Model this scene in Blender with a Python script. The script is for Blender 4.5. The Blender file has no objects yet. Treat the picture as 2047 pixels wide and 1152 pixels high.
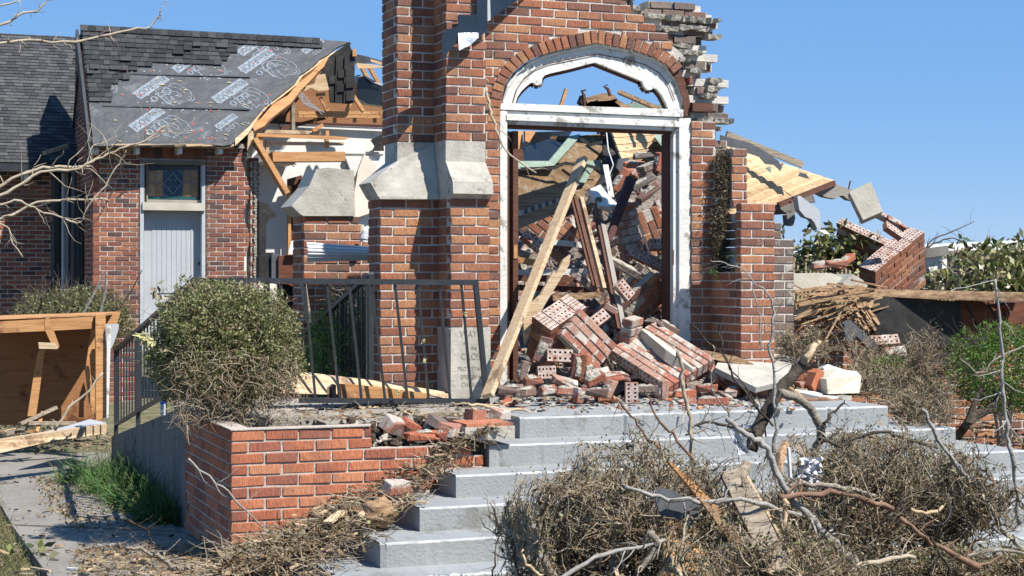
import bpy, math, random
import numpy as np
from mathutils import Vector, Matrix, noise
from mathutils.geometry import tessellate_polygon
random.seed(7); rng = np.random.default_rng(7)
R = math.radians
scene = bpy.context.scene
col = scene.collection

# ------------------------------------------------------------------ camera, sky, sun, exposure
FPX = 3400.0                      # focal length in pixels of a 2047 px wide frame
YAW = R(20.7); SN, CS = math.sin(YAW), math.cos(YAW)
EYE = 1.755; HOR = 550.0
cam_d = bpy.data.cameras.new('camera'); cam = bpy.data.objects.new('camera', cam_d); col.objects.link(cam)
cam.location = (0, 0, EYE); cam.rotation_euler = (R(90), 0, -YAW)
cam_d.sensor_width = 36; cam_d.lens = 36*FPX/2047; cam_d.shift_y = -(576-HOR)/2047
cam_d.clip_start = .1; cam_d.clip_end = 2000
cam_d.dof.use_dof = True; cam_d.dof.focus_distance = 12.6; cam_d.dof.aperture_fstop = 9
scene.camera = cam
SUN = Vector((-.40, .66, -1.0)).normalized()        # direction the light travels
world = bpy.data.worlds.new('World'); scene.world = world; world.use_nodes = True
wn = world.node_tree.nodes; wl = world.node_tree.links; wn.clear()
sky = wn.new('ShaderNodeTexSky'); sky.sky_type = 'NISHITA'; sky.sun_disc = False
sky.sun_elevation = math.asin(-SUN.z); sky.sun_rotation = math.atan2(-SUN.x, -SUN.y)
sky.air_density = .6; sky.dust_density = 0; sky.ozone_density = 3; sky.altitude = 100
bg = wn.new('ShaderNodeBackground'); bg.inputs[1].default_value = .064
wo = wn.new('ShaderNodeOutputWorld'); grade = wn.new('ShaderNodeVectorMath'); grade.operation = 'MULTIPLY_ADD'; grade.inputs[1].default_value = (.55, .42, .2); grade.inputs[2].default_value = (.75, 2.5, 6.3)   # clear, deep spring blue all round
wl.new(sky.outputs[0], grade.inputs[0]); wl.new(grade.outputs[0], bg.inputs[0]); wl.new(bg.outputs[0], wo.inputs[0])
sd = bpy.data.lights.new('sun', 'SUN'); sd.energy = 5.0; sd.angle = R(.53); sd.color = (1, .95, .87)
so = bpy.data.objects.new('sun', sd); col.objects.link(so); so.rotation_euler = SUN.to_track_quat('-Z', 'Y').to_euler()
so.location = (5, -5, 30)
scene.view_settings.view_transform = 'Standard'; scene.view_settings.look = 'None'
scene.view_settings.exposure = .86; scene.view_settings.gamma = 1

# ------------------------------------------------------------------ placing: photograph ray -> world point
def W(px, py, Y):                                   # on the plane y = Y
    u = (px-1023.5)/FPX; z = Y/(CS-u*SN)
    return Vector((z*(SN+u*CS), Y, EYE-(py-HOR)/FPX*z))
def G(px, py, Z):                                   # on the level z = Z
    z = (EYE-Z)*FPX/(py-HOR); u = (px-1023.5)/FPX
    return Vector((z*(SN+u*CS), z*(CS-u*SN), Z))
def onplane(px, py, p0, n):
    u = (px-1023.5)/FPX; d = Vector((SN+u*CS, CS-u*SN, -(py-HOR)/FPX)); o = Vector((0, 0, EYE))
    return o+d*((p0-o).dot(n)/d.dot(n))
def XY(px, Y): return W(px, 550, Y).x
def proj(p):
    z = p[0]*SN+p[1]*CS
    return (1023.5+FPX*(p[0]*CS-p[1]*SN)/z, HOR-(p[2]-EYE)*FPX/z, z)
def cv(r, u, d):                                    # vector from right / up / away comps of the view
    return Vector((r*CS+d*SN, -r*SN+d*CS, u))

# ------------------------------------------------------------------ mesh helpers
class MB:
    def __init__(s): s.v = []; s.f = []; s.mi = []
    def add(s, vs, fs, M=None, mi=0):
        b = len(s.v)
        s.v += [tuple(M @ Vector(v)) for v in vs] if M is not None else [tuple(v) for v in vs]
        s.f += [tuple(b+i for i in f) for f in fs]; s.mi += [mi]*len(fs); return s
    def box(s, a, b, M=None, mi=0):
        x0, y0, z0 = a; x1, y1, z1 = b
        vs = [(x0,y0,z0),(x1,y0,z0),(x1,y1,z0),(x0,y1,z0),(x0,y0,z1),(x1,y0,z1),(x1,y1,z1),(x0,y1,z1)]
        return s.add(vs, [(3,2,1,0),(4,5,6,7),(0,1,5,4),(1,2,6,5),(2,3,7,6),(3,0,4,7)], M, mi)
    def prism(s, pts, off, mi=0, holes=()):
        loops = [[Vector(p) for p in pts]]+[[Vector(p) for p in h] for h in holes]
        tris = tessellate_polygon(loops)
        flat = [p for l in loops for p in l]; n = len(flat); off = Vector(off)
        fs = [tuple(t) for t in tris]+[tuple(i+n for i in reversed(t)) for t in tris]
        b = 0
        for l in loops:
            m = len(l)
            for i in range(m): j = (i+1) % m; fs.append((b+i, b+j, b+j+n, b+i+n))
            b += m
        return s.add(flat+[p+off for p in flat], fs, None, mi)
    def tube(s, pts, rad, n=6, cap=True, mi=0):
        pts = [Vector(p) for p in pts]; k = len(pts)
        if not hasattr(rad, '__len__'): rad = [rad]*k
        vs = []; ref = Vector((.3, .2, .93))
        for i, p in enumerate(pts):
            t = (pts[min(i+1, k-1)]-pts[max(i-1, 0)]).normalized()
            a = t.cross(ref)
            if a.length < .1: a = t.cross(Vector((1, 0, 0)))
            a.normalize(); b = t.cross(a)
            for j in range(n):
                q = 2*math.pi*j/n; vs.append(p+(a*math.cos(q)+b*math.sin(q))*rad[i])
        fs = [(i*n+j, i*n+(j+1) % n, (i+1)*n+(j+1) % n, (i+1)*n+j) for i in range(k-1) for j in range(n)]
        if cap: fs += [tuple(range(n-1, -1, -1)), tuple(range((k-1)*n, k*n))]
        return s.add(vs, fs, None, mi)
    def bar(s, p, q, w, t, up=(0, 0, 1), ragged=0, mi=0, sub=1):
        """rectangular bar from p to q; w across the up hint, t along it; ragged splinters the far end"""
        p, q = Vector(p), Vector(q); x = (q-p).normalized(); u = Vector(up)
        y = u.cross(x).normalized(); z = x.cross(y)
        L = (q-p).length; M = Matrix((x, y, z)).transposed().to_4x4(); M.translation = p
        if not ragged: return s.box((0, -w/2, -t/2), (L, w/2, t/2), M, mi)
        n = 7; vs = []; fs = []
        for i in range(n+1):
            yy = -w/2+w*i/n; e = L-ragged*random.random()*(1 if i % 2 else .3)
            vs += [(0, yy, -t/2), (0, yy, t/2), (e, yy, -t/2*.6), (e-ragged*.2*random.random(), yy, t/2*.7)]
        for i in range(n):
            a, b = 4*i, 4*i+4
            fs += [(a, b, b+2, a+2), (a+1, a+3, b+3, b+1), (a+2, b+2, b+3, a+3), (a, a+1, b+1, b)]
        fs += [(0, 2, 3, 1), (4*n, 4*n+1, 4*n+3, 4*n+2)]
        return s.add(vs, fs, M, mi)

def new_mesh(name, v, f, smooth=False, mi=None):
    me = bpy.data.meshes.new(name); me.from_pydata(v, [], f)
    if mi and any(mi): me.polygons.foreach_set('material_index', mi)
    if smooth: me.polygons.foreach_set('use_smooth', [True]*len(me.polygons))
    me.update(); return me
def thing(name, label, cat, loc=(0, 0, 0), group=None):
    o = bpy.data.objects.new(name, None); col.objects.link(o); o.location = loc; o.empty_display_size = .1
    o['label'] = label; o['category'] = cat
    if group: o['group'] = group
    return o
def root_loc(o):
    while o.parent: o = o.parent
    return o.location
def part(name, mb, mats, parent, label=None, stuff=False, smooth=False):
    b = root_loc(parent)
    me = new_mesh(name, [(x-b.x, y-b.y, z-b.z) for x, y, z in mb.v], mb.f, smooth, mb.mi)
    for m in (mats if isinstance(mats, (list, tuple)) else [mats]): me.materials.append(m)
    o = bpy.data.objects.new(name, me); col.objects.link(o); o.parent = parent
    if label: o['label'] = label
    if stuff: o['kind'] = 'stuff'
    return o
def solo(name, mb, mats, label=None, cat=None, group=None, kind=None, smooth=False, base=None):
    if base is None:
        a = np.array(mb.v); base = Vector(((a[:, 0].min()+a[:, 0].max())/2, (a[:, 1].min()+a[:, 1].max())/2, a[:, 2].min()))
    base = Vector(base)
    me = new_mesh(name, [(x-base.x, y-base.y, z-base.z) for x, y, z in mb.v], mb.f, smooth, mb.mi)
    for m in (mats if isinstance(mats, (list, tuple)) else [mats]): me.materials.append(m)
    o = bpy.data.objects.new(name, me); col.objects.link(o); o.location = base
    if label: o['label'] = label
    if cat: o['category'] = cat
    if group: o['group'] = group
    if kind: o['kind'] = kind
    return o
# big batches with numpy -----------------------------------------------------
def np_mesh(name, V, F):                             # V (n,3), F (m,k) constant k
    me = bpy.data.meshes.new(name); k = F.shape[1]
    me.vertices.add(len(V)); me.vertices.foreach_set('co', V.astype(np.float32).ravel())
    me.loops.add(F.size); me.loops.foreach_set('vertex_index', F.astype(np.int32).ravel())
    me.polygons.add(len(F)); me.polygons.foreach_set('loop_start', (np.arange(len(F))*k).astype(np.int32))
    try: me.polygons.foreach_set('loop_total', np.full(len(F), k, np.int32))
    except Exception: pass
    me.update(calc_edges=True); me.validate(); return me
def np_obj(name, V, F, m, parent=None, base=None, **kw):
    b = np.array(root_loc(parent)) if parent else (np.array(base) if base is not None else V.mean(0))
    me = np_mesh(name, V-b, F)
    for q in (m if isinstance(m, (list, tuple)) else [m]): me.materials.append(q)
    o = bpy.data.objects.new(name, me); col.objects.link(o)
    if parent: o.parent = parent
    else: o.location = tuple(b)
    for k_, v_ in kw.items(): o[k_] = v_
    return o
def unit(a): return a/np.maximum(np.linalg.norm(a, axis=-1, keepdims=True), 1e-9)
def leaves(C, size, aspect=.5, up=.3, var=.4):
    """one bent 2-quad leaf (6 verts) per centre"""
    n = len(C); d = unit(rng.normal(size=(n, 3))+np.array([0, 0, up])); r = unit(np.cross(d, rng.normal(size=(n, 3))))
    nn = np.cross(d, r); s = size*(1-var+2*var*rng.random((n, 1))); w = s*aspect
    P = np.stack([C, C+d*s*.5+r*w*.5+nn*s*.08, C+d*s, C+d*s*.5-r*w*.5+nn*s*.08], 1)
    return P.reshape(-1, 3), np.arange(4*n).reshape(n, 4)
def twigs(P, r0, r1, sides=3):
    """P (n,k,3) paths -> thin tapered prisms"""
    n, k, _ = P.shape; T = unit(np.gradient(P, axis=1)); ref = np.array([.31, .22, .9])
    a = unit(np.cross(T, ref)); b = np.cross(T, a)
    r = np.linspace(1, 0, k)[None, :, None]*(np.asarray(r0).reshape(-1, 1, 1)-np.asarray(r1).reshape(-1, 1, 1))+np.asarray(r1).reshape(-1, 1, 1)
    V = np.stack([P+(a*math.cos(2*math.pi*j/sides)+b*math.sin(2*math.pi*j/sides))*r for j in range(sides)], 2)   # n,k,s,3
    idx = np.arange(n*k*sides).reshape(n, k, sides); F = []
    for j in range(sides):
        j2 = (j+1) % sides
        F.append(np.stack([idx[:, :-1, j], idx[:, :-1, j2], idx[:, 1:, j2], idx[:, 1:, j]], -1).reshape(-1, 4))
    return V.reshape(-1, 3), np.concatenate(F)
def paths(start, dirn, length, k=4, wob=.25, droop=0):
    n = len(start); P = np.zeros((n, k, 3)); P[:, 0] = start; d = unit(dirn); L = np.asarray(length).reshape(-1, 1)/(k-1)
    for i in range(1, k):
        d = unit(d+rng.normal(size=(n, 3))*wob+np.array([0, 0, -droop])); P[:, i] = P[:, i-1]+d*L
    return P

# ------------------------------------------------------------------ materials
def ramp(nt, stops, interp='LINEAR'):
    r = nt.nodes.new('ShaderNodeValToRGB'); e = r.color_ramp.elements; r.color_ramp.interpolation = interp
    while len(e) > 1: e.remove(e[0])
    e[0].position = stops[0][0]; e[0].color = (*stops[0][1], 1)
    for p, c in stops[1:]: x = e.new(p); x.color = (*c, 1)
    return r
ALB = .74
def mat(name, cols, scale=4, stretch=(1, 1, 1), rough=.85, bump=.3, bscale=40, bstretch=None, rand=.0, palette=None,
        stain=None, metallic=0, detail=6, spec=.3, trans=0, bdist=.01, soot=0):
    """cols: two or three colours mixed by noise; palette: per piece colour (object random + island random);
    stain = (colour, scale, threshold) patches with a shape of their own"""
    cols = [tuple(c_*ALB for c_ in c) for c in cols] if not palette else cols; palette = [tuple(c_*ALB for c_ in c) for c in palette] if palette else None
    if stain: stain = [(tuple(c_*ALB for c_ in a_), b_, d_) for a_, b_, d_ in (stain if isinstance(stain, list) else [stain])]
    m = bpy.data.materials.new(name); m.use_nodes = True; nt = m.node_tree; N = nt.nodes; L = nt.links
    bs = N['Principled BSDF']; bs.inputs['Roughness'].default_value = rough; bs.inputs['Metallic'].default_value = metallic
    bs.inputs['Specular IOR Level'].default_value = spec
    tc = N.new('ShaderNodeTexCoord'); oi = N.new('ShaderNodeObjectInfo'); ge = N.new('ShaderNodeNewGeometry')
    ad = N.new('ShaderNodeMath'); ad.operation = 'ADD'; L.new(oi.outputs['Random'], ad.inputs[0]); L.new(ge.outputs['Random Per Island'], ad.inputs[1])
    fr = N.new('ShaderNodeMath'); fr.operation = 'FRACT'; L.new(ad.outputs[0], fr.inputs[0])
    off = N.new('ShaderNodeMath'); off.operation = 'MULTIPLY'; off.inputs[1].default_value = 37 if (rand or palette) else 0; L.new(fr.outputs[0], off.inputs[0])
    vo = N.new('ShaderNodeVectorMath'); vo.operation = 'ADD'; L.new(tc.outputs['Object'], vo.inputs[0]); L.new(off.outputs[0], vo.inputs[1])
    mp = N.new('ShaderNodeMapping'); mp.inputs['Scale'].default_value = stretch; L.new(vo.outputs[0], mp.inputs[0])
    nz = N.new('ShaderNodeTexNoise'); nz.inputs['Scale'].default_value = scale; nz.inputs['Detail'].default_value = detail; nz.inputs['Roughness'].default_value = .65
    L.new(mp.outputs[0], nz.inputs['Vector'])
    k = len(cols); st = [(.32+.36*i/max(1, k-1), c) for i, c in enumerate(cols)]
    cr = ramp(nt, st); L.new(nz.outputs['Fac'], cr.inputs[0]); out = cr.outputs[0]
    if palette:
        pr = ramp(nt, [(i/len(palette), c) for i, c in enumerate(palette)], 'CONSTANT'); L.new(fr.outputs[0], pr.inputs[0])
        mx = N.new('ShaderNodeMix'); mx.data_type = 'RGBA'; mx.blend_type = 'MULTIPLY'; mx.inputs[0].default_value = 1
        L.new(pr.outputs[0], mx.inputs[6]); L.new(out, mx.inputs[7]); out = mx.outputs[2]
    if rand:
        hv = N.new('ShaderNodeHueSaturation'); mr = N.new('ShaderNodeMapRange'); mr.inputs[3].default_value = 1-rand; mr.inputs[4].default_value = 1+rand
        L.new(fr.outputs[0], mr.inputs[0]); L.new(mr.outputs[0], hv.inputs['Value']); L.new(out, hv.inputs['Color']); out = hv.outputs[0]
    if stain:
        for sc_, ss, th in (stain if isinstance(stain, list) else [stain]):
            n2 = N.new('ShaderNodeTexNoise'); n2.inputs['Scale'].default_value = ss; n2.inputs['Detail'].default_value = 7; n2.inputs['Roughness'].default_value = .7
            L.new(vo.outputs[0], n2.inputs['Vector'])
            m2 = N.new('ShaderNodeMapRange'); m2.inputs[1].default_value = th; m2.inputs[2].default_value = th+.06; L.new(n2.outputs['Fac'], m2.inputs[0])
            mx = N.new('ShaderNodeMix'); mx.data_type = 'RGBA'; L.new(m2.outputs[0], mx.inputs[0]); L.new(out, mx.inputs[6]); mx.inputs[7].default_value = (*sc_, 1); out = mx.outputs[2]
    if soot:
        ms_ = N.new('ShaderNodeMapping'); ms_.inputs['Scale'].default_value = (2.2, 2.2, .7); L.new(ge.outputs['Position'], ms_.inputs[0])
        n4 = N.new('ShaderNodeTexNoise'); n4.inputs['Scale'].default_value = 1.3; n4.inputs['Detail'].default_value = 8; n4.inputs['Roughness'].default_value = .6; L.new(ms_.outputs[0], n4.inputs['Vector'])
        m4 = N.new('ShaderNodeMapRange'); m4.inputs[1].default_value = .5; m4.inputs[2].default_value = .72; m4.inputs[4].default_value = soot; L.new(n4.outputs['Fac'], m4.inputs[0])
        mx = N.new('ShaderNodeMix'); mx.data_type = 'RGBA'; L.new(m4.outputs[0], mx.inputs[0]); L.new(out, mx.inputs[6]); mx.inputs[7].default_value = (.11, .085, .07, 1); out = mx.outputs[2]
    L.new(out, bs.inputs['Base Color'])
    if bump:
        mb_ = N.new('ShaderNodeMapping'); mb_.inputs['Scale'].default_value = bstretch or stretch; L.new(vo.outputs[0], mb_.inputs[0])
        n3 = N.new('ShaderNodeTexNoise'); n3.inputs['Scale'].default_value = bscale; n3.inputs['Detail'].default_value = 4; L.new(mb_.outputs[0], n3.inputs['Vector'])
        bp = N.new('ShaderNodeBump'); bp.inputs['Strength'].default_value = bump; bp.inputs['Distance'].default_value = bdist
        L.new(n3.outputs['Fac'], bp.inputs['Height']); L.new(bp.outputs[0], bs.inputs['Normal'])
    if trans:
        bs.inputs['Transmission Weight'].default_value = 0
        tr = N.new('ShaderNodeBsdfTranslucent'); L.new(out, tr.inputs[0]); ms = N.new('ShaderNodeMixShader'); ms.inputs[0].default_value = trans
        L.new(bs.outputs[0], ms.inputs[1]); L.new(tr.outputs[0], ms.inputs[2]); L.new(ms.outputs[0], N['Material Output'].inputs[0])
    return m
def brickmat(name, palette, stain=None):
    # wire-cut face: fine broken vertical combing with dark pits
    st = [((.10,.05,.035), 60, .635)]
    if stain: st.append(stain)
    return mat(name, [(.62, .60, .60), (1.0, 1.0, 1.0), (1.22, 1.24, 1.26)], scale=16, stretch=(7, 7, 1.6), palette=palette, rough=.93, soot=.62,
               bump=1.0, bscale=22, bstretch=(7, 7, .8), stain=st, bdist=.008)
B_TOWER = brickmat('brick_tower', [(.38,.15,.08),(.32,.125,.073),(.46,.215,.115),(.35,.135,.078),(.21,.105,.077),(.42,.165,.088),(.32,.145,.095),(.40,.175,.102),(.50,.24,.12),(.27,.12,.08)], stain=((.42,.36,.30), 11, .67))
B_PLANT = brickmat('brick_planter', [(.56,.195,.10),(.47,.155,.085),(.62,.265,.14),(.52,.18,.092),(.39,.135,.085),(.59,.22,.115)], stain=((.5,.36,.28), 8, .68))
B_ANNEX = brickmat('brick_annex', [(.30,.11,.07),(.36,.14,.085),(.24,.09,.065),(.41,.175,.10),(.12,.07,.065),(.33,.125,.08),(.28,.105,.07)])
B_GREY = brickmat('brick_inner', [(.20,.155,.135),(.24,.17,.14),(.17,.14,.125),(.27,.21,.17),(.22,.13,.10)], stain=((.45,.42,.36), 7, .58))
B_PINK = brickmat('brick_rubble', [(.42,.15,.09),(.30,.12,.09),(.46,.20,.13),(.24,.13,.11),(.36,.13,.08),(.28,.20,.17)], stain=((.52,.46,.41), 8, .57))
B_WHITE = brickmat('brick_mortared', [(.46,.21,.15),(.40,.15,.10),(.48,.27,.20)], stain=((.60,.54,.47), 6, .50))
BED = mat('mortared_brick_bed', [(.36,.22,.17),(.52,.42,.37),(.60,.53,.48)], scale=18, rand=.15, bump=.4, rough=.95, stain=((.34,.15,.10), 9, .54))
MORTAR = mat('mortar', [(.54,.50,.44),(.72,.68,.61)], scale=9, soot=.5, bump=.7, bscale=60, rough=.95)
MORTAR_L = mat('mortar_pale', [(.36,.33,.27),(.52,.48,.40)], scale=9, bump=.9, bscale=35, rough=.95, bdist=.02)
MORTAR_O = mat('mortar_planter', [(.46,.39,.33),(.62,.55,.48)], scale=9, bump=.6, bscale=50, rough=.95)
STONE = mat('limestone', [(.36,.33,.28),(.48,.45,.39),(.60,.56,.48)], scale=5, bump=.45, bscale=45, rough=.92, stain=[((.20,.18,.155), 4, .60), ((.11,.10,.09), 16, .71)])
STONE_P = mat('limestone_pale', [(.50,.46,.37),(.64,.60,.50)], scale=4, bump=.35, bscale=50, rough=.92, stain=((.3,.27,.22), 12, .70))
CONC = mat('old_concrete', [(.30,.27,.23),(.40,.37,.32)], scale=3, bump=.5, bscale=60, rough=.95, stain=[((.2,.18,.15), 3, .60), ((.12,.1,.085), 14, .72)])
WALK = mat('dirty_walk_concrete', [(.22,.20,.175),(.31,.285,.25)], scale=2.2, bump=.6, bscale=60, rough=.95, stain=[((.15,.13,.105), 1.6, .54), ((.38,.35,.31), 8, .66), ((.08,.07,.055), 20, .70)])
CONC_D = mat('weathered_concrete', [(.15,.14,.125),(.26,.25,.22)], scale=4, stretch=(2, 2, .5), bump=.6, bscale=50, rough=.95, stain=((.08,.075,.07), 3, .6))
PAINT_C = mat('blue_grey_painted_concrete', [(.30,.315,.318),(.37,.385,.388)], scale=2.5, bump=.5, bscale=55, rough=.62, stain=[((.25,.25,.235), 2.2, .56), ((.40,.37,.32), 5, .66), ((.50,.52,.52), 14, .68), ((.16,.14,.11), 22, .70)])
PAINT_E = mat('worn_step_edge', [(.38,.39,.39),(.62,.63,.62)], scale=14, bump=.5, bscale=50, rough=.7, stain=((.2,.18,.15), 20, .66))
WHITE = mat('chipped_white_paint', [(.68,.67,.62),(.84,.83,.78)], scale=6, bump=.35, bscale=40, rough=.6, stain=[((.36,.33,.28), 7, .57), ((.12,.09,.07), 20, .66)])
GREYP = mat('grey_paint', [(.46,.49,.52),(.54,.57,.60)], scale=5, bump=.15, bscale=30, rough=.6, stain=((.30,.31,.32), 10, .68))
DOORP = mat('pale_grey_door_paint', [(.44,.46,.49),(.54,.56,.59)], scale=2, bump=.2, bscale=30, rough=.6, stain=[((.33,.33,.32), 4, .62), ((.2,.18,.16), 25, .72)])
def wood(name, a, b, c=None, rough=.8, sc=5, stain=None, bump=.35, axis=0):
    st = [9, 9, 9]; st[axis] = .7
    return mat(name, [a, b]+([c] if c else []), scale=sc, stretch=tuple(st), rough=rough, bump=bump, bscale=12, rand=.12, stain=stain)
PINE = wood('pine_lumber', (.44,.28,.16), (.58,.43,.27), (.68,.55,.38), stain=[((.27,.18,.11), 3, .58), ((.12,.08,.06), 14, .68)])
PINE_O = wood('orange_lumber', (.42,.19,.075), (.56,.29,.12), (.64,.37,.17), stain=[((.27,.12,.06), 2.5, .56), ((.10,.06,.04), 13, .68)])
WOOD_DK = wood('dark_brown_wood', (.09,.038,.025), (.16,.07,.045), stain=((.3,.2,.14), 12, .73))
WOOD_MAR = wood('maroon_painted_wood', (.055,.02,.02), (.10,.04,.035))
WOOD_W = wood('weathered_grey_wood', (.16,.12,.085), (.32,.26,.19), (.42,.36,.28))
WOOD_ROT = wood('splintered_brown_wood', (.14,.075,.04), (.36,.22,.12), (.52,.37,.22), stain=((.04,.03,.025), 4, .58))
PLY = wood('roof_decking_wood', (.50,.30,.15), (.66,.46,.26), (.74,.58,.38), stain=[((.025,.03,.035), 5, .63), ((.36,.2,.09), 9, .66)])
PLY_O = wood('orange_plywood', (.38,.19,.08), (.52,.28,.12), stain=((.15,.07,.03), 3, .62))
PLY_SHADE = wood('shaded_plywood', (.30,.13,.05), (.40,.19,.085), stain=((.13,.05,.02), 2, .6))  # darker copy of the orange plywood, shade put into its colour
CHAR = mat('black_roof_felt', [(.012,.012,.013),(.045,.042,.038)], scale=5, bump=.5, bscale=18, rough=.75, stain=((.13,.105,.075), 5, .60))
FELT = mat('roof_underlayment', [(.044,.048,.055),(.070,.075,.084)], scale=3, bump=.7, bscale=6, rough=.62, spec=.4, stain=[((.12,.13,.14), 3, .60), ((.3,.27,.22), 45, .74)], bdist=.04)
PRINT = mat('underlayment_print', [(.15,.18,.21),(.33,.38,.43)], scale=22, bump=0, rough=.7)
PRINT_D = mat('underlayment_small_print', [(.09,.10,.115),(.14,.16,.175)], scale=30, bump=0, rough=.7)
SHING = mat('dark_shingle', [(.55,.55,.55),(1.15,1.15,1.15)], scale=60, palette=[(.050,.052,.056),(.038,.040,.043),(.065,.067,.072),(.046,.047,.051),(.075,.077,.082),(.032,.033,.036)], rough=.92, bump=.6, bscale=150)
SHING_L = mat('grey_shingle', [(.6,.6,.6),(1.15,1.15,1.15)], scale=60, palette=[(.085,.087,.092),(.065,.067,.072),(.105,.107,.112),(.075,.077,.082),(.12,.122,.125),(.055,.057,.06)], rough=.92, bump=.6, bscale=150)
RUSTY = mat('mossy_rusty_shingles', [(.13,.085,.045),(.22,.135,.065),(.28,.24,.19)], scale=16, bump=.8, bscale=70, rough=.95, stain=[((.50,.47,.42), 30, .62), ((.26,.14,.05), 12, .56)])
GREENM = mat('green_flashing', [(.19,.26,.20),(.28,.36,.28)], scale=6, bump=.3, bscale=20, rough=.6, stain=[((.38,.40,.34), 8, .58), ((.14,.11,.08), 10, .66)])
BLACKM = mat('black_painted_iron', [(.018,.021,.026),(.035,.04,.047)], scale=10, bump=.2, bscale=50, rough=.45, spec=.5, stain=((.10,.075,.055), 22, .71))
NAVY = mat('dark_sheet_metal', [(.022,.036,.055),(.035,.052,.075)], scale=4, bump=.3, bscale=6, rough=.28, metallic=.35, spec=.6, stain=((.2,.2,.19), 14, .70), bdist=.03)
NAVY_SHEEN = mat('bright_dented_metal', [(.30,.35,.40),(.65,.70,.76)], scale=7, bump=.5, bscale=8, rough=.3, metallic=.6, bdist=.03, stain=((.03,.045,.065), 5, .58))  # the dark sheet metal again, with its bright reflection painted into the colour
GALV = mat('white_corrugated_metal', [(.60,.62,.64),(.74,.76,.78)], scale=6, bump=.1, bscale=20, rough=.45, stain=((.4,.38,.36), 12, .7))
STRAP = mat('bright_steel_strap', [(.55,.57,.62),(.8,.82,.86)], scale=8, bump=0, rough=.3, metallic=.7)
PLASTER = mat('cream_plaster', [(.80,.77,.69),(.95,.92,.85)], scale=3, bump=.1, bscale=20, rough=.8, stain=((.62,.47,.35), 2.2, .60))
PLAS_W = mat('white_plaster', [(.74,.73,.69),(.88,.87,.83)], scale=3, bump=.2, bscale=20, rough=.8, stain=((.4,.37,.32), 5, .64))
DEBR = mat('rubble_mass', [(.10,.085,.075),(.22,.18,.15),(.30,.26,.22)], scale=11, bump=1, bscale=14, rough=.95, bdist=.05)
SOIL = mat('soil', [(.045,.032,.022),(.11,.08,.055)], scale=9, bump=1, bscale=30, rough=.97, bdist=.03, stain=((.24,.19,.13), 30, .63))
GROUND = mat('dry_lawn', [(.09,.085,.035),(.20,.175,.09),(.28,.24,.15)], scale=5, bump=1, bscale=40, rough=.97, bdist=.03, stain=[((.07,.11,.03), 3, .55), ((.38,.31,.21), 40, .68)])
BARK = mat('grey_bark', [(.18,.145,.11),(.30,.255,.20),(.40,.36,.30)], scale=14, stretch=(3, 3, 3), bump=.8, bscale=30, rough=.92, rand=.15, stain=((.5,.48,.42), 18, .66))
BARK_D = mat('dark_bark', [(.045,.036,.027),(.12,.095,.07)], scale=18, bump=1, bscale=35, rough=.95, bdist=.015, stain=((.25,.24,.18), 14, .66))
BARK_S = mat('silver_bark', [(.26,.245,.22),(.42,.40,.365)], scale=18, bump=1, bscale=30, rough=.9, stain=((.16,.13,.10), 16, .62))
BARK_R = mat('reddish_bark', [(.16,.09,.06),(.30,.18,.12)], scale=14, bump=.6, bscale=30, rough=.9, stain=((.4,.36,.29), 14, .66))
BARK_T = mat('tan_bare_twig', [(.36,.29,.20),(.52,.44,.33)], scale=14, bump=.4, bscale=30, rough=.85, stain=((.2,.15,.1), 14, .66))
TWIG = mat('dry_twigs', [(.7,.7,.7),(1.1,1.1,1.1)], scale=20, palette=[(.42,.33,.22),(.28,.20,.12),(.54,.45,.32),(.17,.12,.075),(.46,.37,.26),(.34,.25,.15)], bump=0, rough=.9)
TWIG_D = mat('dark_twigs', [(.7,.7,.7),(1.1,1.1,1.1)], scale=20, palette=[(.16,.125,.085),(.09,.07,.05),(.24,.20,.14),(.12,.095,.06)], bump=0, rough=.9)
LEAF = mat('hedge_leaf', [(.8,.8,.8),(1.15,1.15,1.15)], scale=8, palette=[(.17,.19,.06),(.25,.27,.09),(.10,.12,.035),(.35,.35,.16),(.20,.22,.075),(.43,.38,.24),(.13,.15,.05)], bump=0, rough=.5, trans=.25)
LEAF_DRY = mat('olive_dry_leaf', [(.8,.8,.8),(1.15,1.15,1.15)], scale=8, palette=[(.17,.16,.07),(.26,.23,.12),(.11,.105,.04),(.36,.31,.2),(.16,.18,.06),(.23,.2,.11)], bump=0, rough=.65, trans=.15)
LEAF_G = mat('bright_leaf', [(.8,.8,.8),(1.15,1.15,1.15)], scale=8, palette=[(.10,.21,.025),(.15,.28,.04),(.07,.15,.02),(.21,.34,.06)], bump=0, rough=.5, trans=.3)
LEAF_M = mat('magnolia_leaf', [(.8,.8,.8),(1.15,1.15,1.15)], scale=8, palette=[(.10,.14,.035),(.19,.22,.06),(.06,.09,.025),(.42,.40,.19),(.28,.28,.10),(.5,.38,.2)], bump=0, rough=.35, spec=.5, trans=.15)  # some yellow tones are sunlit highlights put into the leaf colour
LEAF_B = mat('dead_brown_leaf', [(.8,.8,.8),(1.15,1.15,1.15)], scale=8, palette=[(.22,.15,.08),(.32,.23,.13),(.15,.10,.055),(.42,.33,.20),(.28,.27,.14)], bump=0, rough=.8, trans=.1)
GRASS = mat('green_grass', [(.8,.8,.8),(1.15,1.15,1.15)], scale=8, palette=[(.11,.24,.05),(.16,.32,.09),(.07,.15,.035),(.30,.33,.12),(.18,.30,.12)], bump=0, rough=.6, trans=.3)
GRASS_D = mat('straw_grass', [(.8,.8,.8),(1.15,1.15,1.15)], scale=8, palette=[(.30,.25,.14),(.16,.18,.06),(.40,.34,.21),(.10,.14,.04),(.22,.2,.1)], bump=0, rough=.7, trans=.2)
YELLOW = mat('yellow_insulation', [(.55,.50,.22),(.72,.68,.38)], scale=14, bump=1, bscale=40, rough=.95, bdist=.02)
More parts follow.
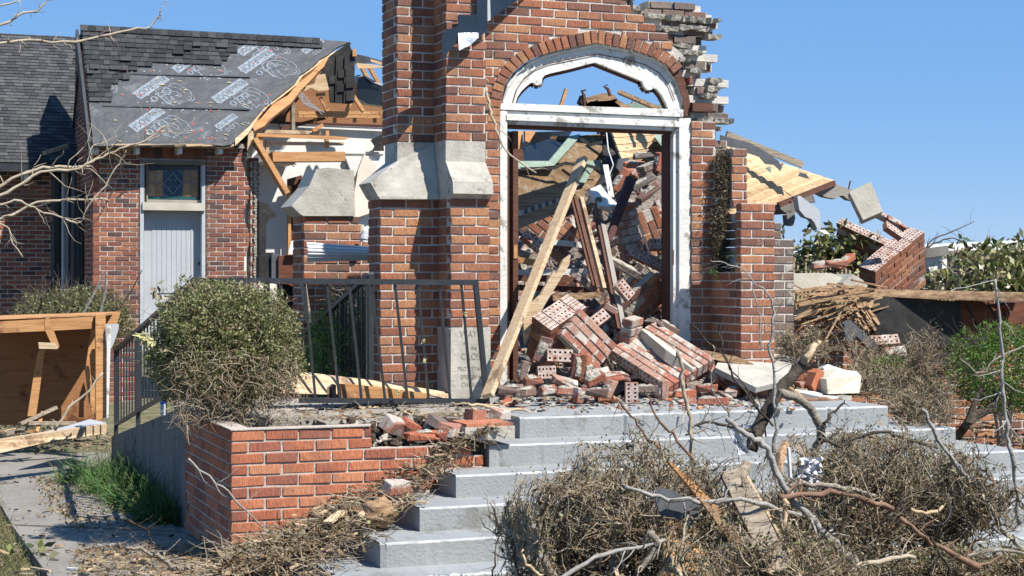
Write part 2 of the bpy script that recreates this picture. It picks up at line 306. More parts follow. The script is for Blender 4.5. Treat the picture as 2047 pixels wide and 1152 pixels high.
SLATE = mat('grey_slate_sheet', [(.085,.09,.10),(.14,.145,.155)], scale=5, bump=.4, bscale=20, rough=.8, stain=((.28,.28,.27), 11, .68))
CLOTH = mat('white_torn_cloth', [(.60,.61,.63),(.78,.78,.78)], scale=8, bump=.6, bscale=12, rough=.8, stain=((.30,.30,.31), 9, .60), bdist=.03)
BLACKHOLE = mat('black_window_glass', [(.01,.012,.014),(.02,.023,.026)], scale=3, bump=0, rough=.15, spec=.5)
TAN_W = mat('tan_ribbed_metal', [(.42,.35,.21),(.50,.43,.28)], scale=3, bump=0, rough=.6)
RED_MASS = mat('reddish_stained_boards', [(.10,.035,.02),(.20,.07,.035)], scale=4, stretch=(1, 1, 3), bump=.4, bscale=10, rough=.8)

# ------------------------------------------------------------------ bricks
BL, BD, BH, CO = .193, .092, .056, .068
def brick_geo(L, D=BD, H=BH, ch=.0035, jit=.002, rnd=random):
    vs = []; x, y, z = L/2, D/2, H/2
    vi = {}
    for sx in (-1, 1):
        for sy in (-1, 1):
            for sz in (-1, 1):
                j = [rnd.uniform(-jit, jit) for _ in range(3)]
                for ax in range(3):
                    p = [sx*(x-ch), sy*(y-ch), sz*(z-ch)]; p[ax] += ch*(sx, sy, sz)[ax]
                    vi[(sx, sy, sz, ax)] = len(vs); vs.append((p[0]+j[0], p[1]+j[1], p[2]+j[2]))
    fs = []
    for s in (-1, 1):
        o = [(-1, -1), (1, -1), (1, 1), (-1, 1)]
        if s < 0: o = o[::-1]
        fs.append(tuple(vi[(s, a, b, 0)] for a, b in o)); fs.append(tuple(vi[(b, s, a, 1)] for a, b in o)); fs.append(tuple(vi[(a, b, s, 2)] for a, b in o))
    for a in (-1, 1):
        for b in (-1, 1):
            fs.append((vi[(a, b, -1, 0)], vi[(a, b, 1, 0)], vi[(a, b, 1, 1)], vi[(a, b, -1, 1)]))
            fs.append((vi[(a, -1, b, 0)], vi[(a, 1, b, 0)], vi[(a, 1, b, 2)], vi[(a, -1, b, 2)]))
            fs.append((vi[(-1, a, b, 1)], vi[(1, a, b, 1)], vi[(1, a, b, 2)], vi[(-1, a, b, 2)]))
            for c in (-1, 1): fs.append((vi[(a, b, c, 0)], vi[(a, b, c, 1)], vi[(a, b, c, 2)]))
    return vs, fs
def holed_geo(L=BL, D=BD, H=BH):
    """brick with two rows of five cores open in its bed face"""
    vs = []; fs = []; nx, ny = 5, 2; r = .0095; TOP = []
    def V(p): vs.append(p); return len(vs)-1
    for i in range(nx):
        for j in range(ny):
            x0, x1 = -L/2+L*i/nx, -L/2+L*(i+1)/nx; y0, y1 = -D/2+D*j/ny, -D/2+D*(j+1)/ny; cx, cy = (x0+x1)/2, (y0+y1)/2
            O = [V(p) for p in [(x0,y0,H/2),(cx,y0,H/2),(x1,y0,H/2),(x1,cy,H/2),(x1,y1,H/2),(cx,y1,H/2),(x0,y1,H/2),(x0,cy,H/2)]]
            I = [V((cx+r*math.cos(-2.356+k*.785), cy+r*math.sin(-2.356+k*.785), H/2)) for k in range(8)]
            Bo = [V((vs[q][0], vs[q][1], -H*.3)) for q in I]
            for k in range(8):
                k2 = (k+1) % 8; fs.append((O[k], O[k2], I[k2], I[k])); fs.append((I[k], I[k2], Bo[k2], Bo[k]))
            fs.append(tuple(Bo)); TOP.extend([1]*0)
    b = len(vs); x, y, z = L/2, D/2, H/2
    vs += [(-x,-y,-z),(x,-y,-z),(x,y,-z),(-x,y,-z),(-x,-y,z),(x,-y,z),(x,y,z),(-x,y,z)]
    for f in [(3,2,1,0),(0,1,5,4),(1,2,6,5),(2,3,7,6),(3,0,4,7)]: fs.append(tuple(b+i for i in f))
    return vs, fs
_bm = {}
def brick_mesh(m, kind=0):
    k = (m.name, kind)
    if k not in _bm:
        rr = random.Random(hash(kind) if not isinstance(kind, int) else kind)
        if kind == 'holed': vs, fs = holed_geo()
        elif kind == 'broken':
            vs, fs = brick_geo(BL*.55, jit=.012, rnd=random.Random(3))
        elif isinstance(kind, int) and kind >= 10:
            vs, fs = brick_geo(BL, jit=.007, ch=.007, rnd=rr)
            for _ in range(2):
                c = rr.randrange(8)
                for q in range(3*c, 3*c+3): x, y, z = vs[q]; vs[q] = (x*rr.uniform(.72, .92), y*rr.uniform(.6, .9), z*rr.uniform(.6, .9))
            nb0 = len(fs)
            for s_ in ((1, -1) if kind % 2 else (1,)):
                x0 = rr.uniform(-.08, -.02); x1 = rr.uniform(.02, .08); n_ = 5; b0_ = len(vs)
                for i in range(n_+1):
                    x = x0+(x1-x0)*i/n_
                    for (yy, zz) in ((-.042, 0), (-.036, .010), (.0, .014), (.036, .009), (.042, 0)): vs.append((x+rr.uniform(-.006, .006), yy*rr.uniform(.7, 1), s_*(BH/2-.003+zz*rr.uniform(.4, 1.3)*(0 if i in (0, n_) else 1))))
                for i in range(n_):
                    for k_ in range(4):
                        a = b0_+i*5+k_; q = (a, a+5, a+6, a+1); fs.append(q if s_ < 0 else q[::-1])
        else: vs, fs = brick_geo(BL, rnd=random.Random(kind))
        me = new_mesh('brick', vs, fs); me.materials.append(m); _bm[k] = me
        if isinstance(kind, int) and kind >= 10:
            me.materials.append(MORTAR_L)
            for q in me.polygons[nb0:]: q.material_index = 1
        if kind == 'holed':
            me.materials.append(BED)
            for q in me.polygons:
                if q.normal.z > .9 and q.center.z > BH*.45: q.material_index = 1
    return _bm[k]
class Brickwork:
    """collects bricks of one thing; the ones that show largest become objects, the rest one joined part"""
    def __init__(s, root, cap=295, core=MORTAR): s.root = root; s.items = []; s.cap = cap; s.core = MB(); s.cm = core
    def add(s, M, length, m, kind=None): s.items.append((M, length, m, kind if kind is not None else random.randrange(5)))
    def face(s, origin, u, n, z0, z1, iv, m, depth=.1, bond=0., ragged=False, core_in=.007, back=None, jit=.0015):
        u = Vector(u); n = Vector(n); origin = Vector(origin); rows = int(round((z1-z0)/CO))
        for r in range(rows):
            zc = z0+(r+.5)*CO; ints = iv(zc)
            for a, b in ints:
                st = math.floor((a-bond)/(.204))*.204+bond+(.102 if r % 2 else 0)-.204
                x = st; lo, hi = 9e9, -9e9
                while x < b:
                    p, q = x+.006, x+.198
                    if ragged:
                        ok = (p+q)/2 > a-.02 and (p+q)/2 < b+.02 and random.random() > .03
                    else:
                        p, q = max(p, a+(.0 if p-a<.02 else .003)), min(q, b-.001); ok = q-p > .025
                    if ok:
                        lo = min(lo, p-.01); hi = max(hi, q+.01)
                        c = origin+u*((p+q)/2)+Vector((0, 0, zc-origin.z))-n*(BD/2+random.uniform(-jit, jit)*2)
                        M = Matrix((u, -n, Vector((0, 0, 1)))).transposed().to_4x4()
                        if ragged: M = M @ Matrix.Rotation(random.uniform(-.02, .02), 4, 'Z') @ Matrix.Rotation(random.uniform(-.012, .012), 4, 'Y')
                        M.translation = c; s.add(M, q-p, m)
                    x += .204
                if hi > lo:
                    if not ragged: lo, hi = a+.008, b-.008
                    M = Matrix((u, -n, Vector((0, 0, 1)))).transposed().to_4x4(); M.translation = origin-Vector((0, 0, origin.z))
                    hh = CO/2-(.004 if ragged else 0)
                    s.core.box((lo, core_in, zc-hh), (hi, back or depth, zc+hh), M)
    def finish(s, names='brick'):
        def key(it):
            x, y, z = proj(it[0].translation); vis = -60 < x < 2107 and -30 < y < 1182
            return (0 if vis else 1, z-it[1]*6)
        its = sorted(s.items, key=key); b = root_loc(s.root); T = Matrix.Translation(-b)
        for M, l, m, k in its[:s.cap]:
            o = bpy.data.objects.new(names, brick_mesh(m, k)); col.objects.link(o); o.parent = s.root
            o.matrix_local = T @ M @ Matrix.Diagonal((l/BL, 1, 1, 1))
        rest = its[s.cap:]; bym = {}
        for M, l, m, k in rest: bym.setdefault(m.name, []).append((M, l, m))
        if rest:
            mb = MB(); ms = []
            for nm, L in bym.items():
                ms.append(L[0][2])
                for M, l, m in L: vs, fs = brick_geo(l); mb.add(vs, fs, M, len(ms)-1)
            part('bricks_beyond', mb, ms, s.root, stuff=True)
        if s.core.v: part('mortar', s.core, s.cm, s.root)
def scan(poly):
    def f(z):
        xs = []
        for i in range(len(poly)):
            (x0, z0), (x1, z1) = poly[i], poly[(i+1) % len(poly)]
            if (z0 <= z) != (z1 <= z): xs.append(x0+(z-z0)/(z1-z0)*(x1-x0))
        xs.sort(); return [(xs[i], xs[i+1]) for i in range(0, len(xs)-1, 2)]
    return f
def cut(f, g):
    def h(z):
        out = f(z)
        for a, b in g(z):
            nx = []
            for p, q in out:
                if b <= p or a >= q: nx.append((p, q)); continue
                if a > p: nx.append((p, a))
                if b < q: nx.append((b, q))
            out = nx
        return [i for i in out if i[1]-i[0] > .02]
    return h
def const(a, b): return lambda z: [(a, b)]

# ------------------------------------------------------------------ the setting: ground, walk, steps
LZ = .825; RI = .1375; TR = .334; SX0, SX1, SY0 = 3.97, 6.77, 10.36
rr_ = random.Random(5)
gm = MB(); nx = 60
xs = [-60+2*i for i in range(30)]+[i*.5 for i in range(0, 30)]+[15+3*i for i in range(40)]
ys = [i*.5-1 for i in range(0, 70)]+[34+6*i for i in range(60)]
for y in ys:
    for x in xs:
        flat = 0 if (-1 < x < 11 and y < 34) else 1
        gm.v.append((x, y, (noise.noise(Vector((x*.6, y*.6, 0)))*.02-.03) if not flat else -.03+noise.noise(Vector((x*.03, y*.03, 1)))*.3*min(1, max(0, y-30)/60)))
for j in range(len(ys)-1):
    for i in range(len(xs)-1): a = j*len(xs)+i; gm.f.append((a, a+1, a+1+len(xs), a+len(xs))); gm.mi.append(0)
o = solo('ground', gm, GROUND, kind='structure', base=(0, 0, 0), smooth=True)
# far ground beyond, out to the horizon
m = MB(); m.box((-900, 385, -.6), (1200, 1500, -.35)); solo('ground', m, GROUND, kind='structure', base=(0, 385, -.6))
# soil around the church
m = MB(); m.prism([(3.4, 12.6, .0), (13, 12.2, 0), (16, 30, 0), (4, 24, 0)], (0, 0, .02)); solo('soil', m, SOIL, kind='structure')
# walk on the left, two slabs with a joint
wk = MB(); rt = 1.9
a = [G(45, 1122, .015), G(0, 985, .015)]
for (q, w_) in (((G(118, 1180, .02), (G(25, 1051, .02)), G(372, 1066, .02), G(470, 1180, .02)), 0), ((G(24, 1048, .02), G(-60, 905, .02), G(215, 905, .02), G(250, 960, .02), G(300, 1020, .02), G(366, 1061, .02)), 1)):
    s_ = MB(); s_.prism([Vector((p.x, p.y, .02)) for p in q], (0, 0, -.07)); solo('walkway', s_, WALK, kind='structure')
# steps: six treads, each a slab wider than the one above
steps = thing('entrance_steps', 'broad pale blue-grey painted concrete steps rising to the ruined doorway', 'steps', (5.37, 10.0, 0))
for i in range(7):
    x0, x1, y0 = SX0-TR*i, SX1+TR*i, SY0-TR*i; z = LZ-RI*i
    s_ = MB()
    yb = 12.75 if i == 0 else SY0-TR*(i-1)+.05
    # front strip with worn, slightly uneven nosing
    n = 150; pf = []; 
    for k in range(n+1):
        x = x0+(x1-x0)*k/n; d = noise.noise(Vector((x*4, i*3.1, 0)))*.004+max(0, noise.noise(Vector((x*23, i*7.7, 3)))-.25)*.03; pf.append((x, d))
    prof = [(0, z-RI-.02), (0, z-.012), (.003, z-.004), (.012, z)]
    vs = []; 
    for x, d in pf:
        for py_, pz_ in prof: vs.append((x, y0+py_+d, pz_+(d*.5 if pz_ > z-.02 else 0)))
        vs.append((x, yb, z))
    m5 = len(prof)+1
    fs = [(k*m5+j, (k+1)*m5+j, (k+1)*m5+j+1, k*m5+j+1) for k in range(n) for j in range(m5-1)]
    s_.add(vs, fs); s_.mi = [1 if (q % (m5-1)) in (1, 2) else 0 for q in range(len(fs))]
    s_.add([(x0, y0, z-RI-.02), (x0, yb, z-RI-.02), (x0, yb, z), (x0, y0, z-.008)], [(0, 3, 2, 1)])
    s_.add([(x1, y0, z-RI-.02), (x1, yb, z-RI-.02), (x1, yb, z), (x1, y0, z-.008)], [(0, 1, 2, 3)])
    if i:                                            # wings of the tread running back along both sides
        for (a_, b_) in ((x0, x0+TR+.03), (x1-TR-.03, x1)):
            s_.box((a_, yb-.001, z-RI-.02), (b_, 12.3-(0 if i > 1 else 0), z-.0015))
    part('landing' if i == 0 else 'step', s_, [PAINT_C, PAINT_E], steps)
# unpainted concrete walk behind the left planter, up to the tower, and its kerb
m = MB(); m.box((2.1, 10.98, .2), (3.96, 12.6, .822)); solo('side_landing', m, CONC, kind='structure')
m = MB(); m.box((2.75, 10.66, .5), (3.93, 10.98, .80)); solo('concrete_kerb', m, CONC, kind='structure')
# ramp wall left of the planter: top falls away towards the back
rw = MB(); rw.prism([(2.04, 11.63, -.05), (2.04, 15.6, -.05), (2.04, 15.6, .30), (2.04, 11.9, .835), (2.04, 11.63, .835)], (.17, 0, 0))
solo('ramp_wall', rw, CONC_D, 'stained grey concrete ramp wall sloping down behind the brick planter', 'wall')
m = MB(); m.prism([(2.21, 12.6, .78), (3.45, 12.6, .78), (3.45, 15.8, .2), (2.21, 15.8, .2)], (0, 0, -.2)); solo('ramp', m, CONC, kind='structure')

# ------------------------------------------------------------------ left planter
pl = thing('brick_planter', 'low orange-red brick planter beside the steps with a broken corner', 'planter', (2.76, 10.8, 0))
bw = Brickwork(pl, cap=290, core=MORTAR_O)
PZ = LZ+.005-CO*12
def ivp(z):
    if z > PZ+CO*11: return [(2.01, 2.01+.86)]
    if z > PZ+CO*10: return [(2.01, 2.01+.865)]
    if z > PZ+CO*9: return [(2.01, 3.52)]
    return [(2.01, 3.60-.25*max(0, (.5-z)))]
bw.face((0, 10.03, 0), (1, 0, 0), (0, -1, 0), PZ, PZ+CO*12, ivp, B_PLANT, bond=2.01-.102)
bw.face((2.01, 0, 0), (0, -1, 0), (-1, 0, 0), PZ, PZ+CO*12, const(-11.63, -10.03-.0), B_PLANT, bond=-10.03)
bw.face((0, 11.63, 0), (-1, 0, 0), (0, 1, 0), PZ+CO*9, PZ+CO*12, const(-2.9, -2.02), B_PLANT)
bw.finish()
cap_ = MB()
cap_.prism([(2.005, 10.025, LZ+.006), (2.86, 10.02, LZ+.006), (2.90, 10.13, LZ+.006), (2.13, 10.13, LZ+.006), (2.13, 11.64, LZ+.006), (2.005, 11.64, LZ+.006)], (0, 0, .007))
part('mortar_cap', cap_, MORTAR_O, pl)
so_ = MB()
n = 26
for j in range(n+1):
    for i in range(n+1):
        x = 2.12+1.42*i/n; y = 10.12+.56*j/n if x > 2.7 else 10.12+1.5*j/n
        z = .73+noise.noise(Vector((x*7, y*7, 0)))*.03-(.05 if x > 2.85 else 0)
        so_.v.append((x, y, z))
for j in range(n):
    for i in range(n): a = j*(n+1)+i; so_.f.append((a, a+1, a+n+2, a+n+1)); so_.mi.append(0)
part('soil', so_, SOIL, pl, smooth=True)

cb = MB()
for k in range(420):
    x = random.uniform(2.84, 3.6); y = random.uniform(10.09, 10.64); s_ = random.uniform(.008, .04); vs, fs = brick_geo(s_*1.4, s_*1.1, s_, ch=s_*.15, jit=s_*.25)
    cb.add(vs, fs, Matrix.Translation((x, y, .70+random.random()*.05+max(0, y-10.3)*.22)) @ Matrix.Rotation(random.uniform(0, 6), 4, 'Z') @ Matrix.Rotation(random.uniform(-1, 1), 4, 'X'), random.choice([0, 0, 0, 1]))
part('soil_clods', cb, [SOIL, MORTAR_L], pl, stuff=True)

# ------------------------------------------------------------------ ruined church front: piers, wall, arch
cf = thing('ruined_church_front', 'torn-open red brick church front with pointed doorway arch, buttresses and ragged right edge', 'church', (5.3, 12.2, LZ))
bw = Brickwork(cf, cap=290)
b0 = LZ; LOW = b0+CO*22                              # 2.32: underside of the caps
STT = b0+CO*8.0                                      # top of the cornerstone
UP0 = LOW+.43; UP1 = UP0+CO*25
X3, X4, X5 = 3.54, 3.99, 4.30
def FR(Y): return (0, Y, 0)
# lower left piers
bw.face(FR(11.84), (1,0,0), (0,-1,0), STT, LOW, const(X4, X5), B_TOWER, bond=X4-.1, depth=.3)
bw.face((X4,0,0), (0,-1,0), (-1,0,0), STT, LOW, const(-12.14, -11.935), B_TOWER, bond=-11.84)
bw.face(FR(12.14), (1,0,0), (0,-1,0), b0-.07, LOW, const(X3, X4+.02), B_TOWER, bond=X3, depth=.3)
bw.face((X3,0,0), (0,-1,0), (-1,0,0), b0-.07, LOW, const(-12.46, -12.235), B_TOWER, bond=-12.14)
# upper left piers
bw.face(FR(11.95), (1,0,0), (0,-1,0), UP0, UP1, const(X4, 4.31), B_TOWER, bond=X4, depth=.3)
bw.face((X4,0,0), (0,-1,0), (-1,0,0), UP0, UP1, const(-12.24, -12.045), B_TOWER, bond=-11.95)
bw.face(FR(12.24), (1,0,0), (0,-1,0), UP0, UP1, const(3.70, X4+.02), B_TOWER, bond=3.70-.1, depth=.3)
bw.face((3.70,0,0), (0,-1,0), (-1,0,0), UP0, UP1, const(-12.63, -12.335), B_TOWER, bond=-12.24)
# main wall: outline traced as real wall coordinates at y = 12.35
YW = 12.35
def wz(px, py): p = W(px, py, YW); return (p.x, p.z)
arch_out = [(976,232),(979,200),(986,170),(1003,135),(1030,108),(1070,88),(1110,75),(1195,59),(1250,71),(1300,87),(1342,108),(1362,128),(1378,160),(1387,200),(1387,232)]
arch_in = [(1001,232),(1002,205),(1010,170),(1028,143),(1055,122),(1080,111),(1115,102),(1192,87),(1260,100),(1305,113),(1335,133),(1355,160),(1368,195),(1372,232)]
AO = [wz(*p) for p in arch_out]; AI = [wz(*p) for p in arch_in]
doorhole = scan([(AO[0][0], 3.02)]+AO+[(AO[-1][0], 3.02)])
front = scan([wz(*p) for p in [(960,-80),(1240,-80),(1243,12),(1262,14),(1262,32),(1287,32),(1287,48),(1311,48),(1311,67),(1336,67),(1336,84),(1345,84),(1345,112),(1385,160),(1390,236),(1390,240),(960,240)]])
bw.face(FR(YW), (1,0,0), (0,-1,0), 3.0+.021, 3.0+.021+CO*20, cut(front, doorhole), B_TOWER, bond=4.31, depth=.11)
bw.face(FR(YW), (1,0,0), (0,-1,0), b0, b0+CO*32, const(4.31, 4.57), B_TOWER, bond=4.36, depth=.35)
# wall right of the door, then the lower shaded return
XR0, XR1 = XY(1382, YW), XY(1432, YW)
bw.face(FR(YW), (1,0,0), (0,-1,0), b0, b0+CO*32, const(XR0, XR1), B_TOWER, bond=XR0, depth=.35)
zr = W(1450, 560, YW).z
bw.face((0,YW+.02,0), (1,0,0), (0,-1,0), b0, b0+CO*14, const(XR1-.02, 6.50), B_TOWER, bond=XR0, depth=.3)
# ragged wall core beside the vines, behind the missing face bricks
rag = scan([(XR1-.02, 1.75),(6.50,1.75),(6.55,2.0),(6.47,2.3),(6.62,2.45),(6.66,2.76),(6.60,2.85),(6.50,2.95),(6.42,3.0),(XR1-.02,3.0)])
bw.face((0,YW+.13,0), (1,0,0), (0,-1,0), b0+CO*13, b0+CO*32, rag, B_GREY, ragged=True, depth=.2, bond=6.2)
# a patch of red brick above the right buttress
bw.face((0,12.20,0), (1,0,0), (0,-1,0), LOW-.02, LOW-.02+CO*7, const(XY(1463,12.2), XY(1494,12.2)), B_TOWER, bond=6.51, depth=.25, ragged=False)
# right buttress: front, shaded left face, and the set back pier to its right
XB0, XB1, XB2 = 6.39, 6.70, 7.09
bw.face(FR(11.84), (1,0,0), (0,-1,0), b0-.07, b0-.07+CO*15, const(XB0, XB1), B_TOWER, bond=XB0, depth=.3)
bw.face(FR(11.84), (1,0,0), (0,-1,0), b0-.07+CO*15, b0-.07+CO*23, const(XB0, XB1), B_TOWER, bond=XB0+.102, depth=.085)
bw.face((XB0,0,0), (0,-1,0), (-1,0,0), b0-.07, b0+CO*14, const(-12.36, -11.935), B_TOWER, bond=-11.84)
bw.face((XB0+.13,0,0), (0,-1,0), (-1,0,0), b0+CO*14, b0+CO*21, const(-12.5, -11.96), B_GREY, bond=-11.9, ragged=True, jit=.02)
bw.face(FR(12.22), (1,0,0), (0,-1,0), b0-.07, LOW-.16, lambda z: [(XB1, XB2-(.12 if z > LOW-.3 else 0))], B_GREY, bond=XB1, depth=.3)
# inner wythe of the wall above the arch, torn along the right edge
inner = scan([wz(*p) for p in [(1200,-60),(1262,-60),(1262,6),(1330,12),(1335,4),(1400,6),(1402,14),(1436,16),(1436,50),(1420,60),(1418,78),(1402,100),(1424,112),(1424,138),(1410,150),(1430,150),(1450,152),(1450,168),(1425,172),(1430,190),(1462,192),(1462,215),(1456,236),(1392,236),(1380,180),(1345,120),(1200,80)]])
bw.face((0,YW+.095,0), (1,0,0), (0,-1,0), 3.0+.021, 3.0+.021+CO*19, cut(inner, scan(AO)), B_GREY, bond=4.36, ragged=True, depth=.19, jit=.014)
bw.face((0,YW+.20,0), (1,0,0), (0,-1,0), 3.0+.021, 3.0+.021+CO*14, cut(inner, scan(AO)), B_GREY, bond=4.26, ragged=True, depth=.1, jit=.02)
bw.finish()
# mortar left hanging in slabs on the torn edge
ml = MB()
for (x0_, x1_, y_) in [(1262,1284,15),(1284,1326,30),(1330,1400,34),(1360,1436,38),(1306,1352,56),(1355,1416,54),(1340,1378,90),(1348,1400,103),(1352,1376,118),(1410,1440,72),(1415,1440,160),(1398,1430,190),(1392,1424,238),(1424,1460,240),(1400,1440,256),(1410,1435,176),(1376,1400,140)]:
    a_ = W(x0_, y_, YW+.07); b_ = W(x1_, y_, YW+.07); n = max(3, int((b_.x-a_.x)/.03))
    vs = []; fs = []
    for i in range(n+1):
        x = a_.x+(b_.x-a_.x)*i/n; h = .014+.014*random.random(); dz = random.uniform(-.012, .008)
        yo = YW+.03+random.uniform(-.02, .03)
        vs += [(x, yo, a_.z-h+dz), (x, yo-.01, a_.z+h*.6), (x, yo+.15, a_.z+h*.6), (x, yo+.15, a_.z-h)]
    for i in range(n):
        for k in range(4): fs.append((4*i+k, 4*i+4+k, 4*i+4+(k+1) % 4, 4*i+(k+1) % 4))
    fs += [(0,1,2,3), (4*n+3, 4*n+2, 4*n+1, 4*n)]
    ml.add(vs, fs); part('hanging_mortar', ml, MORTAR_L, cf); ml = MB()
# arch of radial bricks
def resample(pts, n):
    P = [Vector((a, 0, b)) for a, b in pts]; d = [0]
    for i in range(1, len(P)): d.append(d[-1]+(P[i]-P[i-1]).length)
    out = []
    for k in range(n+1):
        t = d[-1]*k/n; i = max(j for j in range(len(d)) if d[j] <= t+1e-9); i = min(i, len(P)-2)
        s_ = (t-d[i])/(d[i+1]-d[i]); q = P[i].lerp(P[i+1], s_); out.append((q.x, q.z))
    return out
def smooth_(pts, it=2, keep=()):
    for _ in range(it):
        o_ = [pts[0]]
        for i in range(1, len(pts)-1):
            if pts[i] in keep: o_.append(pts[i]); continue
            o_.append(tuple((pts[i-1][k]+2*pts[i][k]+pts[i+1][k])/4 for k in (0, 1)))
        pts = o_+[pts[-1]]
    return pts
nA = 37; ro = resample(AO, nA*2); ri = resample(AI, nA*2)
ab = MB()
for k in range(nA):
    o1, i1 = ro[2*k+1], ri[2*k+1]
    if wz(1362, 128)[0] < o1[0]: continue
    c = Vector(((o1[0]+i1[0])/2, YW+.042, (o1[1]+i1[1])/2)); rad = Vector((o1[0]-i1[0], 0, o1[1]-i1[1])); L = rad.length*.93; rad.normalize()
    tg = Vector((ro[2*k+2][0]-ro[2*k][0]+ri[2*k+2][0]-ri[2*k][0], 0, ro[2*k+2][1]-ro[2*k][1]+ri[2*k+2][1]-ri[2*k][1])); wd = tg.length/2*.84; tg.normalize()
    M = Matrix((rad, Vector((0, 1, 0)), tg)).transposed().to_4x4()
    if M.determinant() < 0: M = Matrix((rad, Vector((0, 1, 0)), tg)).transposed().to_4x4()
    M.translation = c-cf.location
    o = bpy.data.objects.new('arch_brick', brick_mesh(B_TOWER, k % 5)); col.objects.link(o); o.parent = cf
    o.matrix_local = M @ Matrix.Diagonal((L/BL, 1.05, wd/BH, 1))
am = MB()
kk = [i for i in range(2*nA+1) if ro[i][0] < wz(1358, 128)[0]]
def out_(i, d=.07): v = Vector((ro[i][0]-5.41, 0, ro[i][1]-2.9)).normalized()*d; return (ro[i][0]+v.x, YW+.012, ro[i][1]+v.z)
am.prism([out_(i, .07 if 6 < i else .0) for i in kk]+[(ri[i][0], YW+.012, ri[i][1]) for i in reversed(kk)], (0, .2, 0))
part('arch_mortar', am, MORTAR, cf)
# rusted steel lintel showing where the arch bricks fell
lm = MB(); kk = [i for i in range(2*nA+1) if ro[i][0] >= wz(1340, 110)[0]]
def offs(p, q, t): return (p[0]+(q[0]-p[0])*t, p[1]+(q[1]-p[1])*t)
lm.prism([(offs(ri[i], ro[i], .75)[0], YW+.03, offs(ri[i], ro[i], .75)[1]) for i in kk]+[(ri[i][0], YW+.03, ri[i][1]) for i in reversed(kk)], (0, .12, 0))
a_ = W(1384, 206, YW); b_ = W(1424, 224, YW); lm.box((a_.x, YW-.01, b_.z), (b_.x, YW+.1, a_.z))
part('rusted_lintel', lm, WOOD_DK, cf)
# stone caps on the left buttresses
sc = MB()
# front pier: upper block, sloped weathering, projecting lip
x0, x1 = X4, 4.31
pr = [(11.95, UP0), (11.95, UP0-.155), (11.79, UP0-.31), (11.775, UP0-.40), (11.84, UP0-.43), (12.34, UP0-.43), (12.34, UP0)]
n = len(pr); sc.prism([(x0+.001, y, z) for y, z in pr], (x1-x0-.008, 0, 0))
part('stone_cap', sc, STONE, cf, label='pale limestone cap with sunlit sloping top')
sc = MB()
pts = [(X4-.002, 12.22, UP0), (3.70, 12.22, UP0), (3.70, 12.22, UP0-.14), (3.455, 12.22, UP0-.315), (3.51, 12.22, UP0-.41), (3.53, 12.22, UP0-.435), (X4-.002, 12.22, UP0-.43)]
sc.prism([(x, 12.09 if (z < UP0-.2) else 12.22, z) for x, y, z in pts], (0, .33, 0))
part('stone_cap', sc, STONE, cf, label='weathered limestone cap sloping out to the left')
cs = MB(); cs.box((X4+.002, 11.835, LZ-.02), (X5+.002, 12.15, STT-.001)); cs.box((X4-.006, 11.85, LZ-.02), (X4+.001, 12.135, STT-.001))
cst = part('cornerstone', cs, STONE, cf, label='inscribed pale limestone block at the foot of the buttress')
LETTER = mat('engraved_letters', [(.24,.22,.185),(.33,.30,.26)], scale=20, bump=0)
def text_mesh(body, size, M, m, parent, name='lettering', font_x=1.0, ext=.0008, align='CENTER'):
    cu = bpy.data.curves.new('t', 'FONT'); cu.body = body; cu.size = size; cu.extrude = ext; cu.align_x = align; cu.resolution_u = 2
    t = bpy.data.objects.new('t', cu); col.objects.link(t); dg = bpy.context.evaluated_depsgraph_get(); dg.update()
    me = bpy.data.meshes.new_from_object(t.evaluated_get(dg)); bpy.data.objects.remove(t); bpy.data.curves.remove(cu)
    me.materials.clear(); me.materials.append(m); me.name = name
    me.transform(Matrix.Diagonal((font_x, 1, 1, 1)))
    o = bpy.data.objects.new(name, me); col.objects.link(o); o.parent = parent
    o.matrix_local = Matrix.Translation(-root_loc(parent)) @ M
    return o
for body, s_, zz, xx in [('WAY', .075, 1.315, 4.13), ('of', .035, 1.265, 4.10), ('the', .045, 1.225, 4.17), ('CROSS', .075, 1.15, 4.16), ('PROTESTANT', .045, 1.07, 4.155), ('EPISCOPAL', .045, 1.01, 4.155), ('CHURCH', .05, .95, 4.155)]:
    M = Matrix.Translation((xx, 11.8338, zz-.02)) @ Matrix.Rotation(R(90), 4, 'X'); text_mesh(body, s_, M, LETTER, cst, font_x=.8)

# ------------------------------------------------------------------ door frame with tracery panel
df = thing('church_door_frame', 'chipped white wooden frame of the church door under a pointed cusped fanlight arch', 'door frame', (5.4, 12.45, LZ))
YF = 12.41
def wf(px, py): p = W(px, py, YF); return Vector((p.x, YF, p.z))
ain = smooth_([tuple((wf(*p).x, wf(*p).z)) for p in arch_in], 1, keep=[(wf(1192,87).x, wf(1192,87).z)])
hole = [(1030,207),(1034,195),(1042,183),(1052,173),(1061,166),(1067,165),(1072,170),(1079,170),(1084,165),(1084,158),(1089,151),(1100,147),(1140,138),(1190,125),(1225,139),(1270,157),(1284,163),(1287,172),(1294,180),(1302,180),(1306,176),(1313,178),(1323,190),(1331,205),(1337,219)]
hp = [wf(*p) for p in hole]
pn = MB(); pn.prism([Vector((x, YF, z)) for x, z in ain], (0, .045, 0), holes=[hp[::-1]])
part('tracery_panel', pn, WHITE, df)
# raised outer moulding following the arch
md = MB(); P_ = [Vector((x, YF-.012, z)) for x, z in ain]
c_ = Vector((5.41, YF, 3.0)); md.tube([p+(c_-p).normalized()*.012 for p in P_], .014, 6)
md.tube([p+(c_-p).normalized()*.085 for p in P_[1:-1]], .0035, 5, mi=1)
part('moulding', md, [WHITE, WOOD_DK], df)
# dark weathered edge behind the cusps
ed = MB()
for i in range(len(hp)-1):
    a, b = hp[i]+Vector((0, .046, 0)), hp[i+1]+Vector((0, .046, 0)); ed.bar(a, b, .05, .012, up=(0, 1, 0))
part('inner_edge', ed, WOOD_DK, df)
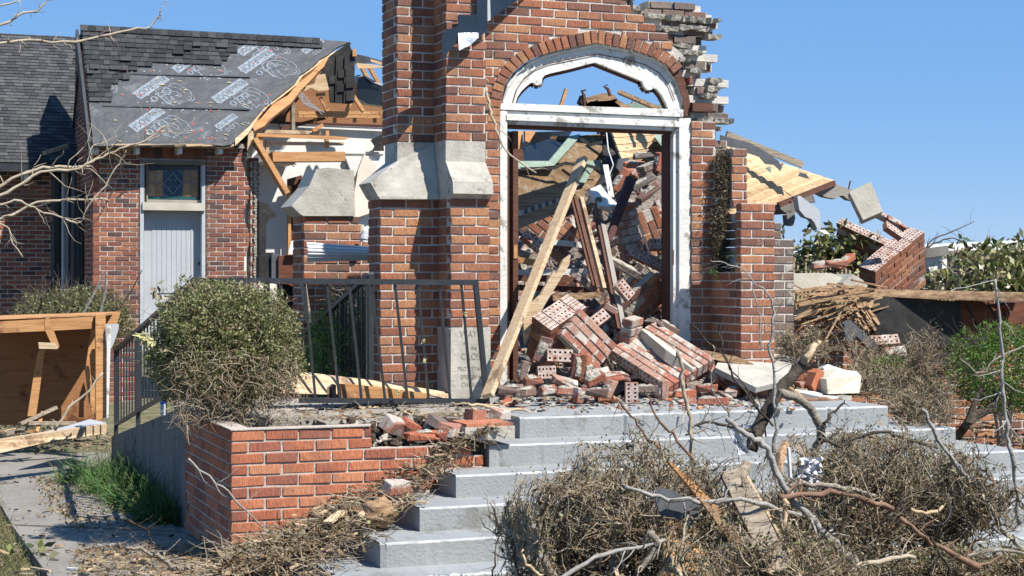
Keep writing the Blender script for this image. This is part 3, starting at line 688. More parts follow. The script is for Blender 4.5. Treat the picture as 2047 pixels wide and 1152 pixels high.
# transom: three stepped bands
tr_ = MB()
def band(py0, py1, y, d, mb, xa=1001, xb=1372):
    a, b, c, d_ = W(xa, py0[0], y), W(xb, py0[1], y), W(xb, py1[1], y), W(xa, py1[0], y)
    mb.prism([a, b, c, d_], (0, d, 0))
band((207, 219), (219, 234), 12.375, .12, tr_, 1001, 1366)
band((222, 236), (229, 243), 12.395, .10, tr_, 1005, 1364)
band((229, 243), (240, 254), 12.36, .14, tr_, 1013, 1358)
band((240, 254), (248, 262), 12.385, .11, tr_, 1015, 1358)
part('transom', tr_, WHITE, df)
t2 = MB(); band((248, 262), (256, 268), 12.43, .1, t2, 1018, 1350); part('soffit_board', t2, WOOD_DK, df)
# jambs
def jamb(pxs, y, d, mb, top=222): 
    a = XY(pxs[0], y); b = XY(pxs[1], y); mb.box((a, y, LZ), (b, y+d, W(pxs[0], top, y).z))
j = MB(); jamb((1000, 1014), 12.37, .16, j, 222); part('jamb', j, WHITE, df)
j = MB(); jamb((1358, 1381), 12.37, .05, j, 236); jamb((1346, 1358), 12.40, .12, j, 262); part('jamb', j, WHITE, df)
j = MB(); jamb((1026, 1036), 12.50, .12, j, 262); jamb((1013, 1018), 12.5, .12, j, 262)
part('brown_door_stop', j, WOOD_DK, df)
j = MB(); jamb((1335, 1346), 12.46, .12, j, 268); part('brown_door_stop', j, WOOD_DK, df)
hg = MB(); a = W(1027, 490, 12.495); b = W(1034, 517, 12.495); hg.box((a.x, 12.492, b.z), (b.x, 12.5, a.z)); part('hinge', hg, PINE_O, df)
hg = MB(); a = W(1345, 500, 12.395); b = W(1347, 530, 12.395); hg.box((a.x, 12.392, b.z), (b.x, 12.4, a.z)); part('hinge', hg, WOOD_DK, df)

# ------------------------------------------------------------------ torn sheet metal hanging at the top
tm = thing('torn_metal_flashing', 'torn dark blue-black sheet metal strip hanging across the buttress at the top', 'sheet metal', W(960, 60, 11.9))
def sheet(pts, Y, t, m, name, par, bend=0):
    mb = MB(); mb.prism([W(p[0], p[1], Y if len(p) < 3 else p[2]) for p in pts], (0, t, 0)); return part(name, mb, m, par)
sheet([(953,-20),(975,-20),(974,50),(974,63),(957,74),(953,40)], 11.90, .006, NAVY, 'flashing_strip', tm)
sheet([(979,-20,12.2),(1060,-20,12.3),(1040,-2,12.3),(981,37,12.2)], 12.2, .006, NAVY, 'flashing_strip', tm)
sheet([(974,-20),(979,-20),(981,40),(975,43)], 12.1, .03, GREYP, 'seam', tm)
sheet([(915,30),(953,30),(955,60),(956,66),(916,66)], 11.90, .006, NAVY, 'bent_sheet', tm)
sheet([(916,66),(956,66,11.88),(957,75,11.87),(942,89,11.86),(918,101,11.84)], 11.88, .006, NAVY_SHEEN, 'bent_sheet', tm)
sheet([(916,51),(918,56),(911,88),(893,108),(884,122),(884,72),(886,64)], 11.86, .006, NAVY, 'bent_sheet', tm)

# ------------------------------------------------------------------ broken gate pillar with stone cap (behind, left of the piers)
bp_ = thing('broken_brick_pillar', 'free-standing broken brick pillar with a cracked grey stone cap', 'pillar', (3.5, 14.3, .5))
bw = Brickwork(bp_, cap=120)
YP = 14.1; PX0 = XY(607, YP); PX1 = XY(748, YP); ZC = W(650, 432, YP).z
r0 = ZC-CO*21
bw.face(FR(YP), (1,0,0), (0,-1,0), r0, ZC, lambda z: [(PX0, PX1-(.14 if z > ZC-CO*1 else (.08 if z > ZC-.14 else 0)))], B_TOWER, bond=PX0, depth=.3)
bw.face((PX0,0,0), (0,-1,0), (-1,0,0), r0, ZC, const(-YP-.4, -YP-.095), B_TOWER, bond=-YP)
bw.finish()
c = MB(); pts = [(633,338),(655,335),(708,341),(710,432),(668,432),(607,432),(600,428),(583,412),(590,404),(618,372)]
c.prism([W(x, y, YP-.03) for x, y in pts], (0, .42, 0)); part('stone_cap', c, STONE, bp_)
# white corrugated downspout piece across it
gp = thing('corrugated_metal_piece', 'white corrugated metal piece jammed across the broken brick pillar', 'metal sheet', W(675, 505, 13.8))
g = MB(); n = 22; a0, a1, b0_, b1 = W(612, 484, 13.85), W(738, 493, 13.85), W(613, 524, 13.85), W(738, 521, 13.85)
vs = []; 
for i in range(n+1):
    t = i/n; yo = -.05*math.sin(t*math.pi)-(.012 if i % 4 in (1, 2) else 0)
    for (p, q) in ((a0, b0_), (a1, b1)): v = p.lerp(q, t)+Vector((0, yo, 0)); vs.append(v); 
for i in range(n+1):
    t = i/n; yo = -.05*math.sin(t*math.pi)-(.012 if i % 4 in (1, 2) else 0)+.004
    for (p, q) in ((a0, b0_), (a1, b1)): v = p.lerp(q, t)+Vector((0, yo, 0)); vs.append(v)
m_ = 2*(n+1)
fs = [(2*i, 2*i+1, 2*i+3, 2*i+2) for i in range(n)]+[(m_+2*i, m_+2*i+2, m_+2*i+3, m_+2*i+1) for i in range(n)]
g.add(vs, fs); part('corrugated_sheet', g, GALV, gp)
pf = MB(); pf.tube([W(727, 484, 14.0), W(730, 462, 14.0)], [.035, .03], 10); pf.tube([W(727, 478, 14.0), W(728, 472, 14.0)], .042, 10)
solo('plastic_pipe_end', pf, GALV, 'short white plastic pipe end standing behind the corrugated metal piece', 'pipe')

# ------------------------------------------------------------------ railings
rl = thing('landing_railing', 'black iron railing leaning on the landing in front of the brick buttress', 'railing', W(760, 800, 11.6))
m = MB(); YR = 11.35
tp = lambda x: W(x, 562+(x-600)*.009, YR); bt = lambda x: W(x, 801+(x-700)*.004, YR+.05)
m.bar(tp(533), tp(953), .035, .038); part('top_rail', m, BLACKM, rl)
m = MB(); m.bar(bt(598), bt(972), .03, .034); part('bottom_rail', m, BLACKM, rl)
for (xt, xb) in [(608, 631), (653, 679), (697, 723), (742, 770), (789, 815), (835, 857), (878, 900), (922, 943)]:
    m = MB(); m.bar(tp(xt), bt(xb), .016, .016, up=(0, 1, 0)); part('baluster', m, BLACKM, rl)
m = MB(); m.bar(tp(950)+Vector((0, 0, .02)), W(974, 812, YR+.05), .034, .034, up=(0, 1, 0)); part('post', m, BLACKM, rl)
m = MB(); m.bar(tp(533), W(536, 640, YR+.05), .034, .034, up=(0, 1, 0)); part('post', m, BLACKM, rl)
m = MB(); m.bar(W(562, 566, YR), W(566, 640, YR), .014, .014, up=(0, 1, 0)); part('baluster', m, BLACKM, rl)
for (x, y) in [(846, 683), (796, 785), (850, 722), (930, 630)]:
    m = MB(); 
    for q in range(5): m.prism([W(x+random.uniform(-5, 5), y+random.uniform(-6, 6), YR-.02) for _ in range(3)], (0, .012, 0))
    part('caught_insulation_scrap', m, YELLOW, rl)
def sloped_rail(name, label, X, y0, z0, y1, z1, h, n, extra=0):
    r = thing(name, label, 'railing', (X, (y0+y1)/2, min(z0, z1)-h))
    m = MB(); m.bar((X, y0, z0), (X, y1, z1), .045, .03); part('top_rail', m, BLACKM, r)
    m = MB(); m.bar((X, y0, z0-h), (X, y1, z1-h), .035, .025); part('bottom_rail', m, BLACKM, r)
    for i in range(n+1):
        t = i/n; p = Vector((X, y0+(y1-y0)*t, z0+(z1-z0)*t)); m = MB(); big = i in (0, n//3, 2*n//3, n)
        w = .034 if big else .012; m.bar(p-Vector((0, 0, h+(.14 if big else 0))), p, w, w, up=(0, 1, 0)); part('post' if big else 'baluster', m, BLACKM, r)
    return r
sloped_rail('ramp_railing', 'long black iron ramp railing sloping down behind the round bush', 2.06, 11.45, 1.73, 15.45, 1.08, .66, 24)
sloped_rail('ramp_railing', 'dark iron railing sloping down in the shaded gap left of the buttress', 3.46, 12.1, 1.76, 14.7, 1.12, .8, 22)
m = MB(); m.bar(W(605, 560, 13.9), W(618, 645, 13.9), .10, .03, up=(1, 0, .2)); solo('mossy_post', m, WOOD_W, 'short mossy greenish board standing against the broken pillar', 'board')
m = MB(); m.bar(W(385, 561, 11.35), W(540, 561, 11.35), .03, .035); solo('rail_bar', m, BLACKM, 'straight black iron rail bar just above the round bush', 'rail')

# ------------------------------------------------------------------ brick annex on the left
YA = 24.3; XA0 = 2.92
ax = thing('brick_annex', 'small red brick church annex with black felt roof torn open on its right end', 'annex', (4, 25, 0))
bw = Brickwork(ax, cap=295)
A0 = EYE-(847-550)/138-.3
def pa(x): return XY(x, YA)
xw0, xw1 = pa(281), pa(412)          # recess of door and window
zwt = W(345, 322, YA).z; ztop = W(345, 290, YA).z
xe = pa(494)
def ivA(z):
    t = (W(300, 300, YA).z-z)
    a, b = XA0, xe+.04*math.sin(z*9)
    if z < zwt+.28: return [(a, xw0), (xw1, b)]
    return [(a, b)]
rows = int((ztop+.1-A0)/CO)
bw.face(FR(YA), (1,0,0), (0,-1,0), A0, A0+rows*CO, ivA, B_ANNEX, bond=XA0, depth=.2)
bw.face((XA0,0,0), (0,-1,0), (-1,0,0), A0+1.2, A0+(rows+28)*CO, lambda z: [(-26.5, -YA)] if z < 3.55 else ([(-min(26.5, 26.5), -(YA+(z-3.55)/1.2))] if z < 5.3 else []), B_ANNEX, bond=-YA)
# soldier course over the door
for i in range(9+1):
    pass
ns = 15
for i in range(ns):
    x = xw0+(xw1-xw0)*(i+.5)/ns; M = Matrix(((0,0,1),(0,1,0),(-1,0,0))).to_4x4(); M.translation = Vector((x, YA+BD/2, zwt+.125)); bw.add(M, .19, B_ANNEX)
bw.core.box((xw0, YA+.012, zwt), (xw1, YA+.2, zwt+.3))
# the torn right jamb, mortar smeared, seen end-on
xj = pa(519)
bw.face((0, YA+.02, 0), (1,0,0), (0,-1,0), A0, ztop-.12, const(xe+.05, xj), B_ANNEX, bond=xe-.03, depth=.3)
bw.finish()
jm = MB(); 
for k in range(60):
    z = A0+2.0+k*CO*.6
    if z > ztop-.2: break
    x = xj-.06+random.uniform(-.015, .015); jm.box((x-.02, YA-.002, z-.012), (x+.02+random.random()*.03, YA+.05, z+.02))
part('torn_mortar', jm, MORTAR_L, ax)
# door, recessed, with boarded panel
dr = MB()
def wa(px, py, y=YA): return W(px, py, y)
def pbox(x0, y0, x1, y1, Y, d, mb): a = W(x0, y1, Y); b = W(x1, y0, Y); mb.box((a.x, Y, a.z), (b.x, Y+d, b.z))
YD = YA+.14
pbox(288, 420, 402, 700, YD, .04, dr); door = part('door', dr, DOORP, ax, label='pale grey boarded side door in shade at its head')
pbs = 8
for i in range(pbs):
    b = MB(); x0 = 303.5+78*i/pbs; pbox(x0+.5, 443, x0+78/pbs-.3, 585, YD-.006, .012, b); part('door_board', b, DOORP, door)
b = MB(); pbox(303, 441.5, 383, 443, YD-.014, .02, b); pbox(382, 443, 385, 585, YD-.014, .02, b); pbox(302, 583, 385, 586, YD-.014, .02, b); part('panel_rim', b, GREYP, door)
b = MB(); b.tube([W(398, 524, YD-.03), W(398, 530, YD-.03)], .014, 8); part('handle', b, WOOD_DK, door)
fr = MB(); pbox(280, 322, 287.5, 700, YA-.015, .16, fr); pbox(403.5, 322, 410.5, 700, YA-.015, .16, fr); part('door_frame', fr, GREYP, ax)
fr = MB(); pbox(281, 322, 411, 327.5, YA-.022, .16, fr); pbox(285, 327.5, 290, 404, YA-.01, .12, fr); pbox(405, 327.5, 409, 404, YA-.01, .12, fr); wfz = part('window_frame', fr, CONC_D, ax)
fr = MB(); pbox(285, 406, 410, 420, YA-.05, .18, fr); part('window_sill', fr, STONE_P, ax)
fr = MB(); pbox(290, 328, 405, 406, YA+.10, .04, fr); wn_ = part('transom_window', fr, BLACKHOLE, ax, label='small stained glass transom window with amber side panes and a blue diamond')
fr = MB(); pbox(294, 400.5, 405, 404, YA+.07, .03, fr); pbox(293, 332, 295.5, 404, YA+.06, .05, fr); part('frame', fr, CONC, wn_)
AMB = mat('amber_glass', [(.20,.10,.05),(.34,.22,.12),(.30,.13,.03)], scale=16, bump=.2, bscale=20, rough=.25, spec=.5, rand=.25)
BLU = mat('blue_glass', [(.012,.035,.07),(.02,.07,.12)], scale=14, bump=.2, bscale=20, rough=.25, spec=.5)
TEAL = mat('teal_glass', [(.015,.07,.08),(.03,.13,.13)], scale=14, bump=.2, bscale=20, rough=.25, spec=.5)
LEAD = mat('pale_leading', [(.28,.31,.36),(.40,.43,.48)], scale=20, bump=0, rough=.5)
for (x0, x1) in ((297, 310), (311.5, 325), (366.5, 380), (381.5, 395)):
    for (y0, y1) in ((341, 366), (367.5, 393)):
        b = MB(); pbox(x0, y0, x1, y1, YA+.088, .01, b); part('pane', b, AMB, wn_)
b = MB(); pbox(296, 394, 396, 398, YA+.088, .01, b); part('pane', b, TEAL, wn_)
b = MB(); pbox(326, 341, 365, 393, YA+.09, .01, b); part('pane', b, BLU, wn_)
def pv(x, y, Y): return W(x, y, Y)
for (a, c, d) in (((326,341),(336,341),(326,353)), ((365,341),(355,341),(365,353)), ((326,393),(336,393),(326,381)), ((365,393),(355,393),(365,381))):
    b = MB(); b.prism([pv(*q, YA+.087) for q in (a, c, d)], (0, .01, 0)); part('pane', b, TEAL, wn_)
b = MB(); dm = [(345.5,346),(364,367),(345.5,388),(327,367)]
for i in range(4): b.bar(pv(*dm[i], YA+.082), pv(*dm[(i+1) % 4], YA+.082), .006, .012, up=(0,1,0))
for i in range(4):
    p = dm[i]; q = dm[(i+1) % 4]; mx_, my_ = (p[0]+q[0])/2, (p[1]+q[1])/2; b.bar(pv(mx_, my_, YA+.082), pv(345.5+(mx_-345.5)*.45, 367+(my_-367)*.45, YA+.082), .006, .02, up=(0,1,0))
for q in ([(330,345),(336,341)],[(330,345),(330,341)],[(361,345),(355,341)],[(330,389),(336,393)],[(361,389),(355,393)]): b.bar(pv(*q[0], YA+.083), pv(*q[1], YA+.083), .004, .006, up=(0,1,0))
for x in (310.7, 325.5, 365.7, 380.7): b.bar(pv(x, 341, YA+.083), pv(x, 393, YA+.083), .004, .006, up=(0,1,0))
b.bar(pv(297, 366.8, YA+.083), pv(325, 366.8, YA+.083), .004, .006, up=(0,1,0)); b.bar(pv(366, 366.8, YA+.083), pv(395, 366.8, YA+.083), .004, .006, up=(0,1,0))
part('leading', b, LEAD, wn_)
# roof plane
E0 = Vector((2.83, 23.95, 3.62)); RDG = Vector((2.83, 25.43, 5.385)); up_ = (RDG-E0).normalized(); nR = Vector((1, 0, 0)).cross(up_).normalized()
def rp(x, y, lift=0): return onplane(x, y, E0+nR*lift, nR)
deck = MB()
edge = [(187,292),(300,291),(420,289),(446,292),(462,289),(474,280),(492,258),(503,244),(530,212),(560,190),(590,166),(600,150),(618,138),(633,126),(640,118),(655,110),(672,96),(699,84),(560,72),(162,55)]
deck.prism([rp(*p) for p in edge], -nR*.03)
part('roof_felt', deck, FELT, ax)
dk2 = MB(); dk2.prism([rp(x+(4 if x > 440 else 0), y+(3 if x > 440 else 0), -.033) for x, y in edge[:-3]]+[rp(640, 120, -.033), rp(170, 100, -.033)], -nR*.035); part('roof_deck', dk2, PLY, ax)
# back slope of the roof so that it is a real roof
bk = MB(); bk.prism([rp(162, 52), rp(600, 75), rp(600, 75)+Vector((0, 1.5, -1.77)), rp(162, 52)+Vector((0, 1.5, -1.77))], (0, 0, -.05)); part('back_slope', bk, SHING, ax)
# overlapping courses of underlayment, one lap lifted
lp = MB()
for (ya, yb) in ((148, 151), (212, 216)):
    lp.prism([rp(205 if ya > 200 else 245, ya-2, .004), rp(500, yb+3 if ya < 200 else yb+1, .004), rp(500, yb+4.0, .022), rp(205 if ya > 200 else 245, ya+.5, .010)], nR*.003)
part('lifted_lap', lp, FELT, ax)
# ridge caps and shingle courses
def quad_piece(mb, c4, th): mb.prism(c4, nR*th)
nc = 30
for i in range(nc):
    x = 160+(640-160)*i/nc; yr = lambda q: 52+(q-160)*.0556
    w = (640-160)/nc; b = MB(); b.prism([rp(x, yr(x)-1.5, .02), rp(x+w-.8, yr(x+w)-1.5, .028), rp(x+w-.8, yr(x+w)+9.5+random.random(), .028), rp(x, yr(x)+9.5+random.random(), .02)], nR*.014)
    part('ridge_shingle', b, SHING, ax)
rowy = [61, 70.5, 80, 89, 98.5, 108, 117.5, 127, 136.5, 146, 155, 164, 173, 183, 192]
rowend = [640, 462, 470, 455, 450, 440, 300, 275, 232, 255, 232, 218, 216, 222, 219]
for r, (y0, xe_) in enumerate(zip(rowy, rowend)):
    x = 163+(y0-52)*.105-(5 if r % 2 else 0); k = 0
    while x < xe_:
        w = random.choice([13, 16, 20, 24, 17]); sl = .055*(1-(y0-52)/260)
        ya = y0+(x-160)*sl; yb = y0+(min(x+w, xe_)-160)*sl; xx = max(x, 164+(y0-52)*.105); x1 = min(x+w, xe_+5)
        if x1-xx > 3 and (r == 0 or not (r < 2 and False)):
            lift = .016+random.random()*.012+(.03 if random.random() < .03 else 0)
            b = MB(); b.prism([rp(xx+.3, ya-3, .004), rp(x1-.3, yb-3, .004), rp(x1-.3, yb+9.6, lift), rp(xx+.3, ya+9.6+random.random()*.8, lift)], nR*.006)
            part('shingle', b, SHING, ax)
        x += w
# printed underlayment: banner, letters and animal-head line emblem, all flat print on the felt
uR = (rp(400, 200)-rp(300, 200)).normalized()
PRB = MB(); PRL = MB()
def print_at(px, py, sc=1.0, cutoff=None):
    """the emblem is printed upside down on the slope: reading direction runs down to the left"""
    o_ = rp(px, py, .002); ex = -(rp(px+31, py-21, .002)-rp(px-31, py+21, .002)).normalized(); ey = nR.cross(ex)
    # banner from the upper right to the lower left
    L = (rp(px+33, py-19)-rp(px-33, py+19)).length/2*.98*sc; H = .088*sc
    q = lambda a, b, l=0: o_+ex*a+ey*b+nR*l
    PRB.prism([q(-L, -H), q(L, -H), q(L, H), q(-L, H)], nR*.001)
    M = Matrix((ex, ey, nR)).transposed().to_4x4(); M.translation = q(0, -.055*sc, .0018)
    text_mesh('RhinoROOF', .155*sc, M, FELT, ax, name='printed_name', font_x=2*L/(.155*sc*5.0)*.93, ext=.0004)
    M = Matrix((ex, ey, nR)).transposed().to_4x4(); M.translation = q(-.02, .145*sc, .001) if False else q(.03, -.32*sc, .001)
    M2 = M.copy(); M2.translation = q(.02, .15*sc, .0015)
    text_mesh('U20', .16*sc, M2, PRINT, ax, name='printed_code', font_x=1.5, ext=.0004)
def line_px(pts, w=.011):
    P = [rp(x, y, .0025) for x, y in pts]
    for i in range(len(P)-1):
        d = (P[i+1]-P[i])
        if d.length > 1e-4:
            s_ = d.normalized().cross(nR)*w/2; e = d.normalized()*w*.3
            PRL.prism([P[i]-s_-e, P[i]+s_-e, P[i+1]+s_+e, P[i+1]-s_+e], nR*.0008)
HEAD = [[(0,12),(-2,8),(3,3),(12,0),(22,-2),(33,-2),(43,1),(51,5),(55,9)], [(24,-3),(29,-8),(37,-9),(45,-6),(52,-1),(62,3),(68,8),(69,14),(75,18),(76,22),(72,26),(68,25),(70,19),(64,17)],
        [(68,25),(62,27),(55,27),(50,27),(45,33),(42,29),(41,26),(36,27)], [(0,12),(5,17),(10,16),(16,13),(20,14)], [(8,19),(18,27),(30,33),(38,35)], [(18,18),(22,25),(30,31)],
        [(26,12),(30,8),(38,7),(44,10),(50,16),(46,18),(38,15)], [(8,10),(14,6),(22,5),(28,7),(24,10),(16,8)], [(60,20),(63,24),(69,23)], [(30,20),(36,24),(34,19),(28,17),(32,24)]]
def emblem(px, py, s=1.0, xmax=999, lo=0, hi=99):
    for l in HEAD[lo:hi]:
        P = [(px+a*s, py+b*s) for a, b in l if px+a*s < xmax]
        if len(P) > 1: line_px(P)
    P = [(8,17),(22,29),(30,34),(20,31),(10,21)]
    if px+30*s < xmax: PRB.prism([rp(px+a*s, py+b*s, .0022) for a, b in P], nR*.0008)
def flushp():
    global PRB
    if PRB.v: part('printed_banner', PRB, PRINT, ax); PRB = MB()
def flushl():
    global PRL, PRB
    PRL.add(PRB.v, PRB.f); PRB = MB()
    if PRL.v: part('printed_emblem', PRL, PRINT, ax, stuff=True); PRL = MB()
for (bx, by, hx, hy, s, full) in [(302,173,313,176,1,1), (294,238,308,240,1,1), (460,182,468,184,.98,1), (375,124,388,127,.88,0), (512,122,525,123,.98,1), (505,90,512,84,.9,2), (625,92,640,92,.55,3)]:
    if full != 3: print_at(bx, by, .97 if s > .95 else .85)
    else: print_at(bx, by, .62)
    flushp()
    if full in (1, 2): emblem(hx, hy, s)
    if full == 0: emblem(hx, hy, s, lo=0, hi=5)
    flushl()
print_at(452, 243, .62); flushp()
line_px([(222,166),(230,168),(235,176),(232,184),(222,186),(218,178),(228,176)]); line_px([(290,120),(298,122),(302,118),(300,125)])
flushl()
# small print lines, fastener caps and litter lying on the felt
sp_ = MB(); caps = MB(); capr = MB(); lit = MB()
for (yc, x0, x1) in [(133,250,310),(150,255,300),(140,440,480),(155,410,450),(200,225,262),(212,240,300),(214,400,470),(205,380,420),(268,235,262),(272,360,420),(104,460,520),(110,540,600)]:
    for k in range(4):
        xa = x0+random.uniform(0, 8); xb = x1-random.uniform(0, 10); y = yc+k*2.2
        sp_.prism([rp(xa, y, .0015), rp(xb, y+.4, .0015), rp(xb, y+1.5, .0015), rp(xa, y+1.1, .0015)], nR*.0006)
for k in range(120):
    y = random.choice([128, 142, 158, 190, 205, 220, 248, 262, 276, 115, 100])+random.uniform(-2, 2); x = random.uniform(235, 560)
    if x > 470+(285-y)*.9 or (y < 130 and x < 320): continue
    c = rp(x, y, .004); (capr if random.random() < .3 else caps).prism([c+uR*.016*math.cos(a)+up_*.016*math.sin(a) for a in [i*1.047 for i in range(6)]], nR*.003)
for k in range(55):
    y = random.uniform(90, 284); x = random.uniform(230, 520)
    if x > 455+(285-y)*.9: continue
    c = rp(x, y, .008); a = random.random()*6; l = random.uniform(.01, .05); d = uR*math.cos(a)+up_*math.sin(a)*.5; s_ = d.cross(nR)*random.uniform(.005, .014); lit.prism([c-d*l-s_, c+d*l-s_*.3, c+d*l*.7+s_, c-d*l+s_*.6], nR*.006)
part('small_print', sp_, PRINT_D, ax, stuff=True)
part('nail_caps', caps, PRINT, ax, stuff=True)
part('red_nail_caps', capr, mat('red_plastic_caps', [(.5,.08,.08),(.6,.13,.12)], bump=0), ax, stuff=True)
solo('roof_litter', lit, TAN_W, kind='stuff')
# eave: broken fascia edge, rafter tails
b = MB(); 
xx = 222
while xx < 440:
    w = random.uniform(20, 50); b.bar(rp(xx, 291, -.03)+Vector((0, -.02, 0)), rp(min(xx+w, 445), 290, -.03)+Vector((0, -.02, 0)), .03, random.uniform(.015, .04), up=(0, 1, 0)); xx += w
part('broken_eave_board', b, PLY, ax)
for x in (193, 275, 360, 441):
    b = MB(); p = W(x, 297, 24.02); b.bar(p+Vector((0, 0, .01)), p+up_*.5+Vector((0, .1, 0)), .05, .10, up=(0, 1, 0)) if False else b.box((p.x-.028, 24.0, p.z-.075), (p.x+.028, 24.5, p.z+.06))
    part('rafter_tail', b, WHITE, ax)
b = MB(); b.box((2.86, 24.1, W(300, 288, 24.1).z-.03), (pa(470), 24.3, W(300, 288, 24.1).z)); part('soffit', b, CONC, ax)
b = MB(); b.prism([W(455, 287, 24.1), W(486, 288, 24.1), W(489, 297, 24.1), W(470, 296, 24.1), W(452, 292, 24.1)], (0, .03, 0)); part('bent_gutter_end', b, CONC, ax)
# rake fascia on the left end
b = MB(); b.bar(E0+Vector((-.04, -.1, -.10)), RDG+Vector((-.04, .05, -.10)), .05, .2, up=(-1, 0, 0)) if False else b.prism([E0+Vector((-.02,-.05,-.03)), RDG+Vector((-.02,.0,-.05)), RDG+Vector((-.02,.02,-.36)), E0+Vector((-.02,-.05,-.30))], (.04,0,0))
part('rake_board', b, BLACKM, ax)

# splintered rafters and beams of the torn end: each is a loose broken member
def plank(name, label, p, q, w, t, m, up=(0, 1, 0), ragged=0, cat='beam', group=None):
    mb = MB(); 
    if ragged: mb.bar(p, q, w, t, up, ragged)
    else: mb.bar(p, q, w, t, up)
    o = solo(name, mb, m, label, cat, group); return o
YI = 24.5
rr = MB(); pts = [(503,250),(522,236),(546,208),(576,190),(598,165),(622,147),(640,125),(655,113)]
low = [(660,124),(640,140),(622,160),(600,182),(582,206),(548,232),(528,252),(509,262)]
rr.prism([rp(x, y, -.04) for x, y in pts+low], -nR*.06)
part('torn_rake_rafter', rr, PINE_O, ax)
b = MB(); b.prism([rp(470, 278, .004), rp(500, 252, .004), rp(530, 214, .004), rp(512, 244, .004), rp(496, 268, .004), rp(470, 292, .004)], nR*.008); part('splintered_deck_edge', b, PLY, ax)
b = MB(); b.prism([W(x, y, YA-.1) for x, y in [(497,262),(508,262),(505,300),(503,315),(494,300)]], (0, .06, 0)); part('splintered_post', b, PINE, ax)
# things inside
IN = []
def beam(p, q, w, m, label, Y=YI, Y2=None, d=.05, ragged=0, name='broken_beam', cat='beam'):
    a = W(p[0], p[1], Y); c = W(q[0], q[1], Y2 or Y); wpx = w*((Y/.97)/FPX)
    mb = MB(); mb.bar(a, c, d, wpx, up=(0, 1, 0), ragged=ragged); return solo(name, mb, m, label, cat)
wl_ = MB(); wl_.prism([W(x, y, 26.2) for x, y in [(500,246),(770,254),(770,640),(500,640)]], (0, .1, 0))
iw = thing('interior_wall', 'cream plaster interior wall exposed by the storm behind the pillar', 'wall', W(680, 640, 26.2)); part('plaster', wl_, PLASTER, iw)
b = MB(); b.prism([W(x, y, 26.12) for x, y in [(560,248),(770,256),(770,263),(560,253)]], (0, .06, 0)); b.prism([W(x, y, 26.12) for x, y in [(690,303),(770,304),(770,308),(690,307)]], (0, .06, 0)); part('white_trim', b, PLAS_W, iw)
b = MB(); b.prism([W(x, y, 26.1) for x, y in [(560,243),(770,250),(770,255),(560,247)]], (0, .06, 0)); part('maroon_trim', b, WOOD_MAR, iw)
b = MB(); b.prism([W(x, y, 26.1) for x, y in [(690,312),(770,312),(770,350),(760,345),(735,360),(705,352)]], (0, .05, 0)); part('white_panel', b, PLAS_W, iw)
b = MB(); b.prism([W(x, y, 26.05) for x, y in [(728,308),(752,330),(758,420),(700,440),(716,340)]], (0, .04, 0)); part('stained_plaster', b, mat('pinkish_plaster', [(.78,.66,.55),(.90,.80,.68)], scale=3, bump=0), iw)
b = MB(); b.prism([W(x, y, 26.0) for x, y in [(742,280),(765,268),(768,302),(745,302),(750,292)]], (0, .05, 0)); part('hole', b, CHAR, iw)  # dark patch on the plaster, painting the shade inside a hole
b = MB(); b.prism([W(x, y, 25.2) for x, y in [(486,300),(602,300),(602,560),(486,560)]], (0, .1, 0)); solo('white_partition', b, PLAS_W, 'white painted partition behind the brown door frame inside the torn annex', 'wall')
b = MB(); b.box((pa(455), 24.6, W(500, 330, 25).z), (pa(600), 27.5, W(500, 330, 25).z+.03)); solo('inner_ceiling', b, PLAS_W, 'pale ceiling piece under the big orange beam', 'ceiling')
dfm = thing('brown_inner_door_frame', 'dark orange-brown wooden door frame inside the torn annex', 'door frame', W(590, 560, 25))
for pts in ([(576,372),(582,366),(582,525),(576,525)], [(596,360),(601,358),(601,525),(596,525)], [(576,358),(604,350),(604,366),(576,372)]):
    b = MB(); b.prism([W(x, y, 24.95) for x, y in pts], (0, .08, 0)); part('frame_board', b, WOOD_DK if pts[0][0] == 576 and pts[1][0] == 604 else PINE_O, dfm)
b = MB(); b.prism([W(x, y, 25.02) for x, y in [(582,366),(596,362),(596,500),(582,500)]], (0, .03, 0)); part('frame_panel', b, RED_MASS, dfm)
beam((541,315), (685,314), 40, PINE_O, 'thick orange grained beam end jutting across the torn annex', d=.14)
beam((512,270), (700,277), 9, PINE_O, 'long broken orange joist with a splintered right tip', Y=24.3, ragged=.25)
beam((526,263), (640,266), 7, PINE, 'pale joist lying on top of the long broken joist', Y=24.5)
beam((540,287), (690,288), 8, PINE, 'pale short joist just above the thick grained beam', Y=24.4, ragged=.1)
beam((653,262), (653,296), 13, PINE_O, 'orange stub post between the two joists', Y=24.42)
beam((508,278), (573,388), 30, PINE_O, 'wide orange brace slanting down from the torn eave', Y=24.2, Y2=24.1, d=.07)
beam((520,272), (521,310), 14, PINE_O, 'upright orange stud at the torn eave corner', Y=24.35)
beam((534,280), (534,308), 10, PINE, 'second upright pale stud beside the thick beam', Y=24.4)
beam((585,205), (585,262), 14, WOOD_W, 'grey-brown upright post under the torn roof edge', Y=24.8)
beam((596,226), (766,226), 5, PINE_O, 'thin long orange plate across the open attic', Y=25.0)
beam((596,232), (766,233), 4, PINE_O, 'second thin plate below the long attic plate', Y=25.0)
for x, l in ((630,'first'),(669,'second'),(709,'third'),(749,'fourth')):
    beam((x,230), (x,246), 5, PINE_O, l+' short stud from the left under the long attic plate', Y=25.05)
beam((693,222), (706,192), 7, PINE_O, 'left leg of the small orange rafter triangle in the attic', Y=25.0)
beam((706,192), (726,222), 9, PINE_O, 'right leg of the small orange rafter triangle in the attic', Y=25.0)
beam((640,195), (655,222), 6, PINE_O, 'short slanting attic stick left of the black felt strip', Y=24.9)
beam((632,190), (650,188), 5, PINE_O, 'tiny level attic stick under the pale splintered boards', Y=24.9)
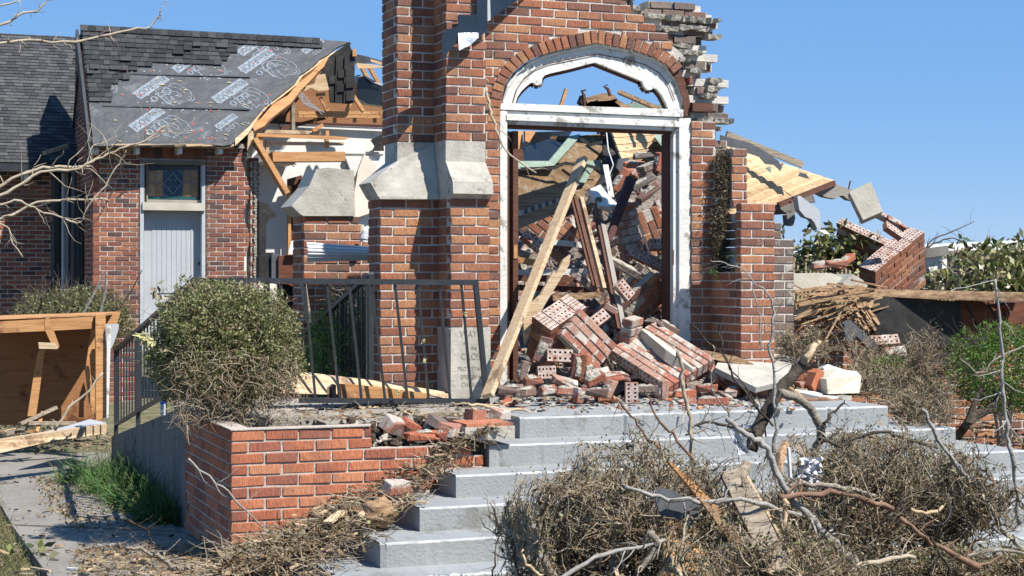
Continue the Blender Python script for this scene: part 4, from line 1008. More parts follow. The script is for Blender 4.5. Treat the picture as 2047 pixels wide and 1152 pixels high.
beam((595,195), (560,240), 8, WOOD_DK, 'dark diagonal rafter in the shade under the torn roof', Y=25.2)
beam((645,250), (625,262), 10, PINE_O, 'tilted orange block on the joists', Y=24.4)
beam((560,258), (650,236), 7, WOOD_DK, 'dark diagonal joist behind the upright posts', Y=25.1)
for pts, lb in (([(634,150),(650,148),(658,180),(636,182),(620,176),(608,183),(612,172),(628,168)], 'pale splintered roof boards fanned under the torn rafter'), ([(712,126),(765,132),(765,136),(715,137)], 'thin pale splintered board pointing right by the felt strip'), ([(705,100),(710,95),(714,112),(705,113)], 'small orange pointed roof splinter on the ridge end'), ([(740,118),(764,125),(764,130),(742,124)], 'narrow pale splinter near the buttress edge')):
    b = MB(); b.prism([W(x, y, 24.8) for x, y in pts], (0, .03, 0)); solo('splintered_board', b, PLY if 'orange' not in lb else PINE_O, lb, 'board')
b = MB(); b.prism([W(x, y, 25.3) for x, y in [(708,108),(730,112),(764,122),(766,128),(740,126),(712,128)]], (0, .05, 0)); solo('roof_scrap', b, FELT, 'scrap of black felt roof left hanging beside the buttress', 'roof scrap')
for (p, q, lb) in (((722,134),(748,180), 'orange rafter slanting down to the buttress'), ((738,134),(770,192), 'second orange rafter slanting down behind the first')):
    beam(p, q, 9, PINE_O, lb, Y=25.2)
ft = thing('black_felt_strip', 'tall black felt-covered roof flap standing at the torn ridge', 'roof flap', W(680, 210, 24.9))
b = MB(); b.prism([W(x, y, 24.85) for x, y in [(660,118),(698,86),(701,96),(709,110),(709,205),(700,208),(661,205),(655,150)]], (0, .05, 0)); part('felt', b, CHAR, ft)
b = MB(); b.prism([W(x, y, 24.84) for x, y in [(640,150),(660,112),(699,84),(702,88),(676,112),(662,130),(655,165)]], (0, .05, 0)); part('torn_edge', b, CHAR, ft)
for x in (673, 690): b = MB(); b.bar(W(x, 112, 24.83), W(x-2, 205, 24.83), .02, .02, up=(0,1,0)); part('seam', b, CHAR, ft)
b = MB(); 
for (y, x0, x1) in ((152, 657, 672), (168, 672, 690), (140, 676, 692), (186, 692, 708), (160, 692, 708)): b.prism([W(x0, y, 24.82), W(x1, y-1, 24.82), W(x1, y+15, 24.82), W(x0, y+16, 24.82)], (0, .02, 0))
part('shingle_patch', b, CHAR, ft)
b = MB(); b.prism([W(x, y, 25.0) for x, y in [(715,150),(728,150),(745,160),(764,172),(766,212),(735,208),(712,196)]], (0, .2, 0)); solo('black_tarp', b, BLACKHOLE, 'sagging black plastic tarp beside the buttress in the open attic', 'tarp')
b = MB(); b.tube([W(715,155,24.95), W(728,151,24.95), W(744,164,24.95), W(763,171,24.95)], .012, 5); solo('tarp_edge', b, GREYP, 'thin pale pipe along the top of the black tarp', 'pipe')
wr = MB()
for k in range(7):
    p = [(600+random.uniform(-4, 4), 188+random.uniform(-5, 5)), (612+random.uniform(-6, 6), 205+random.uniform(-8, 8)), (628+random.uniform(-6, 8), 214+random.uniform(-6, 6)), (640+random.uniform(-10, 10), 222+random.uniform(-12, 12))]
    wr.tube([W(x, y, 24.7) for x, y in p], .006, 4)
solo('tangled_wires', wr, GREYP, 'tangle of pale electric wires under the torn roof', 'wires')
# attic darkness put into the colour of the far attic wall, brown boards
b = MB(); b.prism([W(x, y, 27) for x, y in [(540,170),(660,120),(770,200),(770,252),(520,250)]], (0, .08, 0)); solo('attic_boards', b, PLY_SHADE, 'brown boarded attic wall with painted shade, seen through the torn roof', 'boards')
# brown cabinet, red blind, felt roll
b = MB(); b.prism([W(x, y, 23.0) for x, y in [(557,512),(604,508),(606,640),(596,640),(596,590),(590,575),(575,568),(557,568)]], (0, .3, 0)); b.prism([W(x, y, 23.2) for x, y in [(556,566),(598,566),(598,650),(556,650)]], (0, .1, 0), 1)  # black sheet set in the arch stands in for the shade inside
solo('brown_cabinet', b, [RED_MASS, BLACKHOLE], 'reddish brown wooden cabinet with an arched opening filled in black left of the pillar', 'cabinet')
b = MB(); b.prism([W(x, y, 22.9) for x, y in [(576,508),(582,482),(600,480),(597,508)]], (0, .02, 0)); solo('cream_panel', b, PLASTER, 'small cream panel leaning on top of the brown cabinet', 'panel')
b = MB(); b.prism([W(x, y, 23.3) for x, y in [(518,402),(535,408),(550,428),(554,434),(540,438),(532,450),(531,520),(518,515)]], (0, .15, 0)); solo('torn_black_felt', b, CHAR, 'curled torn black felt hanging beside the annex wall end', 'roof felt')
b = MB(); b.prism([W(x, y, 23.1) for x, y in [(524,505),(548,505),(545,530),(550,560),(518,560),(518,515)]], (0, .2, 0)); solo('black_debris_sack', b, CHAR, 'crumpled black sheet wedged below the curled felt', 'sheet')
b = MB(); b.prism([W(x, y, 23.05) for x, y in [(543,508),(558,507),(558,560),(543,560)]], (0, .1, 0)); solo('dark_shutter', b, SLATE, 'grey slatted shutter left of the brown cabinet', 'shutter')

# ------------------------------------------------------------------ far left wing
wg = thing('brick_wing', 'long brick wing with grey shingle roof at the far left, in shade', 'building', (0, 27, 0))
YW2 = 26.5
bw = Brickwork(wg, cap=280)
z0 = 1.0
bw.face(FR(YW2), (1,0,0), (0,-1,0), z0, z0+CO*36, lambda z: [(-.2, XY(107, YW2)), (XY(133, YW2), 2.95)], B_ANNEX, bond=0, depth=.2)
bw.finish()
for (x0, x1) in ((105, 127), (133, 145), (163, 176)):
    b = MB(); Yq = YW2-.02 if x0 < 150 else 26.0
    if x0 < 150: b.box((XY(x0, Yq), Yq, .9), (XY(x1, Yq), Yq+.1, 3.35))
    else: b.box((XA0-.03, 25.3, 1.2), (XA0+.02, 26.2, 3.0))
    w_ = part('window', b, BLACKHOLE, wg, label='tall narrow black window')
    if x0 < 150:
        b = MB()
        for xx_ in (x0, x1): b.box((XY(xx_, Yq)-.02, Yq-.05, .9), (XY(xx_, Yq)+.02, Yq, 3.35))
        part('frame', b, SLATE if x0 != 133 else GREYP, w_)
b = MB(); b.tube([(XY(126, 26.3), 26.3, .6), (XY(127, 26.3), 26.3, 3.3)], .03, 8); part('downpipe', b, GREYP, wg)
b = MB(); b.tube([(2.82, 25.9, .6), (2.84, 25.9, 3.3)], .035, 8); part('downpipe', b, SLATE, wg)
# shingle roof with real courses
EW = Vector((0, 26.1, 3.41)); RW = Vector((0, 27.93, 5.56)); uw = (RW-EW).normalized(); nW = Vector((1,0,0)).cross(uw).normalized(); LS = (RW-EW).length
b = MB(); b.prism([Vector((-1.5,26.1,3.41)), Vector((3.2,26.1,3.41)), Vector((3.2,27.93,5.56)), Vector((-1.5,27.93,5.56))], -nW*.06); part('roof_deck', b, CHAR, wg)
b = MB(); b.prism([Vector((-1.5,27.93,5.56)), Vector((3.2,27.93,5.56)), Vector((3.2,29.7,3.41)), Vector((-1.5,29.7,3.41))], (0,0,-.05)); part('back_slope', b, SHING_L, wg)
b = MB(); ex = .068; nr = int(LS/ex)
for r in range(nr+1):
    x = -.6-random.random()*.2; s0 = r*ex
    while x < 3.0:
        w = random.choice([.09, .12, .16, .2, .14]); lf = .012+random.random()*.006
        if x+w > -.3: b.prism([EW+Vector((x, 0, 0))+uw*s0+nW*lf, EW+Vector((x+w-.004, 0, 0))+uw*s0+nW*lf, EW+Vector((x+w-.004, 0, 0))+uw*min(LS, s0+ex*1.15)+nW*.003, EW+Vector((x, 0, 0))+uw*min(LS, s0+ex*1.15)+nW*.003], nW*.004)
        x += w
part('shingles', b, SHING_L, wg, stuff=True)
b = MB(); b.box((-1.5, 26.05, 3.28), (2.86, 26.13, 3.40)); part('eave_board', b, BLACKM, wg)
for x in (-.1, .75, 1.6, 2.45): b = MB(); b.box((x+.55, 26.1, 3.17), (x+.61, 26.5, 3.30)); part('rafter_tail', b, WHITE, wg)
b = MB(); b.bar(W(88, 306, 25.6), W(134, 292, 25.9), .05, .05, up=(0,0,1)); solo('fallen_stick', b, BARK_T, 'thick pale broken stick lying at the eave of the grey roof', 'branch')

# ------------------------------------------------------------------ overturned wooden roof section at the left
bx = thing('overturned_wooden_box', 'overturned orange timber roof section with open dark underside at the left', 'wooden frame', W(110, 900, 16.5))
YB = 16.5
def poly(pts, Y, d, m, name, par, label=None):
    mb = MB(); mb.prism([W(p[0], p[1], p[2] if len(p) > 2 else Y) for p in pts], (0, d, 0)); return part(name, mb, m, par, label)
poly([(-40,634),(0,633),(186,630),(198,660),(205,850),(-40,850)], 17.2, .05, PLY_SHADE, 'back_panel', bx)
b = MB(); b.prism([W(-40,640,16.4), W(205,628,16.4), W(240,623,17.3), W(-40,632,17.3)], (0,0,-.02)); part('top_panel', b, PINE_O, bx)
poly([(-40,641),(186,632),(186,657),(90,662),(-40,668)], 16.4, .05, PINE_O, 'top_beam', bx)
poly([(196,628),(242,623),(236,640),(232,655),(210,648)], 16.9, .04, PINE_O, 'end_board', bx)
poly([(191,630),(211,628),(213,835),(192,840)], 16.35, .06, PINE_O, 'upright', bx)
poly([(182,660),(192,655),(192,838),(184,800),(172,730)], 16.7, .05, PINE_O, 'upright', bx)
poly([(89,640),(97,632),(119,692),(113,698),(104,690),(90,660)], 16.25, .05, PINE_O, 'brace', bx)
poly([(77,685),(110,686),(118,695),(114,698),(78,697)], 16.2, .06, PINE, 'brace', bx)
poly([(78,697),(90,697),(78,790),(72,832),(55,832),(66,760)], 16.7, .05, PINE_O, 'brace', bx)
poly([(170,732),(178,732),(190,800),(186,832),(178,800)], 16.6, .05, PINE_O, 'brace', bx)
poly([(160,790),(168,765),(176,800),(170,835),(158,835)], 16.9, .05, PLY_SHADE, 'brace', bx)
poly([(210,648),(238,648),(236,662),(226,690),(214,712)], 16.5, .04, GREYP, 'grey_trim', bx)
poly([(214,652),(222,652),(221,690),(217,835),(213,835)], 16.3, .03, WHITE, 'split_white_board', bx)
b = MB(); b.prism([W(x, y, Y) for x, y, Y in [(-40,905,14.6),(0,906,14.6),(105,882,15),(213,866,15.4),(214,848,15.4),(80,866,15),(-40,885,14.6)]], (0, .07, 0))
solo('long_timber', b, PINE, 'long pale timber lying on the ground along the front of the overturned roof section', 'timber')
b = MB(); b.prism([W(70,868,15.5), W(213,845,15.8), W(180,838,16.3), W(140,850,16.2)], (0,0,-.05)); solo('grey_board', b, GREYP, 'grey painted board lying in the mouth of the overturned roof section', 'board')
for (p, q, m, lb) in (((40,848),(112,815), WOOD_W, 'dark slat leaning inside the overturned roof section'), ((10,868),(45,860), WOOD_W, 'short dark slat at the left mouth of the roof section'), ((72,866),(84,826), PINE_O, 'small orange splinter standing inside the roof section'), ((55,846),(150,846), WOOD_W, 'flat grey slat inside the roof section'), ((60,862),(85,868), PINE_O, 'chunk of orange wood on the ground by the long timber')):
    mb = MB(); mb.bar(W(*p, 16.2), W(*q, 16.4), .03, .05, up=(0,1,0)); solo('wood_slat', mb, m, lb, 'slat')

# ------------------------------------------------------------------ loose bricks and chunks of brickwork
def fix(M):                                                  # keep right handed, orthonormal
    x = M.col[0].to_3d().normalized(); y = M.col[1].to_3d(); z = x.cross(y).normalized(); y = z.cross(x); R_ = Matrix((x, y, z)).transposed().to_4x4(); return R_
def frame(x, z):                                             # axes from view-space (right, up, away) triples
    x = cv(*x).normalized(); z = cv(*z); y = z.cross(x).normalized(); z = x.cross(y); return Matrix((x, y, z)).transposed().to_4x4()
def chunk(px, py, Y, nx, ny, nz, fx, fz, m, label, top='holed', front='solid', cap=None, core=MORTAR_L, miss=.0, group=None, jag=1):
    """fallen piece of brickwork: nx bricks long, ny wythes, nz courses; px,py,Y = centre"""
    c = W(px, py, Y); F_ = frame(fx, fz)
    t = thing('brick_chunk', label, 'brickwork', c, group); t.rotation_euler = F_.to_euler()
    cm = MB(); L = nx*.204; H = nz*CO; D = ny*.1
    for k in range(nz):
        for j in range(ny):
            xs_ = [(i*.204, BL) for i in range(nx)] if (k % 2 == 0 or not jag) else [(-.001, BL*.48)]+[(.102+i*.204, BL) for i in range(nx-1)]+[(.102+(nx-1)*.204, BL*.48)]
            for i, (x0, ln) in enumerate(xs_):
                if jag and i in (0, len(xs_)-1) and k not in (0, nz-1) and random.random() < .12: continue
                x = -L/2+x0+ln/2+.005
                o = bpy.data.objects.new('brick', brick_mesh(m, 'holed' if (k == nz-1 and top == 'holed') else random.randrange(5))); col.objects.link(o); o.parent = t
                rz = Matrix.Rotation(random.uniform(-.02, .02), 4, 'Z') @ Matrix.Rotation(random.uniform(-.012, .012), 4, 'Y')
                o.matrix_local = Matrix.Translation((x, -D/2+(j+.5)*.1+random.uniform(-.003, .003), -H/2+(k+.5)*CO)) @ rz @ Matrix.Diagonal((ln/BL, 1, 1, 1))
        a = .012 if k == nz-1 and top == 'holed' else 0
        cm.box((-L/2+.012, -D/2+.012, -H/2+k*CO), (L/2-.018, D/2-.012, -H/2+(k+1)*CO-a-.004))
    me = new_mesh('mortar', cm.v, cm.f); me.materials.append(core); o = bpy.data.objects.new('mortar', me); col.objects.link(o); o.parent = t
    return t
RB = []
def rbrick(px, py, Y, fx, fz, m, label, kind=None, L=1.0, group=None):
    k = kind if kind is not None else random.randrange(10, 14)
    o = bpy.data.objects.new('loose_brick', brick_mesh(m, k)); col.objects.link(o)
    o.matrix_world = Matrix.Translation(W(px, py, Y)) @ frame(fx, fz) @ Matrix.Diagonal((L, 1, 1, 1))
    o['label'] = label; o['category'] = 'brick'
    if group: o['group'] = group
    return o
# underlying heap inside the doorway
hp_ = MB(); n = 46; pts = {}
def heapz(u, v):                                             # u 0..1 across, v 0..1 away
    base = LZ-.02+(.18+.72*v+1.15*v*v)*(0.30+.70*u)*(1.0 if v > .1 else v*10)
    return base+noise.noise(Vector((u*7, v*6, 2)))*.13+noise.noise(Vector((u*19, v*17, 5)))*.06
for j in range(n+1):
    for i in range(n+1):
        u, v = i/n, j/n; Y = 11.9+v*3.6; X = (4.62+.05*v)+(1.58+v*1.2)*u; hp_.v.append((X, Y, heapz(u, v)))
for j in range(n):
    for i in range(n): a = j*(n+1)+i; hp_.f.append((a, a+1, a+n+2, a+n+1)); hp_.mi.append(0)
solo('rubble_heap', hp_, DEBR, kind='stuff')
# jumbled grey bricks lying on the heap
G1 = 'loose bricks jumbled on the heap inside the doorway'
random.seed(11)
for k in range(250):
    v = random.random()**.75; u = random.random()**.75
    if u < .35 and v > .25 and random.random() < .75: continue
    Y = 12.0+v*3.3; X = 4.7+(1.5+v*1.1)*u
    ci = random.choice([0, 0, 0, 1, 1, 2]); m = [B_GREY, B_PINK, B_WHITE][ci]; k_ = random.choice([10, 11, 12, 13, 14, 15, 'broken'])
    o = bpy.data.objects.new('loose_brick', brick_mesh(m, k_)); col.objects.link(o)
    o.location = (X, Y, heapz(u, v)+.03+random.random()*.05); o.rotation_euler = (random.uniform(-1.3, 1.3), random.uniform(-1.3, 1.3), random.uniform(0, 6.28))
    kd = ('dusty grey', 'dull reddish', 'mortar-whitened')[ci]; o['label'] = kd+' loose brick jumbled in the heap inside the doorway'; o['category'] = 'brick'; o['group'] = kd+' '+G1
# chunks
HA = (.8, .6, 0)
chunk(1112, 662, 12.0, 2, 2, 6, (.87, .52, .75), (.15, .95, -.8), B_TOWER, 'large dark red brick chunk tilted up at the left of the doorway, holed bed uppermost', core=MORTAR)
chunk(1172, 680, 11.8, 2, 1, 4, (.62, -.62, .2), (.55, .60, .35), B_WHITE, 'white mortar-faced brick chunk in the middle of the doorway heap', top='solid')
chunk(1322, 716, 11.75, 3, 1, 8, (.70, -.45, -.55), (-.85, -.30, -.50), B_WHITE, 'long flat pinkish wall slab sliding out of the doorway, holed bricks along its front edge')
chunk(1285, 598, 12.75, 2, 1, 4, (.74, .66, .15), (-.55, .62, -.5), B_TOWER, 'reddish brick chunk with pale joints leaning inside the right jamb', top='solid')
chunk(1255, 462, 13.2, 1, 1, 7, (.85, .2, .4), (.30, .95, .1), B_WHITE, 'tall narrow chunk of mortar-caked bricks standing in the heap behind the maroon board', top='solid')
chunk(1306, 462, 13.6, 2, 1, 3, (.35, -.94, .1), (.94, .35, .1), B_TOWER, 'dark brick panel with white joints beside the right jamb', top='solid', core=MORTAR)
chunk(1300, 522, 13.0, 2, 1, 1, (.85, -.4, .2), (.05, .35, -.9), B_WHITE, 'whitish holed brick pair wedged at the right jamb', jag=0)
chunk(1090, 455, 14.0, 3, 1, 5, (.75, -.62, .2), (.6, .75, .1), B_TOWER, 'shaded brick panel under the grey cornice beam', top='solid', core=MORTAR)
chunk(1262, 660, 11.95, 1, 1, 3, (.5, .1, .86), (.12, .95, -.3), B_WHITE, 'short upright stack of three whitened bricks above the long slab', top='solid')
chunk(1300, 340, 14.6, 1, 2, 2, (.85, .35, .3), (-.2, .95, -.1), B_GREY, 'grey double brick chunk high at the right end of the heap', top='solid')
# individual bricks, traced where each one lies
FL = (0, 1, 0); UPR = ((0, 1, 0), (1, 0, .2))
LB = [
 (1086,700,11.7,(.35,.93,.1),(-.3,.1,-.95),B_PINK,'rough brown brick standing on end left of the white-faced chunk',None,1),
 (1118,712,11.6,(.95,-.05,.2),(.0,.25,-.97),B_PINK,'holed pinkish brick facing out below the dark tilted chunk','holed',1),
 (1045,741,11.7,(.25,.95,.1),(-.8,.2,-.3),B_GREY,'grey brick standing at the left jamb',None,.8),
 (1092,745,11.5,(1,.03,.2),(.0,.15,-1),B_GREY,'grey holed brick upright below the holed pinkish brick','holed',.7),
 (1065,760,11.5,(1,.1,.3),(.1,1,-.2),B_PINK,'small red brick at the foot of the left jamb',None,.7),
 (1155,733,11.45,(.05,1,.1),(.6,.1,-.8),B_PINK,'tall brown brick on end, left one of a pair by the long slab',None,1),
 (1172,737,11.42,(.1,1,.1),(.7,.1,-.6),B_TOWER,'tall dark red brick on end, right one of a pair by the long slab',None,1.05),
 (1197,748,11.4,(.9,.15,.3),(.1,.95,-.3),B_WHITE,'white-smeared brick right of the upright pair',None,.9),
 (1190,758,11.2,(.85,.4,.2),(-.3,.8,-.4),B_PLANT,'bright red brick tilted on the landing front row',None,.8),
 (1020,779,11.3,(1,.02,.15),(0,1,-.1),B_GREY,'grey brick lying flat at the left end of the landing rubble',None,1),
 (1052,785,11.15,(.5,0,.9),(0,1,0),B_GREY,'dark end-on brick next to the flat grey brick',None,.9),
 (1096,780,11.2,(.9,.1,.4),(.1,1,0),B_WHITE,'small whitened brick in the front row left of centre',None,.7),
 (1130,765,11.3,(.85,-.3,.3),(.3,.85,-.2),B_WHITE,'red brick with white mortar tilting down to the left',None,1.05),
 (1134,783,11.15,(1,-.1,.2),(.1,1,0),B_PINK,'brown red brick under the tilted mortared brick',None,.9),
 (1156,790,10.95,(.2,1,0),(.8,0,-.4),B_WHITE,'rounded grey-white brick end standing on the landing, foremost',None,.55),
 (1191,785,11.05,(1,0,.1),(0,1,0),B_GREY,'grey block brick in the front row centre',None,.85),
 (1217,778,11.05,(.4,.8,.2),(-.6,.6,-.3),B_WHITE,'white-edged brick leaning right of the grey block',None,.7),
 (1222,757,11.3,(.85,.15,.3),(.1,1,0),B_PINK,'reddish brick behind the leaning white-edged brick',None,.9),
 (1235,752,11.45,(.9,-.2,.3),(.2,.95,0),B_PINK,'half hidden brick under the long slab',None,1),
 (1262,785,11.0,(0,1,0),(.1,.1,-1),B_PINK,'pinkish holed brick standing on its short end in front of the slab','holed',.75),
 (1292,779,11.15,(1,0,.1),(0,1,0),B_GREY,'flat grey brick right of the standing holed brick',None,.9),
 (1325,781,11.0,(0,1,.1),(1,0,.2),B_WHITE,'white square block brick standing in front of the slab',None,.75),
 (1368,788,11.2,(1,0,.2),(0,1,0),B_PLANT,'red brick in the front row right of the white block',None,.9),
 (1412,777,11.3,(1,.05,.2),(0,1,0),B_WHITE,'whitened red brick sitting higher in the right front row',None,.75),
 (1425,803,10.85,(1,.0,-.1),(0,1,0),B_PINK,'clean pinkish brown brick lying alone foremost right of centre',None,1.25),
 (1376,806,10.95,(.8,.2,.3),(.1,1,0),B_WHITE,'small broken mortared brick bit left of the lone pinkish brick','broken',1),
 (1465,783,11.3,(.3,.1,.95),(0,1,0),B_WHITE,'white block brick left of the brown block by the trunk',None,1.1),
 (1508,788,11.3,(1,0,.35),(0,1,0),B_PINK,'square brown brick behind the splintered trunk, upper of two',None,.95),
 (1505,802,11.2,(1,0,.3),(0,1,0),B_GREY,'dull brown brick behind the splintered trunk, lower of two',None,1),
 (1488,760,11.6,(.7,-.5,.4),(.4,.8,-.3),B_PLANT,'bright red brick half lying at the tip of the slab',None,.6),
 (1240,360,14.2,(.55,.8,.1),(-.6,.5,-.5),B_PINK,'pale pink brick tilted high on the heap under the plywood',None,1.25),
 (1285,365,14.1,(.85,.5,.2),(-.4,.8,-.3),B_GREY,'large grey brick tilted right of the pale pink brick',None,1.3),
 (1297,385,13.9,(.75,.6,.2),(-.5,.7,-.4),B_GREY,'grey brick with combed face below the large grey brick',None,1.3),
 (1268,330,14.9,(1,-.05,.1),(.1,.9,-.3),B_PINK,'brick near the top of the heap below the decking corner',None,1.1),
 (1316,325,14.5,(.2,.95,.1),(-.8,.3,-.3),B_PINK,'reddish brick on end beside the right jamb, topmost',None,1),
 (1285,312,14.8,(.9,.1,.2),(0,1,0),B_GREY,'topmost brown brick of the heap',None,1),
 (1195,420,13.5,(.2,.95,.1),(.8,-.1,-.4),B_GREY,'dark grey brick standing behind the brown trim board',None,1.1),
 (1066,485,13.0,(.75,-.62,.1),(.55,.4,-.7),B_WHITE,'holed whitish brick standing at the left side of the dark gap','holed',1.15),
 (1170,563,12.5,(.8,-.5,.2),(.5,.8,-.2),B_PINK,'dusty brick below the brown trim board',None,1.2),
 (1247,580,12.2,(.6,-.7,.2),(.3,.3,-.9),B_WHITE,'white holed brick end left of the orange chunk','holed',.8),
 (1247,535,12.7,(.85,-.45,.2),(.4,.85,-.3),B_GREY,'grey slab brick above the orange chunk',None,1.7),
 (1315,490,12.95,(1,0,.3),(.0,.4,-.9),B_WHITE,'holed brick above the wedged pair at the right jamb','holed',.8),
 (1195,640,11.9,(.7,.5,.4),(.0,.3,-1),B_WHITE,'whitish holed brick above the white-faced chunk','holed',.9),
 (1222,622,12.2,(.7,-.4,.4),(.1,1,0),B_PINK,'brown brick in shade behind the grey rail',None,1),
 (1310,650,12.1,(.5,-.4,.7),(.1,1,0),B_GREY,'dark grey brick in shade by the foot of the right jamb',None,1.1),
 (1335,655,12.0,(.8,-.5,.3),(.3,.9,-.1),B_GREY,'second dark grey brick in shade at the foot of the right jamb',None,1),
]
for it in LB: rbrick(*it)
# more small front row bits
G2 = 'small broken brick bits along the front of the landing rubble'
for k in range(42):
    x = random.uniform(995, 1560); y = random.uniform(745, 800); Y = 11.2+random.random()*.6
    p = W(x, y, Y); p.z = LZ+.025+max(0, Y-11.35)*.35*random.random()
    o = bpy.data.objects.new('brick_bit', brick_mesh(random.choice([B_PINK, B_WHITE, B_GREY, B_PLANT]), random.choice(['broken', 10, 12]))); col.objects.link(o)
    s_ = random.uniform(.35, .8); o.location = p; o.scale = (s_, s_, s_*.8); o.rotation_euler = (random.uniform(-.5, .5), random.uniform(-.5, .5), random.uniform(0, 6.3))
    o['label'] = 'small broken brick bit on the landing in front of the doorway heap'; o['category'] = 'brick bit'; o['group'] = G2
# limestone pieces
def stone(pts, Y, d, m, label, name='stone_slab', cat='stone', tilt=0):
    mb = MB(); mb.prism([W(p[0], p[1], p[2] if len(p) > 2 else Y) for p in pts], d); return solo(name, mb, m, label, cat)
stone([(1282,658,11.9),(1298,655,12.3),(1345,675,12.2),(1372,692,12.1),(1402,728,11.6),(1385,738,11.5),(1330,698,11.6)], 12, (0,.02,-.09), STONE_P, 'cream limestone slab lying diagonally behind the long brick slab')
stone([(1338,672,12.2),(1352,672,12.3),(1440,738,11.6),(1452,752,11.5),(1436,755,11.5)], 12, (0,.02,-.06), B_WHITE, 'thin pink edge of mortared brick running beside the cream slab', name='brick_edge', cat='brickwork')
stone([(1180,378,13.6),(1200,369,13.7),(1212,385,13.6),(1238,412,13.4),(1222,420,13.4),(1200,412,13.4),(1190,398,13.5)], 13.6, (0,.05,-.02), WHITE, 'chipped white painted board piece lying high on the heap', name='painted_board', cat='board')
stone([(1430,735,11.5),(1445,702,12.2),(1492,702,12.3),(1492,696,12.35),(1590,716,12.1),(1566,762,11.2),(1512,775,11.0)], 12, (0,.02,-.04), STONE, 'large flat whitish plaster slab lying at the foot of the right buttress')
stone([(1398,703),(1412,701),(1470,712),(1508,728),(1500,731),(1440,722),(1405,712)], 11.7, (0,.06,0), WOOD_ROT, 'dark splintered plank lying across the plaster slab', name='splintered_plank', cat='plank')
stone([(1655,788,11.2),(1652,758,11.2),(1672,738,11.5),(1712,742,11.5),(1722,752,11.4),(1718,786,11.1)], 11.3, (0,.25,0), STONE_P, 'blocky beige stone lump on the right end of the landing')
stone([(1622,770),(1632,745),(1642,738),(1648,745),(1640,778),(1630,784)], 11.3, (0,.12,0), B_PLANT, 'smooth pink brick standing left of the beige stone lump', name='pink_brick', cat='brick')
stone([(1598,765),(1624,762),(1626,778),(1606,782)], 11.4, (0,.1,0), B_PINK, 'reddish block left of the pink brick', name='brick_block', cat='brick')
stone([(1645,735),(1655,728),(1690,740),(1670,745),(1650,742)], 11.6, (0,.1,-.02), CLOTH, 'bluish white crumpled scrap above the beige stone', name='white_scrap', cat='scrap')
stone([(1588,782,11.1),(1590,778,11.3),(1645,785,11.3),(1644,794,11.1)], 11.2, (0,.03,-.03), WHITE, 'white painted board lying on the landing near its right end', name='white_board', cat='board')
stone([(1645,795,11.0),(1646,790,11.2),(1682,793,11.2),(1680,800,11.0)], 11.2, (0,.03,-.02), WHITE, 'shorter white board right of the first on the landing', name='white_board', cat='board')
stone([(1683,797),(1690,790),(1702,792),(1703,801),(1685,801)], 11.0, (0,.06,0), STONE, 'small grey stone bit at the right end of the landing', name='stone_bit')

# ------------------------------------------------------------------ lumber in the doorway
mb = MB(); A_ = W(974, 792, 11.25); B_ = W(1164, 318, 12.9)
dv = (B_-A_).normalized(); mb.bar(A_, B_, .038, .088, up=(0, 1, .3)); 
solo('leaning_plank', mb, [PINE], 'long pale two-by-four leaning diagonally through the doorway', 'plank')
b = MB(); b.prism([W(x, y, 11.95-.0*x) for x, y in [(1046,640),(1052,615),(1080,590),(1108,540),(1112,548),(1126,520),(1141,509),(1138,530),(1118,562),(1090,608),(1068,650),(1050,690)]], (.0, .03, 0))
solo('split_plank', b, PINE, 'yellowish split plank forking off the long leaning two-by-four', 'plank')
t = thing('brown_trim_board', 'dark brown door trim board with a pale edge leaning against the plank', 'board', W(1195, 580, 12.3))
b = MB(); b.bar(W(1160, 398, 12.75), W(1206, 580, 12.35), .03, .075, up=(0, 1, .2)); part('face', b, PINE, t)
b = MB(); b.bar(W(1144, 390, 12.75), W(1190, 572, 12.33), .05, .022, up=(0, 1, .2)); b.bar(W(1150, 392, 12.72), W(1196, 575, 12.3), .03, .008, up=(0,1,.2)); part('moulding', b, WOOD_DK, t)
b = MB(); b.bar(W(1203, 450, 12.9), W(1247, 672, 12.0), .045, .05, up=(0, 1, .2)); solo('grey_rail', b, CONC, 'narrow grey painted rail leaning into the heap right of the brown board', 'board')
b = MB(); b.bar(W(1196, 440, 12.95), W(1238, 660, 12.05), .05, .03, up=(0, 1, .2)); solo('brown_rail', b, WOOD_DK, 'thin dark brown strip along the left side of the grey rail', 'board')
b = MB(); b.prism([W(x, y, Y) for x, y, Y in [(1256,352,13.2),(1274,358,13.2),(1268,372,13.1),(1224,482,12.8),(1213,478,12.8)]], (0, .05, 0)); solo('maroon_board', b, WOOD_MAR, 'dark maroon painted board standing in front of the tall brick chunk', 'board')
t = thing('fallen_cornice', 'fallen grey-white cornice beam with dentils across the left of the doorway', 'cornice', W(1085, 420, 13.6))
b = MB(); b.prism([W(x, y, 13.6) for x, y in [(1030,410),(1134,377),(1146,398),(1030,446)]], (0, .12, 0)); part('cornice_face', b, GREYP, t)
b = MB(); b.bar(W(1030, 408, 13.5), W(1136, 375, 13.5), .12, .03, up=(0,1,0)); b.bar(W(1030, 448, 13.55), W(1140, 403, 13.55), .1, .02, up=(0,1,0)); part('cornice_edge', b, WOOD_W, t)
for k in range(7):
    x = 1044+k*14; y = 425-k*4.8; b = MB(); b.prism([W(x-4, y-9, 13.52), W(x+3, y-11, 13.52), W(x+4, y+3, 13.52), W(x-2, y+6, 13.52)], (0, .08, 0)); part('dentil', b, GREYP, t)
